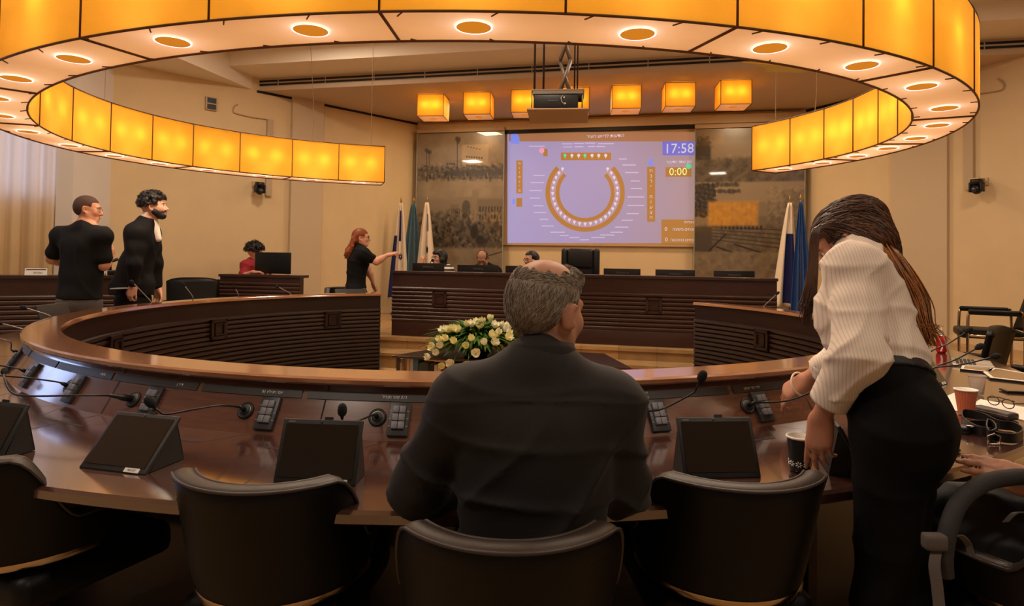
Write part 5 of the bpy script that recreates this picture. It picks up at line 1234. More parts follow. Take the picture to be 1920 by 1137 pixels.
# phone in his hand
t = thing('folded_paper', 'pale folded paper held in the hand of the man in the dark suit', 'paper', frame(P3(226, 541, 6.3), (1, 0, .05), (0, 1, 0), (-.05, 0, 1)))
MB().box((0, 0, 0), (.15, .10, .012), None, .003).build('cover', mat('paper_grey', (196, 184, 168), .6), t)
# ------------------------------------------------------------------ woman with auburn hair pointing
J = dict(neck=P3(671, 464, 8.42), pelvis=P3(667, 543, 8.42), head=P3(678, 446, 8.40), shR=P3(682, 477, 8.27), shL=P3(676, 477, 8.58), elR=P3(706, 491, 8.30), wrR=P3(727, 478, 8.32), elL=P3(690, 505, 8.62), wrL=P3(700, 530, 8.6))
Z0 = J['pelvis'].z; px_, py_ = J['pelvis'].x, J['pelvis'].y
for n_, q_ in (('L', 1), ('R', -1)):
    J['hip'+n_] = Vector((px_, py_+q_*.085, Z0-.06)); J['kn'+n_] = Vector((px_+.03, py_+q_*.09, Z0*.52)); J['an'+n_] = Vector((px_, py_+q_*.09, .09)); J['foot'+n_] = Vector((px_+.15, py_+q_*.1, .04))
HM = rotM(R(-80), 0, 0)
tr = person('woman with long wavy auburn hair in black pointing towards the podium', J, SK_fair, .009, [dict(w=J['wrR'], d=(.95, .05, .25), n=(0, -.3, .95), right=True, fing=[(8, 12, 8), (25, 35, 25), (40, 45, 30), (45, 45, 30)], thumb=(30, 20)), dict(w=J['wrL'], d=(.3, .1, -.9), n=(.5, .8, .1), right=False)], HM, s=1.0, wide=.9, hs=.98)
face_parts(J['head'], HM, tr, .98); glasses(J['head'], HM, tr, .98, (40, 26, 22))
S = SDF(); torso_prims(S, J, 1, .016, .95, 1.0, .06, neck=False, waist=.92); B = bframe(J); S.ell(J['neck'].lerp(J['pelvis'], .40)+B @ Vector((0, .07, 0)), (.12, .07, .08), B, .06)
for n_ in 'LR': S.chain([J['sh'+n_], J['sh'+n_].lerp(J['el'+n_], .55)], [.066, .066], .03)
f1 = folds(20, .010, (.3, 0, .9), .5, 25); cloth(tr, 'blouse', S, .009, K_tee, lambda X, Y, Z: f1(X, Y, Z))
S = SDF()
for n_ in 'LR': leg_prims(S, J, n_, 1, .025, .05, True)
S.ell(J['pelvis']-Vector((0, 0, .05)), (.13, .17, .13), None, .05); cloth(tr, 'trousers', S, .012, K_trs)
def wavy(t, c, M, s, m, seed, bottom, n=26, name='hair', low=-.03, fcut=.045, lab=None, r=(.018, .028), spread=.07):
    S = SDF(); q = P_(c, M, s); rr = random.Random(seed); S.ell(q(0, -.022, .042), (.086*s, .106*s, .088*s), M, .02); S.ell(q(0, -.06, -.01), (.08*s, .07*s, .09*s), M, .03)
    for i in range(n):
        a = rr.uniform(-1, 1); p0 = q(a*.075, -.05-.04*(1-abs(a)), rr.uniform(-.02, .05)); e = bottom+M @ Vector((a*spread, rr.uniform(-.035, .02), rr.uniform(-.03, .05))); k = rr.uniform(.012, .02)
        pts = [p0.lerp(e, f)+M @ Vector((k*math.sin(f*9+i), k*math.cos(f*8+i*2), 0)) for f in np.linspace(0, 1, 7)]
        r1 = rr.uniform(*r); S.chain(pts, [r1*s]*5+[r1*.8*s, r1*.35*s], .008)
    cut = hloc(c, M, s, lambda x, y, z: np.maximum(np.minimum(y-fcut, .058-z), np.minimum(np.minimum(np.abs(x)-.05, .030-np.sqrt((y-.006)**2+(z+.012)**2)), y+.02)))
    return cloth(t, name, S, .008, m, lambda X, Y, Z: .0015*np.sin(X*300+Z*50)*np.sin(Y*280), cut, 1, lab)
wavy(tr, J['head'], HM, .98, H_red, 7, J['neck']+B @ Vector((.02, -.13, -.13)), 30, 'hair', lab='long wavy auburn hair')
# ------------------------------------------------------------------ curly haired person in red at the side desk
J = dict(neck=P3(472, 494, 9.55), pelvis=P3(466, 545, 9.55), head=P3(479, 474, 9.54), shR=P3(462, 499, 9.38), shL=P3(472, 497, 9.74), elR=P3(455, 520, 9.25), wrR=P3(474, 510, 9.10), elL=P3(485, 520, 9.8), wrL=P3(500, 512, 9.5))
Z0 = J['pelvis'].z; px_, py_ = J['pelvis'].x, J['pelvis'].y
for n_, q_ in (('L', 1), ('R', -1)): J['hip'+n_] = Vector((px_, py_+q_*.09, Z0)); J['kn'+n_] = Vector((px_+.42, py_+q_*.1, Z0-.02)); J['an'+n_] = Vector((px_+.40, py_+q_*.1, .09)); J['foot'+n_] = Vector((px_+.55, py_+q_*.1, .04))
HM = rotM(R(-62), R(-10), 0)
tc_ = person('person with dark curly hair in a red top sitting behind the computer monitor', J, SK_fair, .010, [dict(w=J['wrR'], d=(.9, .3, 0), n=(0, 0, 1), right=True), dict(w=J['wrL'], d=(.9, -.3, 0), n=(0, 0, 1), right=False)], HM, hs=1.0)
face_parts(J['head'], HM, tc_, 1.0)
S = SDF(); torso_prims(S, J, 1, .016, 1, 1.05, .06, neck=False)
for n_ in 'LR': S.chain([J['sh'+n_], J['sh'+n_].lerp(J['el'+n_], .75)], [.07, .066], .03)
f1 = folds(20, .010, (.3, 0, .9), .5, 35); cloth(tc_, 'red_top', S, .010, K_red, lambda X, Y, Z: f1(X, Y, Z))
S = SDF()
for n_ in 'LR': leg_prims(S, J, n_, 1, .02, .05, True)
cloth(tc_, 'trousers', S, .014, K_trs)
ho = curly(tc_, J['head'], HM, 1.0, H_blk, .026, 14, -.09, 260, (.012, .022)); fuzz(tc_, 'curls', ho, 320, .05, .003, H_blk, lambda p: Vector((0, 0, -.2)), 8, lift=.02, wob=1.0)
# ------------------------------------------------------------------ three people behind the podium desk
def seated(px, hy, e2, lean=(0, 0), turn=0):
    h = dp(px, hy, e2); u, v = uv_of(h); M = DM(u, v, 0, math.pi+turn)
    def W(x, y, z): return M @ Vector((x, y, z))
    hz = h.z; d = dict(head=h, neck=W(-lean[0], -.04-lean[1], hz-.135), pelvis=W(-lean[0], -.10-lean[1]*2.2, .86), shL=W(-.165-lean[0], -.05-lean[1], hz-.195), shR=W(.165-lean[0], -.05-lean[1], hz-.195))
    for n_, q_ in (('L', -1), ('R', 1)):
        d['el'+n_] = W(q_*.23-lean[0], .08, 1.10); d['wr'+n_] = W(q_*.12, .30, 1.11); d['hip'+n_] = W(q_*.09, -.08, .84); d['kn'+n_] = W(q_*.1, .32, .82); d['an'+n_] = W(q_*.1, .30, .42); d['foot'+n_] = W(q_*.1, .44, .37)
    return d, W, M
# woman with bob and striped sleeves
J, W, M = seated(823, 484, 8.95, turn=R(-22))
J['shL'] = W(-.165, -.02, J['head'].z-.185); J['elL'] = W(-.235, .10, J['head'].z-.38); J['elR'] = W(.25, .12, J['head'].z-.36); J['wrR'] = dp(790, 496, 8.62)
HM = rotM(math.pi-DY+R(-34), R(2), 0)
ta = person('woman with black bob and striped sleeves speaking at the podium', J, SK_fair, .009, [dict(w=J['wrR'], d=(.1, .1, 1), n=(-.6, -.6, 0), right=True, curl=(50, 60, 40), thumb=(20, 40)), dict(w=J['wrL'], d=E2*-.8+E1*-.5, n=(0, 0, 1), right=False)], HM, s=.95, hs=.98)
face_parts(J['head'], HM, ta, .98, lips=(150, 40, 44)); glasses(J['head'], HM, ta, .98, (24, 20, 22))
S = SDF(); torso_prims(S, J, .95, .016, 1, 1, .06, neck=False); cloth(ta, 'dark_top', S, .010, K_tee)
M_strp = mat('black_white_stripes', (230, 224, 216), .8); nt = M_strp.node_tree; b = nt.nodes['Principled BSDF']; wv = nt.nodes.new('ShaderNodeTexWave'); wv.bands_direction = 'Z'; wv.inputs['Scale'].default_value = 5.5; tcn = nt.nodes['Texture Coordinate']; nt.links.new(tcn.outputs['Object'], wv.inputs['Vector'])
rp_ = nt.nodes.new('ShaderNodeValToRGB'); rp_.color_ramp.interpolation = 'CONSTANT'; rp_.color_ramp.elements[0].color = (.012, .011, .012, 1); rp_.color_ramp.elements[1].color = (*lin((226, 214, 202)), 1); rp_.color_ramp.elements[1].position = .45; nt.links.new(wv.outputs['Fac'], rp_.inputs['Fac']); nt.links.new(rp_.outputs['Color'], b.inputs['Base Color'])
for n_ in 'LR':
    S = SDF(); S.chain([J['sh'+n_], J['el'+n_], J['el'+n_].lerp(J['wr'+n_], .85)], [.094, .074, .046], .03); cloth(ta, 'sleeve', S, .009, M_strp, None, None, 1, 'black and white striped sleeve')
S = SDF()
for n_ in 'LR': leg_prims(S, J, n_, .95, .02, .05, True)
cloth(ta, 'trousers', S, .014, K_trs)
S = SDF(); q = P_(J['head'], HM, .98); S.ell(q(0, -.02, .045), (.092, .108, .090), HM, .02); S.ell(q(0, .06, .072), (.066, .04, .034), HM, .02)
for q_ in (-1, 1): S.chain([q(q_*.075, -.01, .04), q(q_*.084, .005, -.03), q(q_*.080, .015, -.105)], [.035, .034, .022], .02)
S.chain([q(0, -.08, .02), q(0, -.085, -.08)], [.07, .055], .03)
cloth(ta, 'hair', S, .007, H_blk, None, hloc(J['head'], HM, .98, lambda x, y, z: np.minimum(np.minimum(y-.03, .052-z), .062-np.abs(x))), 1, 'black bob with a fringe')
t = thing('handheld_microphone', 'small black microphone bent towards the speaking woman at the podium', 'microphone', Matrix.Translation(dp(806, 507, 8.6)))
pt = [t.matrix_world.inverted() @ p for p in (dp(806, 507, 8.6), dp(805, 498, 8.6), dp(808, 491, 8.65), dp(811, 488.5, 8.7))]
MB().tube(smoothpath(pt, 4), .006, 6).build('neck', M_neck, t); MB().ball(pt[-1], .022, 10).build('foam_head', M_foam, t)
# balding man looking down
J, W, M = seated(905, 485, 8.95, lean=(0, .08)); HM = rotM(math.pi-DY, R(-38), 0); J['wrL'] = W(-.08, .34, 1.12); J['wrR'] = W(.08, .34, 1.12)
tb_ = person('balding man with glasses in a black shirt looking down at the podium desk', J, SK_pink, .009, [dict(w=J['wrL'], d=(.2, -.6, .0), n=(0, 0, 1), right=False), dict(w=J['wrR'], d=(-.2, -.6, .0), n=(0, 0, 1), right=True)], HM)
face_parts(J['head'], HM, tb_); glasses(J['head'], HM, tb_, 1, (16, 14, 14))
S = SDF(); torso_prims(S, J, 1, .018, 1.1, 1.1, .06, neck=False)
for n_ in 'LR': arm_prims(S, J, n_, 1, .016)
f1 = folds(20, .010, (.3, 0, .9), .5, 45); cloth(tb_, 'shirt', S, .010, K_tee, lambda X, Y, Z: f1(X, Y, Z))
S = SDF()
for n_ in 'LR': leg_prims(S, J, n_, 1, .02, .05, True)
cloth(tb_, 'trousers', S, .014, K_trs)
S = SDF(); q = P_(J['head'], HM, 1.0); S.ell(q(0, -.022, .040), (.084, .104, .086), HM, .02); S.ell(q(0, -.048, .008), (.077, .077, .078), HM, .02)
cloth(tb_, 'hair', S, .007, H_brn, None, hloc(J['head'], HM, 1.0, hair_cut(.088, .055, .105, front=.03, ftop=.0)), 1, 'brown hair receding from the forehead')
# woman resting her cheek on her hand
J, W, M = seated(995, 487, 9.0, turn=R(-30)); J['elL'] = W(-.17, .22, 1.09); HM = rotM(math.pi-DY+R(-38), R(-4), R(4))
qh = P_(J['head'], HM, .97); J['wrL'] = qh(-.115, .035, -.13)
td = person('woman with long dark hair resting her cheek on her hand at the podium', J, SK_fair, .009, [dict(w=J['wrL'], d=HM @ Vector((.1, -.1, 1)), n=HM @ Vector((-1, .1, .1)), right=False, curl=(45, 60, 40), thumb=(20, 30)), dict(w=J['wrR'], d=E2*-.8+E1*.4, n=(0, 0, 1), right=True)], HM, s=.94, hs=.97)
face_parts(J['head'], HM, td, .97); glasses(J['head'], HM, td, .97, (60, 40, 36))
S = SDF(); torso_prims(S, J, .94, .016, 1, 1, .06, neck=False)
for n_ in 'LR': arm_prims(S, J, n_, 1, .014, stop=.85)
cloth(td, 'grey_top', S, .010, mat('slate_top', (70, 68, 76), .85))
S = SDF()
for n_ in 'LR': leg_prims(S, J, n_, .95, .02, .05, True)
cloth(td, 'trousers', S, .014, K_trs)
S = SDF(); q = qh; S.ell(q(0, -.024, .042), (.086, .104, .088), HM, .02)
for q_ in (-1, 1): S.chain([q(q_*.07, -.03, .04), q(q_*.080, -.045, -.04), q(q_*.085, -.04, -.14), q(q_*.09, -.03, -.22)], [.035, .034, .03, .02], .02)
S.chain([q(0, -.08, .02), q(0, -.085, -.14)], [.07, .05], .03)
cloth(td, 'hair', S, .007, H_blk, None, hloc(J['head'], HM, .97, lambda x, y, z: np.minimum(np.minimum(y-.03, .068-z), .085-np.abs(x))), 1, 'long dark hair')
# ------------------------------------------------------------------ person at the right edge: hand and forearm reach into the picture
J = dict(pelvis=(1.86, 1.42, .58), neck=(1.84, 1.50, 1.10), head=(1.83, 1.55, 1.25), shL=(1.67, 1.56, 1.05), shR=(2.0, 1.44, 1.05), elL=(1.58, 1.54, .815), wrL=pY(1968, 914, 1.60), elR=(2.1, 1.6, .82), wrR=(1.95, 1.85, .80), hipL=(1.78, 1.47, .56), hipR=(1.96, 1.42, .56), knL=(1.85, 1.88, .54), knR=(2.05, 1.84, .54), anL=(1.85, 1.82, .1), anR=(2.05, 1.80, .1), footL=(1.85, 1.98, .04), footR=(2.07, 1.96, .04))
J = {k: Vector(v) for k, v in J.items()}; HM = rotM(R(10), R(-6), 0)
th_ = person('person at the right edge with only a hand and dark cuff reaching into view', J, SK_pink, .006, [dict(w=J['wrL'], d=(-.90, .34, .20), n=(-.05, -.70, .70), right=False, fing=[(4, 8, 6), (6, 8, 6), (8, 10, 6), (12, 14, 8)], spread=.5, thumb=(12, 25), s=1.02, k=.012), dict(w=J['wrR'], d=(-.6, .8, 0), n=(0, 0, 1), right=True)], HM)
face_parts(J['head'], HM, th_)
S = SDF(); torso_prims(S, J, 1, .018, 1.1, 1.1, .06, neck=False)
for n_ in 'LR': arm_prims(S, J, n_, 1, .016, stop=.93)
cloth(th_, 'dark_jacket', S, .010, K_suit)
S = SDF()
for n_ in 'LR': leg_prims(S, J, n_, 1, .02, .05, True)
cloth(th_, 'trousers', S, .014, K_trs)
S = SDF(); q = P_(J['head'], HM, 1.0); S.ell(q(0, -.022, .040), (.084, .104, .086), HM, .02); S.ell(q(0, -.048, .008), (.077, .077, .078), HM, .02)
cloth(th_, 'hair', S, .009, H_gry, None, hloc(J['head'], HM, 1.0, hair_cut(0)), 1)
# ================================================================== chairs
M_ch = mat('chair_leather', (9, 8, 7), .44, spec=.28, bump=.10, bscale=260, var=.15, scale=25); M_pip = mat('chair_piping', (58, 50, 46), .45); M_rim = mat('chair_rim_leather', (48, 40, 35), .45, bump=.08, bscale=260); M_chr = mat('chair_chrome', (200, 180, 150), .18, 1.0)
def barrel_chair(name, label, M, group=None, w=.29, zt=.83, arm=.64):
    """barrel chair; local +y is the way it faces, origin on the floor"""
    t = thing(name, label, 'chair', M, group)
    n = 60; half = R(128)
    def rad(a):  # plan outline: slightly squared ring
        return .295*(1+.06*math.cos(2*a))
    def top(a):
        q = abs(a)/R(58); 
        if q < .80: return zt
        e = min(1, (q-.80)/.62); e = e*e*(3-2*e); return zt+(arm-zt)*e
    def pt(a, k, z, o=0):  # o: offset inward
        r = (rad(a)-o)*k; return (r*math.sin(a)*w/.295*1.02, -r*math.cos(a), z)
    th = .052; OUT = []; RIM = []; INN = []
    zb = .535
    for i in range(n+1):
        a = -half+2*half*i/n; zt_ = top(a); row = []
        for z in np.linspace(zb, zt_-.004, 9):
            f = (z-zb)/(zt-zb); row.append(pt(a, .80+.20*f**.8, z))
        OUT.append(row); rk = .80+.20*((zt_-zb)/(zt-zb))**.8
        RIM.append([pt(a, rk, zt_-.004), pt(a, rk, zt_, .004), pt(a, rk, zt_+.004, .012), pt(a, rk, zt_+.006, th/2), pt(a, rk, zt_+.004, th-.012), pt(a, rk, zt_, th-.004), pt(a, rk, zt_-.004, th)])
        row = []
        for z in np.linspace(zt_-.004, zb, 8):
            f = (z-zb)/(zt-zb); row.append(pt(a, .80+.20*f**.8, z, th+.03*(1-f)))
        INN.append(row)
    g = [a_+b_[1:]+c_[1:] for a_, b_, c_ in zip(OUT, RIM, INN)]
    m = MB(); m.grid(g); k = len(g[0]); m.add(g[0], [tuple(range(k))]); m.add(g[-1], [tuple(range(k-1, -1, -1))])
    m.build('shell', M_ch, t)
    m = MB(); 
    rimg = [[(p[0], p[1], p[2]+.0012) for p in r_] for r_ in RIM]; MB().grid(rimg).build('top_rim', M_rim, t)
    for j in (0, 6): MB().tube([(r_[j][0]*(1.004 if j == 0 else .996), r_[j][1]*(1.004 if j == 0 else .996), r_[j][2]+.003) for r_ in RIM], .0042, 6).build('piping', M_pip, t)
    # chrome band along the shell bottom
    MB().grid([[pt(a, .81, zb+.006), pt(a, .815, zb-.010), pt(a, .78, zb-.014), pt(a, .775, zb+.002)] for a in np.linspace(-R(100), R(100), 50)]).build('chrome_band', M_chr, t)
    MB().box((0, .06, .455), (.42, .46, .10), None, .035).build('seat', M_ch, t)
    MB().tube([(0, .0, .41), (0, 0, .10)], [.03, .03], 14).build('column', M_chr, t)
    for q in range(5):
        a = q*2*math.pi/5+.3; MB().tube([(0, 0, .085), (.28*math.sin(a), .28*math.cos(a), .055)], [.026, .016], 8).tube([(.28*math.sin(a), .28*math.cos(a), .055), (.28*math.sin(a), .28*math.cos(a), .0)], [.014, .022], 8).build('base_leg', M_chr, t)
    return t
CG = 'black barrel chairs round the council table'
def face(x, y, extra=0):
    """chair matrix at x,y facing the table centre (+extra rotation)"""
    a = math.atan2(TX-x, TY-y); return TR((x, y, 0), -a+extra)
c0 = barrel_chair('barrel_chair', 'black barrel chair holding the man with grey hair, nearest the camera', TR((.002, 1.50, 0), R(1.5)), CG, .285)
def ch_at(x, y, rz, label, s=1.0): return dup(c0, TR((x, y, 0), rz, s=s), label, CG)
ch_at(-.600, 1.775, R(-6), 'empty black barrel chair in front of the tablet on the left of the seated man')
ch_at(.585, 1.835, R(4), 'empty black barrel chair between the seated man and the woman in white')
ch_at(-1.395, 1.93, R(-24), 'empty black barrel chair at the bottom left corner, its right armrest showing')
ch_at(1.40, 1.70, R(27), 'black barrel chair at the bottom right corner carrying the dark bag')
ch_at(2.02, 1.42, R(24), 'black barrel chair of the person at the right edge')
p = P3(656, 560, 8.05); ch_at(p.x, p.y, R(-150), 'black barrel chair in front of the woman with auburn hair', 1.17)
# lounge/office chairs by the walls
def office_chair(label, M, group=None):
    t = thing('office_chair', label, 'chair', M, group)
    g = []; 
    for i in range(13):
        u = -1+i/6; row = []
        for j in range(9):
            v = j/8; w_ = .25*(1+.10*v); row.append((u*w_, -.20-.10*v+.05*u*u*-1+.05, .46+.46*v-(.05*abs(u)**4 if v > .9 else 0)))
        g.append(row)
    o = MB().grid(g).build('backrest', M_ch, t); md = o.modifiers.new('s', 'SOLIDIFY'); md.thickness = .04; md.offset = 0
    MB().box((0, .05, .44), (.48, .48, .09), None, .03).build('seat', M_ch, t)
    for s_ in (-1, 1): 
        MB().box((s_*.27, .02, .65), (.05, .34, .04), None, .015).build('armrest', M_ch, t)
        MB().tube([(s_*.27, -.1, .64), (s_*.25, -.12, .45)], .015).tube([(s_*.27, .14, .64), (s_*.25, .12, .45)], .015).build('arm_post', M_chr, t)
    MB().tube([(0, 0, .40), (0, 0, .08)], .028).build('column', M_chr, t)
    for q in range(5):
        a = q*2*math.pi/5; MB().tube([(0, 0, .08), (.28*math.sin(a), .28*math.cos(a), .04)], [.024, .02], 8).build('base_leg', M_chr, t)
    return t
p = P3(358, 545, 8.3); office_chair('empty black office chair by the left wall, left of the side desk', TR((p.x, p.y, 0), R(-158), s=1.15))
p = P3(415, 545, 9.2); oc = office_chair('black office chair with a dark jacket hung on its back beside the side desk', TR((p.x, p.y, 0), R(-60)))
S = SDF(); 
for k in range(5): S.ell((p.x-.18+.09*k, p.y-.1, .92-.05*abs(k-2)), (.08, .09, .10), None, .05)
S.cap((p.x-.2, p.y-.15, .88), (p.x-.28, p.y-.15, .50), .08, .06, .04); S.cap((p.x+.0, p.y-.15, .88), (p.x+.0, p.y-.17, .50), .12, .09, .04)
f1 = folds(22, .014, (.4, .1, .8), .6, 6)
o = mesh_obj('jacket', S.mesh(.012, lambda X, Y, Z: f1(X, Y, Z)), K_tee); tag(o, 'dark jacket draped over the chair beside the side desk', 'jacket')
# visitor chairs with steel legs at the right wall
def visitor_chair(label, M):
    t = thing('visitor_chair', label, 'chair', M, 'black visitor chairs along the right wall')
    g = []
    for i in range(11):
        u = -1+i/5; row = []
        for j in range(9):
            v = j/8; row.append((u*(.24-.02*v), -.22-.12*v+.03*(1-u*u)*-1, .48+.42*v-.06*(v > .95)*abs(u)**3))
        g.append(row)
    o = MB().grid(g).build('backrest', M_ch, t); md = o.modifiers.new('s', 'SOLIDIFY'); md.thickness = .035; md.offset = 0
    MB().box((0, .03, .45), (.50, .50, .08), None, .03).build('seat', M_ch, t)
    for s_ in (-1, 1):
        MB().box((s_*.28, .02, .66), (.05, .40, .05), None, .018).build('armrest', M_ch, t)
        MB().tube(smoothpath([(s_*.28, -.2, .0), (s_*.28, -.2, .62), (s_*.28, -.15, .65)], 4), .013).build('leg', M_chr, t); MB().tube(smoothpath([(s_*.28, .22, .0), (s_*.28, .22, .62), (s_*.28, .16, .65)], 4), .013).build('leg', M_chr, t)
        MB().tube([(s_*.28, .22, .44), (s_*.28, -.2, .44)], .012).build('side_rail', M_chr, t)
    return t
v0 = visitor_chair('black visitor chair with steel legs against the right wall, seen side on', TR((4.60, 6.15, .28), R(62)))
p = P3(1905, 720, 4.1); M_ = TR((p.x+.16, p.y+.1, 0), R(28)); dup(v0, M_, 'black chair close behind the right side of the table, cut by the picture edge')
p = P3(1800, 655, 4.9); office_chair('black office chair behind the red can on the right side of the table', TR((p.x+.06, p.y+.12, 0), R(38)))
# ================================================================== things on the council table
for a, l in ((-50, 'keypad seen edge-on at the far left bend of the panel'), (-40.3, 'keypad nearest the far left bend, left of the first bent microphone'), (-30.9, 'keypad in front of the second name strip at the left bend'), (-21.5, 'keypad behind the tablet with the bright screen on the left'),
             (-11.4, 'keypad above the left corner of the dark middle tablet'), (-2.1, 'keypad left of the seated man, facing the camera squarely'), (16.0, 'keypad right of the seated man, crossed by a microphone neck'), (25.2, 'keypad under the reaching hand of the woman in white')):
    keypad(a, l)
# cable flaps cut into the desktop (thin dark slits)
for a in (-58, -47, -36, -26.5, -16.6, -7, 2, 11, 20.5, 29.8, 40):
    m = MB()
    m.sweep([(3.072, .7516), (3.085, .7516), (3.085, .7526), (3.072, .7526)], arc(a-2.6, a+2.6, 6))
    for q in (-1, 1): 
        p0, p1 = TA(a+q*2.6, 3.08, .7524), TA(a+q*4.2, 2.955, .7524); d = (p1-p0).normalized(); n_ = Vector((-d.y, d.x, 0))*.0011; m.add([p0+n_, p1+n_, p1-n_, p0-n_], [(0, 1, 2, 3)])
    tpart('cable_flap_slit', m, M_groove, sm=False)
MG = 'gooseneck microphones on the council table'
def M_(a, t, pts, label, **k): return mic(a, t, [conept(a, t, .006)]+pts, label, **k)
M_(-23.4, .62, [conept(-23.4, .62, .05)+Vector((-.03, -.02, 0)), P3(150, 742, 2.28), P3(50, 743, 2.30), P3(20, 735, 2.32), P3(9, 712, 2.36), P3(8, 700, 2.40)], 'microphone with long neck lying level and bent up at the left picture edge', head=.012, plug=True)
M_(-13.2, .60, [conept(-13.2, .60, .035), P3(412, 761, 2.12), P3(360, 769, 2.06), P3(312, 777, 2.04), P3(296, 770, 2.03), P3(287, 761, 2.03)], 'microphone with a bent neck whose head hangs over the keypad behind the left tablet', head=.015)
M_(-3.6, .60, [conept(-3.6, .60, .035), P3(672, 789, 2.06), P3(648, 793, 2.02), P3(642, 788, 2.01), P3(641.5, 779, 2.01)], 'short microphone bent upright left of the seated man', head=.015)
M_(14.6, .58, [conept(14.6, .58, .035), P3(1240, 768, 2.13), P3(1297, 739, 2.08), P3(1306, 728, 2.07), P3(1313, 714, 2.06)], 'microphone rising to the upper right of the seated man', head=.015)
M_(23.9, .58, [conept(23.9, .58, .035), P3(1475, 752, 2.22), P3(1530, 731, 2.16), P3(1600, 690, 2.10)], 'microphone whose neck passes under the forearm of the woman in white', head=.015)
M_(-32, .60, [conept(-32, .60, .04), P3(90, 714, 2.62), P3(50, 709, 2.62), P3(-10, 704, 2.62)], 'microphone left of the second keypad, running out of the left picture edge', head=.015)
M_(-41.6, .60, [conept(-41.6, .60, .04), P3(0, 686, 2.9), P3(-25, 684, 2.9)], 'microphone at the left edge beside the far left keypad', head=.015)
M_(-51, .42, [conept(-51, .42, .04), P3(18, 641, 3.25), P3(-20, 632, 3.2)], 'microphone above the edge-on keypad at the left picture edge', head=.015, pale=True)
def az_px(px, r=2.90, far=True):
    k = (px-960)/F_; A_q = k*k+1; B_q = -2*(k*TX+TY); C_q = TX*TX+TY*TY-r*r; y = (-B_q+(1 if far else -1)*math.sqrt(max(0, B_q*B_q-4*A_q*C_q)))/(2*A_q); return math.degrees(math.atan2(k*y-TX, TY-y)), y
def farmic(pb, pt, label, pale=True, dd=0, head=.014):
    a, y = az_px(pb[0]); b = conept(a, .5, .006); dist = b.y
    return mic(a, .5, [b, b.lerp(P3(pb[0], pb[1], dist+.03), .6)+Vector((0, 0, .02)), P3(pb[0], pb[1], dist+dd*.3), P3(pt[0], pt[1], dist+dd)], label, head=head, rn=.0045, pale=pale)
farmic((286, 569), (250, 531), 'pale microphone neck in front of the man in the dark suit')
farmic((361, 556), (346, 536), 'thin microphone in front of the empty office chair by the left wall')
farmic((447, 553), (441, 541), 'thin microphone in front of the side desk, left one')
farmic((545, 551), (522, 539), 'thin microphone in front of the side desk, leaning left at its right end')
farmic((1430, 577), (1456, 552), 'pale microphone neck in front of the white flag on the right')
farmic((92, 592), (48, 578), 'pale microphone neck left of the man in the T-shirt, upper of two')
farmic((60, 622), (2, 607), 'pale microphone neck left of the man in the T-shirt, lower of two')
for (b_, t_, l) in (((1745, 660), (1813, 622), 'microphone crossing in front of the red can'), ((1752, 690), (1832, 653), 'microphone in the middle of the three on the right of the woman in white'), ((1745, 692), (1862, 670), 'lowest of the three microphones on the right, over the white tablets')):
    k = (b_[0]-960)/F_; pb = pz(b_[0], b_[1]+26, .80); dist = pb.y; a = math.degrees(math.atan2(pb.x-TX, TY-pb.y))
    th = thing('gooseneck_microphone', l, 'microphone', Matrix.Translation(pz(b_[0]-8, b_[1]+40, .754)))
    Mi = th.matrix_world.inverted(); dist = th.matrix_world.translation.y
    P = [Vector((0, 0, .0)), Vector((0, 0, .05)), Mi @ P3(b_[0], b_[1], dist), Mi @ P3((b_[0]+t_[0])/2, (b_[1]+t_[1])/2+3, dist), Mi @ P3(t_[0], t_[1], dist-.02)]
    MB().lathe([(.035, 0), (.035, .012), (.02, .02), (0, .02)], 20).build('base_ring', M_rub, th); sp_ = smoothpath(P, 6); MB().tube(sp_, .004, 8).build('neck', M_neck, th)
    e = sp_[-1]; d = (sp_[-1]-sp_[-3]).normalized(); MB().tube([e-d*.01, e, e+d*.01, e+d*.025, e+d*.036], [.006, .012, .016, .014, .005], 12).build('foam_head', M_foam, th)
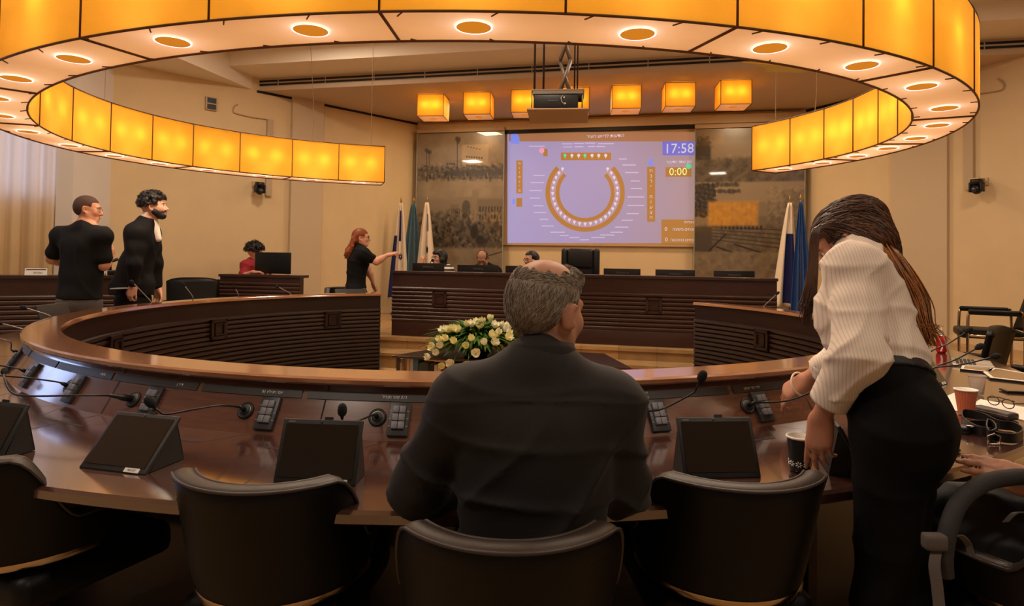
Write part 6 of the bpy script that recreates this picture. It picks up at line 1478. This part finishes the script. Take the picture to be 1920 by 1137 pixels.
# ------------------------------------------------------------------ tablets on folding stands
M_scr = mat('tablet_glass', (18, 17, 17), .06, coat=1.0); M_case = mat('tablet_case', (34, 32, 30), .5, bump=.05, bscale=300); M_stk = mat('sticker_white', (226, 222, 214), .6); M_ink = mat('sticker_ink', (40, 36, 36), .6)
TBG = 'tablets on stands on the council table'
def tablet(px, py, yaw, tilt, label, w=.228, h=.172, sticker=None, logo=None):
    p = pz(px, py, .7535); t = thing('tablet', label, 'tablet', TR(p, yaw), TBG)
    X = Matrix.Rotation(tilt-math.pi/2, 4, 'X')   # local: x right, z up the screen, screen faces -y
    X = Matrix.Rotation(-(math.pi/2-tilt), 4, 'X')
    MB().box((0, .006, h/2), (w, .012, h), X, .004).build('case', M_case, t)
    MB().box((0, -.0012, h/2+.001), (w-.022, .002, h-.030), X).build('screen_glass', M_scr, t)
    MB().tube([X @ Vector((-.004, -.001, h-.008)), X @ Vector((-.004, -.0022, h-.008))], .003, 10).build('camera_dot', mat('cam_dot', (60, 60, 62), .2), t)
    MB().box((.015, .004, h+.003), (.022, .008, .007), X).build('clip', M_black, t)
    top = X @ Vector((0, .012, h*.92)); foot = Vector((0, top.y+.025, .004)); q = X @ Vector((0, .012, .02))
    m = MB()
    for sx in (-1, 1): m.add([(sx*w*.49, q.y, .002), (sx*w*.49, foot.y, .002), (sx*w*.47, top.y, top.z), (sx*w*.485, q.y, .002), (sx*w*.485, foot.y, .002), (sx*w*.465, top.y, top.z)], [(0, 1, 2), (5, 4, 3), (0, 3, 4, 1), (1, 4, 5, 2), (2, 5, 3, 0)])
    m.add([(-w*.49, foot.y, .002), (w*.49, foot.y, .002), (w*.47, top.y, top.z), (-w*.47, top.y, top.z), (-w*.49, foot.y-.004, .002), (w*.49, foot.y-.004, .002), (w*.47, top.y-.004, top.z), (-w*.47, top.y-.004, top.z)], [(0, 1, 2, 3), (7, 6, 5, 4), (0, 4, 5, 1), (1, 5, 6, 2), (2, 6, 7, 3), (3, 7, 4, 0)])
    MB().box((0, (q.y+foot.y)/2, .0015), (w*.98, foot.y-q.y, .003)).build('stand_base', M_case, t); m.build('stand_cover', M_case, t)
    if sticker:
        s_ = MB().box((w/2-.048, -.0015, .008), (.05, .0016, .013), X).build('sticker', M_stk, t)
        text('sticker_lettering', sticker, .0085, M_ink, s_, X @ Matrix.Translation((w/2-.048, -.0026, .008)) @ Matrix.Rotation(R(90), 4, 'X'), .0002)
    if logo: text('maker_lettering', logo, .006, mat('logo_silver', (170, 170, 170), .4), t, X @ Matrix.Translation((-w/2+.026, -.0015, h-.009)) @ Matrix.Rotation(R(90), 4, 'X'), .0002, sx=1.4)
    return t
tablet(208, 884, R(-14), R(46), 'tablet with white sticker left of the dark middle tablet', sticker='NX-237', h=.185)
tablet(588, 909, R(-4), R(68), 'dark tablet between the left chair and the seated man', sticker='N', logo='ASUS')
tablet(1356, 897, R(5), R(66), 'dark tablet in front of the empty chair right of the seated man', logo='ASUS')
tablet(-58, 858, R(-16), R(60), 'tablet cut by the left picture edge')
tablet(1612, 876, R(75), R(62), 'tablet seen edge-on between the cup and the hip of the woman in white', w=.22, h=.165)
tablet(1762, 724, R(38), R(58), 'tablet with a white sticker right of the waist of the woman in white', sticker='NX-12')
# ------------------------------------------------------------------ cups, can and papers
def cup(px, py, r0, r1, h, label, body, rim, name='paper_cup', ribs=False, extra=None, liq=True):
    p = pz(px, py, .7525); t = thing(name, label, 'cup', Matrix.Translation(p)); n = 96 if ribs else 40; g = []
    for j in range(n):
        a = 2*math.pi*j/n; k = 1+(.018*(1 if j % 4 < 2 else -1) if ribs else 0); g.append([((r0+(r1-r0)*z)*k*math.cos(a), (r0+(r1-r0)*z)*k*math.sin(a), .004+h*z) for z in (0, .12, .5, .9, 1)])
    MB().grid(g, close_u=True).lathe([(0, .004), (r0, .004)], 32, cap=False).build('cup_body', body, t)
    MB().lathe([(r1*.985, h), (r1+.003, h+.002), (r1+.003, h+.006), (r1*.97, h+.007), (r1*.93, h*.9), (r0*.94, .01), (0, .01)], 40, cap=False).build('rim_and_inside', rim, t); return t
c1 = cup(1500, 884, .028, .037, .098, 'black paper cup with white flower print by the hand of the woman in white', mat('cup_black', (26, 24, 24), .5), mat('cup_white', (232, 226, 216), .5))
m = MB()
for k in range(9):
    a0 = k*2*math.pi/9
    for q in range(7):
        an = q*2*math.pi/7; 
        def cp_(r_): 
            z = .026+r_*math.sin(an); rr_ = .028+.009*z/.098+.0005; aa = a0+r_*math.cos(an)/rr_; return (rr_*math.cos(aa), rr_*math.sin(aa), z)
        m.tube([cp_(.003), cp_(.0095)], .0016, 5)
m.build('flower_print', mat('print_white', (214, 208, 198), .6), c1)
cup(1811, 778, .027, .041, .100, 'ribbed orange paper cup with white rim on the right of the table', mat('cup_orange', (206, 112, 76), .55, var=.1, scale=3), mat('cup_white', (232, 226, 216), .5), ribs=True)
m = mat('cup_plastic', (236, 226, 216), .12, trans=.75, ior=1.2); cup(1832, 741, .026, .037, .088, 'clear plastic cup behind the orange paper cup', m, m, 'plastic_cup')
p = pz(1765, 662, .7525); t = thing('drink_can', 'red drink can with white lettering beside the laptop', 'can', Matrix.Translation(p) @ Matrix.Rotation(R(-150), 4, 'Z')); 
MB().lathe([(.0, 0), (.024, 0), (.033, .012), (.033, .106), (.026, .118), (.026, .122)], 32, cap=False).build('can_body', mat('can_red', (196, 26, 34), .3, .3), t)
MB().lathe([(.026, .1215), (.0255, .119), (0, .119)], 32, cap=False).build('can_lid', mat('can_steel', (180, 180, 180), .3, 1), t)
m = MB(); 
for o_ in (0, 2.1, 4.2): m.grid([[((.0333)*math.cos(o_+.9*math.sin(z*34)*.5+w_), .0333*math.sin(o_+.9*math.sin(z*34)*.5+w_), z) for z in np.linspace(.015, .10, 14)] for w_ in (0, .14, .28)])
m.build('white_wave', M_stk, t)
def sheet(pts, z, m_, name, label, cat, th=.002):
    q = [pz(x, y, z) for x, y in pts]; c = sum(q, Vector())/len(q); t = MB().prism([((p-c).x, (p-c).y) for p in q], 0, th).build(name, m_); t.location = (c.x, c.y, z); tag(t, label, cat); return t
M_pap = mat('paper_white', (226, 214, 202), .8)
sheet([(1765, 748), (1800, 733), (1822, 742), (1800, 772), (1772, 770)], .7525, M_pap, 'paper_sheet', 'white paper sheet between the woman in white and the orange cup', 'paper')
sheet([(1822, 760), (1838, 750), (1960, 772), (1960, 800), (1905, 786)], .7525, M_pap, 'paper_sheet', 'white paper under the spectacles and the dark case', 'paper', .003)
# laptop
p = pz(1822, 684, .7525); a = math.atan2(p.x-TX, TY-p.y); t = thing('laptop', 'silver laptop open on the right arm of the table behind the tablets', 'laptop', TR(p, R(57)))
M_alu = mat('aluminium', (190, 180, 168), .35, .6)
MB().box((0, 0, .008), (.31, .21, .014), None, .004).build('keyboard_deck', M_alu, t)
m = MB()
for r_ in range(5):
    for c_q in range(13): m.box((-.125+c_q*.021, .075-r_*.021, .0155), (.018, .017, .002))
m.build('keys', mat('laptop_keys', (36, 34, 34), .5), t).__setitem__('kind', 'stuff'); MB().box((0, -.062, .0152), (.10, .065, .001)).build('trackpad', mat('trackpad_grey', (170, 162, 152), .3), t)
X = Matrix.Translation((0, .105, .014)) @ Matrix.Rotation(R(-14), 4, 'X'); lid = MB().box((0, .003, .105), (.31, .006, .21), X, .002).build('lid', M_alu, t); MB().box((0, -.0012, .105), (.29, .001, .18), X).build('lid_screen', M_scr, lid)
# flat tablets
for (pts, l) in (([(1800, 695), (1806, 684), (1866, 690), (1858, 701)], 'white framed tablet lying flat next to the laptop'), ([(1842, 701), (1862, 692), (1955, 708), (1945, 722), (1856, 712)], 'white framed tablet lying flat at the right picture edge')):
    q = [pz(x, y, .7525) for x, y in pts]; c = sum(q, Vector())/len(q); t = thing('flat_tablet', l, 'tablet', Matrix.Translation((c.x, c.y, .7525)))
    po = [((p-c).x, (p-c).y) for p in q]; MB().prism(po, 0, .009).build('tablet_body', mat('tablet_black', (22, 20, 20), .4), t); MB().prism([(x*.97, y*.97) for x, y in po], .009, .0098).build('white_bezel', mat('bezel_white', (228, 220, 210), .3), t); MB().prism([(x*.80, y*.80) for x, y in po], .0098, .0104).build('tablet_screen', mat('screen_dim', (120, 98, 74), .08, coat=1), t)
# spectacles, case, phone, belt, trinket
p = pz(1862, 786, .7525); q = pz(1828, 771, .7525); d = (pz(1903, 786, .7525)-pz(1828, 768, .7525)); a = math.atan2(d.y, d.x); c = pz(1864, 781, .7525)
t = thing('spectacle_case', 'long dark grey spectacle case lying behind the belt', 'case', TR((c.x, c.y, .7525), a)); bm_ = MB().box((0, 0, .016), (.165, .060, .030), None, .012); bm_.build('case_body', mat('case_grey', (66, 58, 54), .45), t); MB().box((0, -.031, .018), (.160, .002, .002)).build('case_seam', mat('seam_light', (150, 138, 126), .5), t)
c = pz(1880, 764, .757); t = thing('spectacles', 'black rimmed spectacles lying on white paper', 'spectacles', TR((c.x, c.y, .757), a+R(-4)))
m = MB()
for s_ in (-1, 1):
    m.tube([(s_*.034+.027*math.cos(x), -.010, .022+.019*math.sin(x)) for x in np.linspace(0, 2*math.pi, 21)], .0022, 6)
m.tube([(-.009, -.010, .026), (0, -.012, .029), (.009, -.010, .026)], .0022, 6); m.build('rims', M_black, t)
for s_ in (-1, 1): MB().tube([(s_*.062, -.010, .030), (s_*.064, .05, .028), (s_*.05, .12, .010)], .0022, 6).build('temple', M_black, t)
c = pz(1912, 736, .7525); t = thing('phone', 'dark phone lying near the right picture edge behind the spectacles', 'phone', TR((c.x, c.y, .7525), R(-8))); MB().box((0, 0, .006), (.15, .07, .009), None, .003).build('phone_body', M_black, t); MB().box((0, 0, .0108), (.14, .062, .0006)).build('phone_screen', M_scr, t)
M_belt = mat('belt_leather', (28, 25, 25), .4, bump=.1, bscale=200)
def ribbon(pts, w, th, up=(0, 0, 1)):
    sp_ = smoothpath(pts, 8); g = []
    for i, p in enumerate(sp_):
        t_ = (sp_[min(i+1, len(sp_)-1)]-sp_[max(i-1, 0)]).normalized(); u = Vector(up); n_ = t_.cross(u).normalized(); g.append([p-u*w/2-n_*th/2, p+u*w/2-n_*th/2, p+u*w/2+n_*th/2, p-u*w/2+n_*th/2, p-u*w/2-n_*th/2])
    return MB().grid(g, smooth=False)
t = thing('leather_belt', 'coiled black leather belt with a steel buckle on the table by the orange cup', 'belt', Matrix.Translation(pz(1850, 812, .7525))); Mi = t.matrix_world.inverted(); L_ = lambda x, y, z=.772: Mi @ pz(x, y, z)
ribbon([L_(1858, 812), L_(1830, 806), L_(1806, 790), L_(1808, 776), L_(1840, 782), L_(1872, 796), L_(1900, 800), L_(1918, 812), L_(1905, 822), L_(1875, 820), L_(1860, 815)], .034, .004).build('strap', M_belt, t)
ribbon([L_(1815, 796), L_(1845, 796), L_(1870, 803)], .030, .004).build('strap_tail', M_belt, t)
ribbon([L_(1852, 795, .775), L_(1862, 800, .775), L_(1868, 812, .775), L_(1856, 818, .775), L_(1850, 808, .775), L_(1852, 795, .775)], .040, .004).build('belt_loop', M_belt, t)
b0 = L_(1864, 825, .770); MB().tube([b0+Vector(v) for v in ((-.02, 0, -.016), (.02, 0, -.016), (.022, 0, .012), (0, 0, .02), (-.022, 0, .012), (-.02, 0, -.016))], .003, 6).build('buckle', mat('buckle_steel', (170, 160, 150), .25, 1), t)
t = thing('camera_clasp', 'black plastic clasp with a steel bar next to the hip of the woman in white', 'clasp', Matrix.Translation(pz(1808, 812, .7525)))
MB().box((0, 0, .014), (.055, .045, .026), TR((0, 0, 0), R(30)), .008).box((.03, .01, .012), (.05, .018, .016), TR((0, 0, 0), R(-30)), .006).build('clasp_body', M_black, t); MB().tube([(-.005, -.02, .03), (.03, -.028, .028)], .004).build('steel_bar', mat('buckle_steel', (170, 160, 150), .25, 1), t)
t = thing('gold_brooch', 'small gold spider-shaped brooch beside the edge-on tablet', 'brooch', Matrix.Translation(pz(1582, 880, .7525))); M_gold_ = mat('gold', (226, 170, 84), .2, 1.0)
m = MB().ball((0, 0, .014), (.010, .008, .007), 10).ball((.012, 0, .013), .005, 8)
m.build('brooch_body', M_gold_, t)
for k in range(8):
    q = -1 if k % 2 else 1; b0 = -.010+(k//2)*.008; MB().tube(smoothpath([(b0, 0, .014), (b0*1.4, q*.012, .022), (b0*2.2, q*.026, .002)], 4), .0013, 5).build('brooch_leg', M_gold_, t)
t = thing('key_fob', 'small dark key fob on the table edge by the hip of the woman in white', 'key fob', Matrix.Translation(pz(1790, 850, .7525))); MB().box((0, 0, .007), (.05, .02, .012), TR((0, 0, 0), R(35)), .005).build('fob_body', M_black, t); MB().tube([(.02, .02, .006), (.03, .028, .006), (.034, .04, .005)], .002).build('ring', M_chr, t)
# flat black tablets left on the far side of the ledge
for (x, y, rz, l) in ((660, 548.5, -30, 'black tablet with white sticker in front of the woman with auburn hair'), (118, 588, 60, 'black tablet in front of the man in the T-shirt')):
    a, yy = az_px(x, 3.2); c = TA(a, 3.2, .753); t = thing('tablet', l, 'tablet', TR(c, R(a)+R(180) if False else R(a)), TBG); X = Matrix.Rotation(R(0), 4, 'X')
    MB().box((0, 0, .11), (.36, .014, .24), Matrix.Rotation(R(18), 4, 'X'), .005).build('case', M_case, t); MB().box((0, .06, .05), (.3, .012, .12), Matrix.Rotation(R(-20), 4, 'X')).build('stand_cover', M_case, t)
    if x > 500: MB().box((.05, -.0125, .213), (.10, .003, .022), Matrix.Rotation(R(18), 4, 'X')).build('sticker', M_stk, t).rotation_euler = (0, 0, 0)
# ================================================================== dark bag on the chair at the bottom right
c = pY(1865, 1000, 1.62); S = SDF(); S.ell((c.x+.10, c.y+.12, .60), (.16, .13, .11), None, .06); S.ell((c.x+.02, c.y+.12, .66), (.09, .08, .09), None, .06); S.ell((c.x+.2, c.y+.1, .68), (.09, .10, .10), None, .06); S.cap((c.x+.0, c.y+.14, .72), (c.x+.2, c.y+.14, .76), .045, .045, .05)
bag = thing('shoulder_bag', 'black bag with a grey padded handle lying on the chair at the bottom right', 'bag', Matrix.Translation((c.x, c.y, .5))); f1 = folds(24, .010, (.3, .3, .8), .6, 61)
mesh_obj('bag_body', S.mesh(.009, lambda X, Y, Z: f1(X, Y, Z)), mat('bag_nylon', (20, 19, 20), .7, bump=.1, bscale=300), bag)
o = MB().tube(smoothpath([pY(1771, 1080, 1.50), pY(1770, 1040, 1.50), pY(1780, 985, 1.51), pY(1802, 938, 1.53), pY(1842, 908, 1.55), pY(1885, 897, 1.57), pY(1935, 897, 1.60), pY(1990, 930, 1.62)], 8), .0195, 14).build('padded_handle', mat('handle_grey', (44, 42, 43), .75, bump=.15, bscale=250), bag); set_inv(o, bag)
M_web = mat('webbing_grey', (92, 84, 80), .8, bump=.3, bscale=500)
o = ribbon([pY(1757, 1028, 1.49), pY(1752, 1060, 1.47), pY(1757, 1100, 1.46), pY(1762, 1150, 1.45)], .026, .003, (1, 0, 0)).build('strap', M_web, bag); set_inv(o, bag)
o = MB().box((0, 0, 0), (.05, .03, .036), Matrix.Translation(pY(1752, 1016, 1.49)), .008).build('strap_knot', M_web, bag); set_inv(o, bag)
for pts in (((1782, 1008, 1.52), (1800, 1005, 1.55), (1815, 1020, 1.56), (1820, 1040, 1.55)), ((1885, 980, 1.60), (1905, 962, 1.60), (1930, 965, 1.62))):
    o = ribbon([pY(*p) for p in pts], .016, .003, (.6, -.6, .3)).build('strap', M_web, bag); set_inv(o, bag)
# ================================================================== low table with books and the tulip bouquet inside the ring
LT = pz(735, 664, .44); LC = pz(735, 667, .44); LC.z = 0
W_low = wood('low_table_wood', (44, 22, 15), .25, .6, (1, 8, 8), .3, 6)
t = thing('low_table', 'dark low table inside the horseshoe, holding books and tulips', 'table', TR(LC, -DY))
oc = [(0, 0), (2.23, 0), (1.93, .80), (.30, .80)]
bevel(MB().prism(oc, .418, .44).build('top', W_low, t), .004); MB().prism([(.03, .03), (2.20, .03), (1.91, .77), (.32, .77)], .07, .10).build('shelf', W_low, t)
for x, y in ((.05, .04), (2.18, .04), (1.90, .76), (.33, .76), (1.1, .04)):
    MB().box((x, y, .21), (.03, .03, .42)).build('leg', W_low, t)
MB().box((1.115, .55, .26), (1.4, .03, .32)).build('back_panel', W_low, t)
books = [((212, 208, 200), .022, .30, 8, 'white book leaning at the left end of the shelf'), ((196, 150, 110), .03, .31, 0, 'tan book on the low table shelf'), ((160, 170, 176), .03, .31, 0, 'pale grey book on the low table shelf'), ((70, 104, 126), .045, .31, 0, 'wide blue book on the low table shelf'), ((52, 66, 66), .10, .27, 0, 'low dark green book block on the shelf'), ((28, 26, 28), .05, .265, 0, 'black box-like book right of the green block'), ((196, 186, 172), .03, .265, 0, 'cream book, left of the two cream ones'), ((208, 196, 180), .03, .265, 0, 'cream book, right of the two cream ones'), ((120, 62, 44), .05, .26, 0, 'red brown book lowest on the shelf'), ((150, 84, 60), .05, .26, 0, 'lighter red brown book at the right end of the row')]
ed = E1; en = E2; u = .08
for rgb, w_, h_, ln, lb in books:
    c = LC+ed*(u+w_/2)+en*.13+Vector((0, 0, .1005)); b = thing('book', lb, 'book', frame(c, ed, en, (0, 0, 1)) @ Matrix.Rotation(R(-ln), 4, 'Y'), 'books on the low table shelf')
    MB().box((0, 0, h_/2), (w_, .17, h_), None, .002).build('cover', mat('book_%d_%d' % rgb[:2], rgb, .6), b); MB().box((0, .006, h_/2+.001), (w_*.8, .165, h_)).build('pages', M_pap, b); u += w_+(.03 if ln else .004)
# vase
bc = pY(893, 640, 6.15); VC = Vector((bc.x, bc.y, .44))
t = thing('vase', 'dark round vase holding the tulips on the low table', 'vase', loc=VC); MB().lathe([(0, 0), (.10, 0), (.15, .05), (.16, .10), (.14, .15), (.13, .15), (.14, .10), (.12, .03), (0, .03)], 28, cap=False).build('vase_body', M_black, t)
M_pet = mat('tulip_petal', (255, 244, 190), .55, var=.12, scale=40); M_pet2 = mat('tulip_petal_cream', (255, 250, 222), .55, var=.1, scale=40); M_stem = mat('tulip_stem', (100, 140, 56), .5); M_leaf = mat('tulip_leaf', (78, 120, 48), .45, var=.25, scale=20)
bp = bpy.data.materials['tulip_petal'].node_tree.nodes['Principled BSDF']; bp.inputs['Subsurface Weight'].default_value = .15
# foliage
rr = random.Random(21); m = MB()
for k in range(640):
    th = rr.uniform(0, 2*math.pi); el = rr.uniform(-.15, 1.2); rad = rr.uniform(.30, .50); tip = VC+Vector((math.cos(th)*math.cos(el)*rad*1.12, math.sin(th)*math.cos(el)*rad*.9, .10+math.sin(el)*rad*.62)); b0 = VC+Vector((rr.uniform(-.08, .08), rr.uniform(-.08, .08), .12))
    mid = b0.lerp(tip, .55)+Vector((0, 0, .05)); tip += Vector((0, 0, -.03)); w_ = rr.uniform(.009, .022); pts = smoothpath([b0, mid, tip], 4); s_ = (tip-b0).cross(Vector((0, 0, 1))).normalized()
    g = []
    for i, p in enumerate(pts): f = i/(len(pts)-1); ww = w_*math.sin(math.pi*min(.98, .12+f*.88))+.001; g.append([p-s_*ww, p+Vector((0, 0, -.004)), p+s_*ww])
    m.grid(g)
o = m.build('tulip_foliage', M_leaf); tag(o, 'dense green leaves of the tulip bouquet on the low table', 'foliage', kind='stuff')
TU = [(455, 365), (548, 360), (625, 335), (705, 360), (395, 525), (500, 508), (645, 555), (415, 630), (272, 655), (200, 825), (448, 980), (592, 938), (870, 975), (800, 1030), (1020, 765), (850, 632), (1158, 575), (945, 508), (868, 262), (950, 262), (1040, 225), (1130, 208), (1085, 292), (1265, 155), (1350, 282), (1475, 280), (1560, 285), (1610, 290), (1530, 350), (1590, 410), (1580, 490), (1410, 400), (1360, 450), (1305, 450), (1705, 265), (1740, 345), (345, 750), (1345, 580)]
def bloom(open_=.0, seed=0):
    mb = MB(); r_ = random.Random(seed)
    for k in range(6):
        a0 = k*math.pi/3; rr_ = 1 if k % 2 else .9; g = []
        for i in range(7):
            f = i/6; rad = (.004+.026*math.sin(min(1, f*1.25)*math.pi*.62)**.9*(1+open_*f))*rr_; wd = .018*math.sin(math.pi*min(.99, .10+f*.88))**.8; row = []
            for j in range(5):
                q = -1+j/2; an = a0+q*wd/.024; row.append((rad*math.cos(an), rad*math.sin(an), f*.062-.004*abs(q)*f))
            g.append(row)
        mb.grid(g)
    return mb
B_ = [bloom(.0, 1), bloom(.5, 2), bloom(1.1, 3)]; meshes = {}
rr = random.Random(5)
for i, (cx, cy) in enumerate(TU):
    px, py = 780+cx/9.095, 575+cy/9.095; h_ = VC+Vector(((px-893)*.0048, 0, 0)); dep = VC.y+rr.uniform(-.05, .05)-.42*math.sqrt(max(0, 1-min(1, ((px-890)/100)**2)))*min(1, max(0, py-592)/45+.15)
    p = pY(px, py+3.5, dep); d = (p-(VC+Vector((0, 0, -.05)))).normalized(); d = (d+Vector((0, 0, .35))).normalized() if py < 640 else (d+Vector((0, -.2, .1))).normalized()
    x_ = d.orthogonal().normalized(); F = frame(p-d*.034, x_, d.cross(x_), d) @ Matrix.Scale(1.08, 4); k = rr.choice((0, 0, 0, 0, 1, 1)); mt = rr.choice((0, 1))
    t = thing('tulip', 'pale yellow tulip in the bouquet on the low table', 'flower', F, 'tulips in the bouquet')
    if (k, mt) not in meshes: o = B_[k].build('bloom', M_pet2 if mt else M_pet, t); meshes[(k, mt)] = o.data
    else: o = bpy.data.objects.new('bloom', meshes[(k, mt)]); C.objects.link(o); o.parent = t
    Fi = F.inverted(); s0 = VC+Vector((rr.uniform(-.07, .07), rr.uniform(-.07, .07), .12)); MB().tube(smoothpath([Fi @ s0, Fi @ (s0.lerp(p, .6)+Vector((0, 0, .03))), Vector((0, 0, 0))], 5), .0035, 5).build('stem', M_stem, t)
# ================================================================== desks by the left wall
def dface(cpx, d): pass
a0_, a1_ = P3(413, 516, 8.95), P3(563, 515, 8.75); c = (a0_+a1_)/2; ang = math.atan2(a1_.y-a0_.y, a1_.x-a0_.x); zt = c.z
side = ribbed_desk('side_desk', TR((c.x, c.y, 0), ang), (a1_-a0_).length, zt, 'small dark ribbed side desk with a computer monitor by the left wall', 'desk', wt=.74, plain_top=.10, plain_bot=.1)
q0, q1 = P3(478, 473, 9.2), P3(547, 472, 9.15); c = (q0+q1)/2; t = thing('computer_monitor', 'large black computer monitor seen from behind on the side desk', 'monitor', TR((c.x, c.y, .74), ang)); wq = (q1-q0).length; hq = q0.z-P3(478, 513, 9.2).z
MB().box((0, 0, q0.z-.74-hq/2+.0), (wq, .035, hq), None, .008).build('screen_back', M_mon, t); MB().box((0, .02, .14), (.08, .03, .28)).box((0, .02, .008), (.24, .20, .016)).build('stand', M_mon, t); MB().box((0, -.02, q0.z-.74-.06), (.14, .004, .02)).build('maker_plate', mat('monitor_plate', (26, 26, 28), .3), t)
MB().box((-.08, -.06, .05), (.02, .02, .22), Matrix.Rotation(R(-50), 4, 'Y')).build('cable', mat('cable_pale', (176, 160, 140), .5), t)
b0_, b1_ = P3(-60, 516, 6.75), P3(216, 517, 7.35); c = (b0_+b1_)/2; ang = math.atan2(b1_.y-b0_.y, b1_.x-b0_.x)
ribbed_desk('side_desk', TR((c.x, c.y, 0), ang), (b1_-b0_).length, c.z, 'long dark wood desk at the far left behind the man in the T-shirt', 'desk', wt=.74, plain_top=.22, plain_bot=.1)
n_ = P3(55, 516, 6.98); t = thing('desk_sign', 'white table sign with dark writing on the far left desk', 'sign', TR((n_.x, n_.y+.10, c.z), ang)); MB().add([(-.10, -.03, 0), (.10, -.03, 0), (.10, 0, .075), (-.10, 0, .075), (-.10, .03, 0), (.10, .03, 0)], [(0, 1, 2, 3), (3, 2, 5, 4), (0, 3, 4), (1, 5, 2), (0, 4, 5, 1)]).build('card', M_stk, t)
MB().box((.0, -.009, .062), (.18, .003, .010), Matrix.Rotation(0, 4, 'X')).build('dark_line', mat('sign_ink', (70, 26, 30), .6), t); text('sign_lettering', 'נוכחים', .03, M_ink, t, Matrix.Translation((0.02, -.0245, .028)) @ Matrix.Rotation(R(68), 4, 'X'))
n_ = P3(205, 517, 7.3); t = thing('desk_phone', 'small black desk phone beside the man in the T-shirt on the far left desk', 'phone', TR((n_.x, n_.y+.12, c.z), ang)); MB().box((0, 0, .03), (.16, .14, .06), None, .012).build('phone_base', M_black, t); MB().tube([(-.06, 0, .06), (-.06, .0, .15), (.02, 0, .19)], .018, 8).build('handset', M_black, t); MB().box((-.14, -.02, .02), (.08, .06, .04), None, .006).build('note_block', M_stk, t)
# ================================================================== light
sc = bpy.context.scene
sc.view_settings.view_transform = 'Standard'; sc.view_settings.look = 'None'; sc.view_settings.exposure = 0; sc.view_settings.gamma = 1
w = bpy.data.worlds.new('world'); sc.world = w; w.use_nodes = True
w.node_tree.nodes['Background'].inputs[0].default_value = (*lin((255, 234, 212)), 1); w.node_tree.nodes['Background'].inputs[1].default_value = .17
def light(name, kind, loc, power, rgb, size=.1, rot=(0, 0, 0), sy=None, spot=None):
    l = bpy.data.lights.new(name, kind); l.energy = power; l.color = lin(rgb)
    if kind == 'AREA':
        l.size = size
        if sy: l.shape = 'RECTANGLE'; l.size_y = sy
    else: l.shadow_soft_size = size
    if spot: l.spot_size = R(spot); l.spot_blend = .6
    o = bpy.data.objects.new(name, l); C.objects.link(o); o.location = loc; o.rotation_euler = rot; return o
# fill lights added under the hall ceiling, no fittings there
for i, (x, y) in enumerate(((-4.6, 5.2), (4.8, 5.0), (0, 5.0), (-2.6, 8.0), (2.6, 7.6))):
    light('ceiling_fill', 'AREA', (x, y, 4.38), 62, (255, 236, 212), .5)
for x, y in ((-2.2, .2), (2.0, .0)): light('ceiling_fill', 'AREA', (x, y, 4.38), 46, (255, 238, 220), .5)  # added fill from behind the camera
for t in DL:
    p = CE(t, .155, ZB-.02); light('downlight_beam', 'SPOT', p, 16, (255, 230, 200), .06, spot=130)
for u in (-3.4, -1.0, 1.4):
    p = D(u, 10.4, 3.95); light('podium_fill', 'AREA', p, 30, (255, 222, 178), .4)  # added fill over the podium, besides the cube lamps
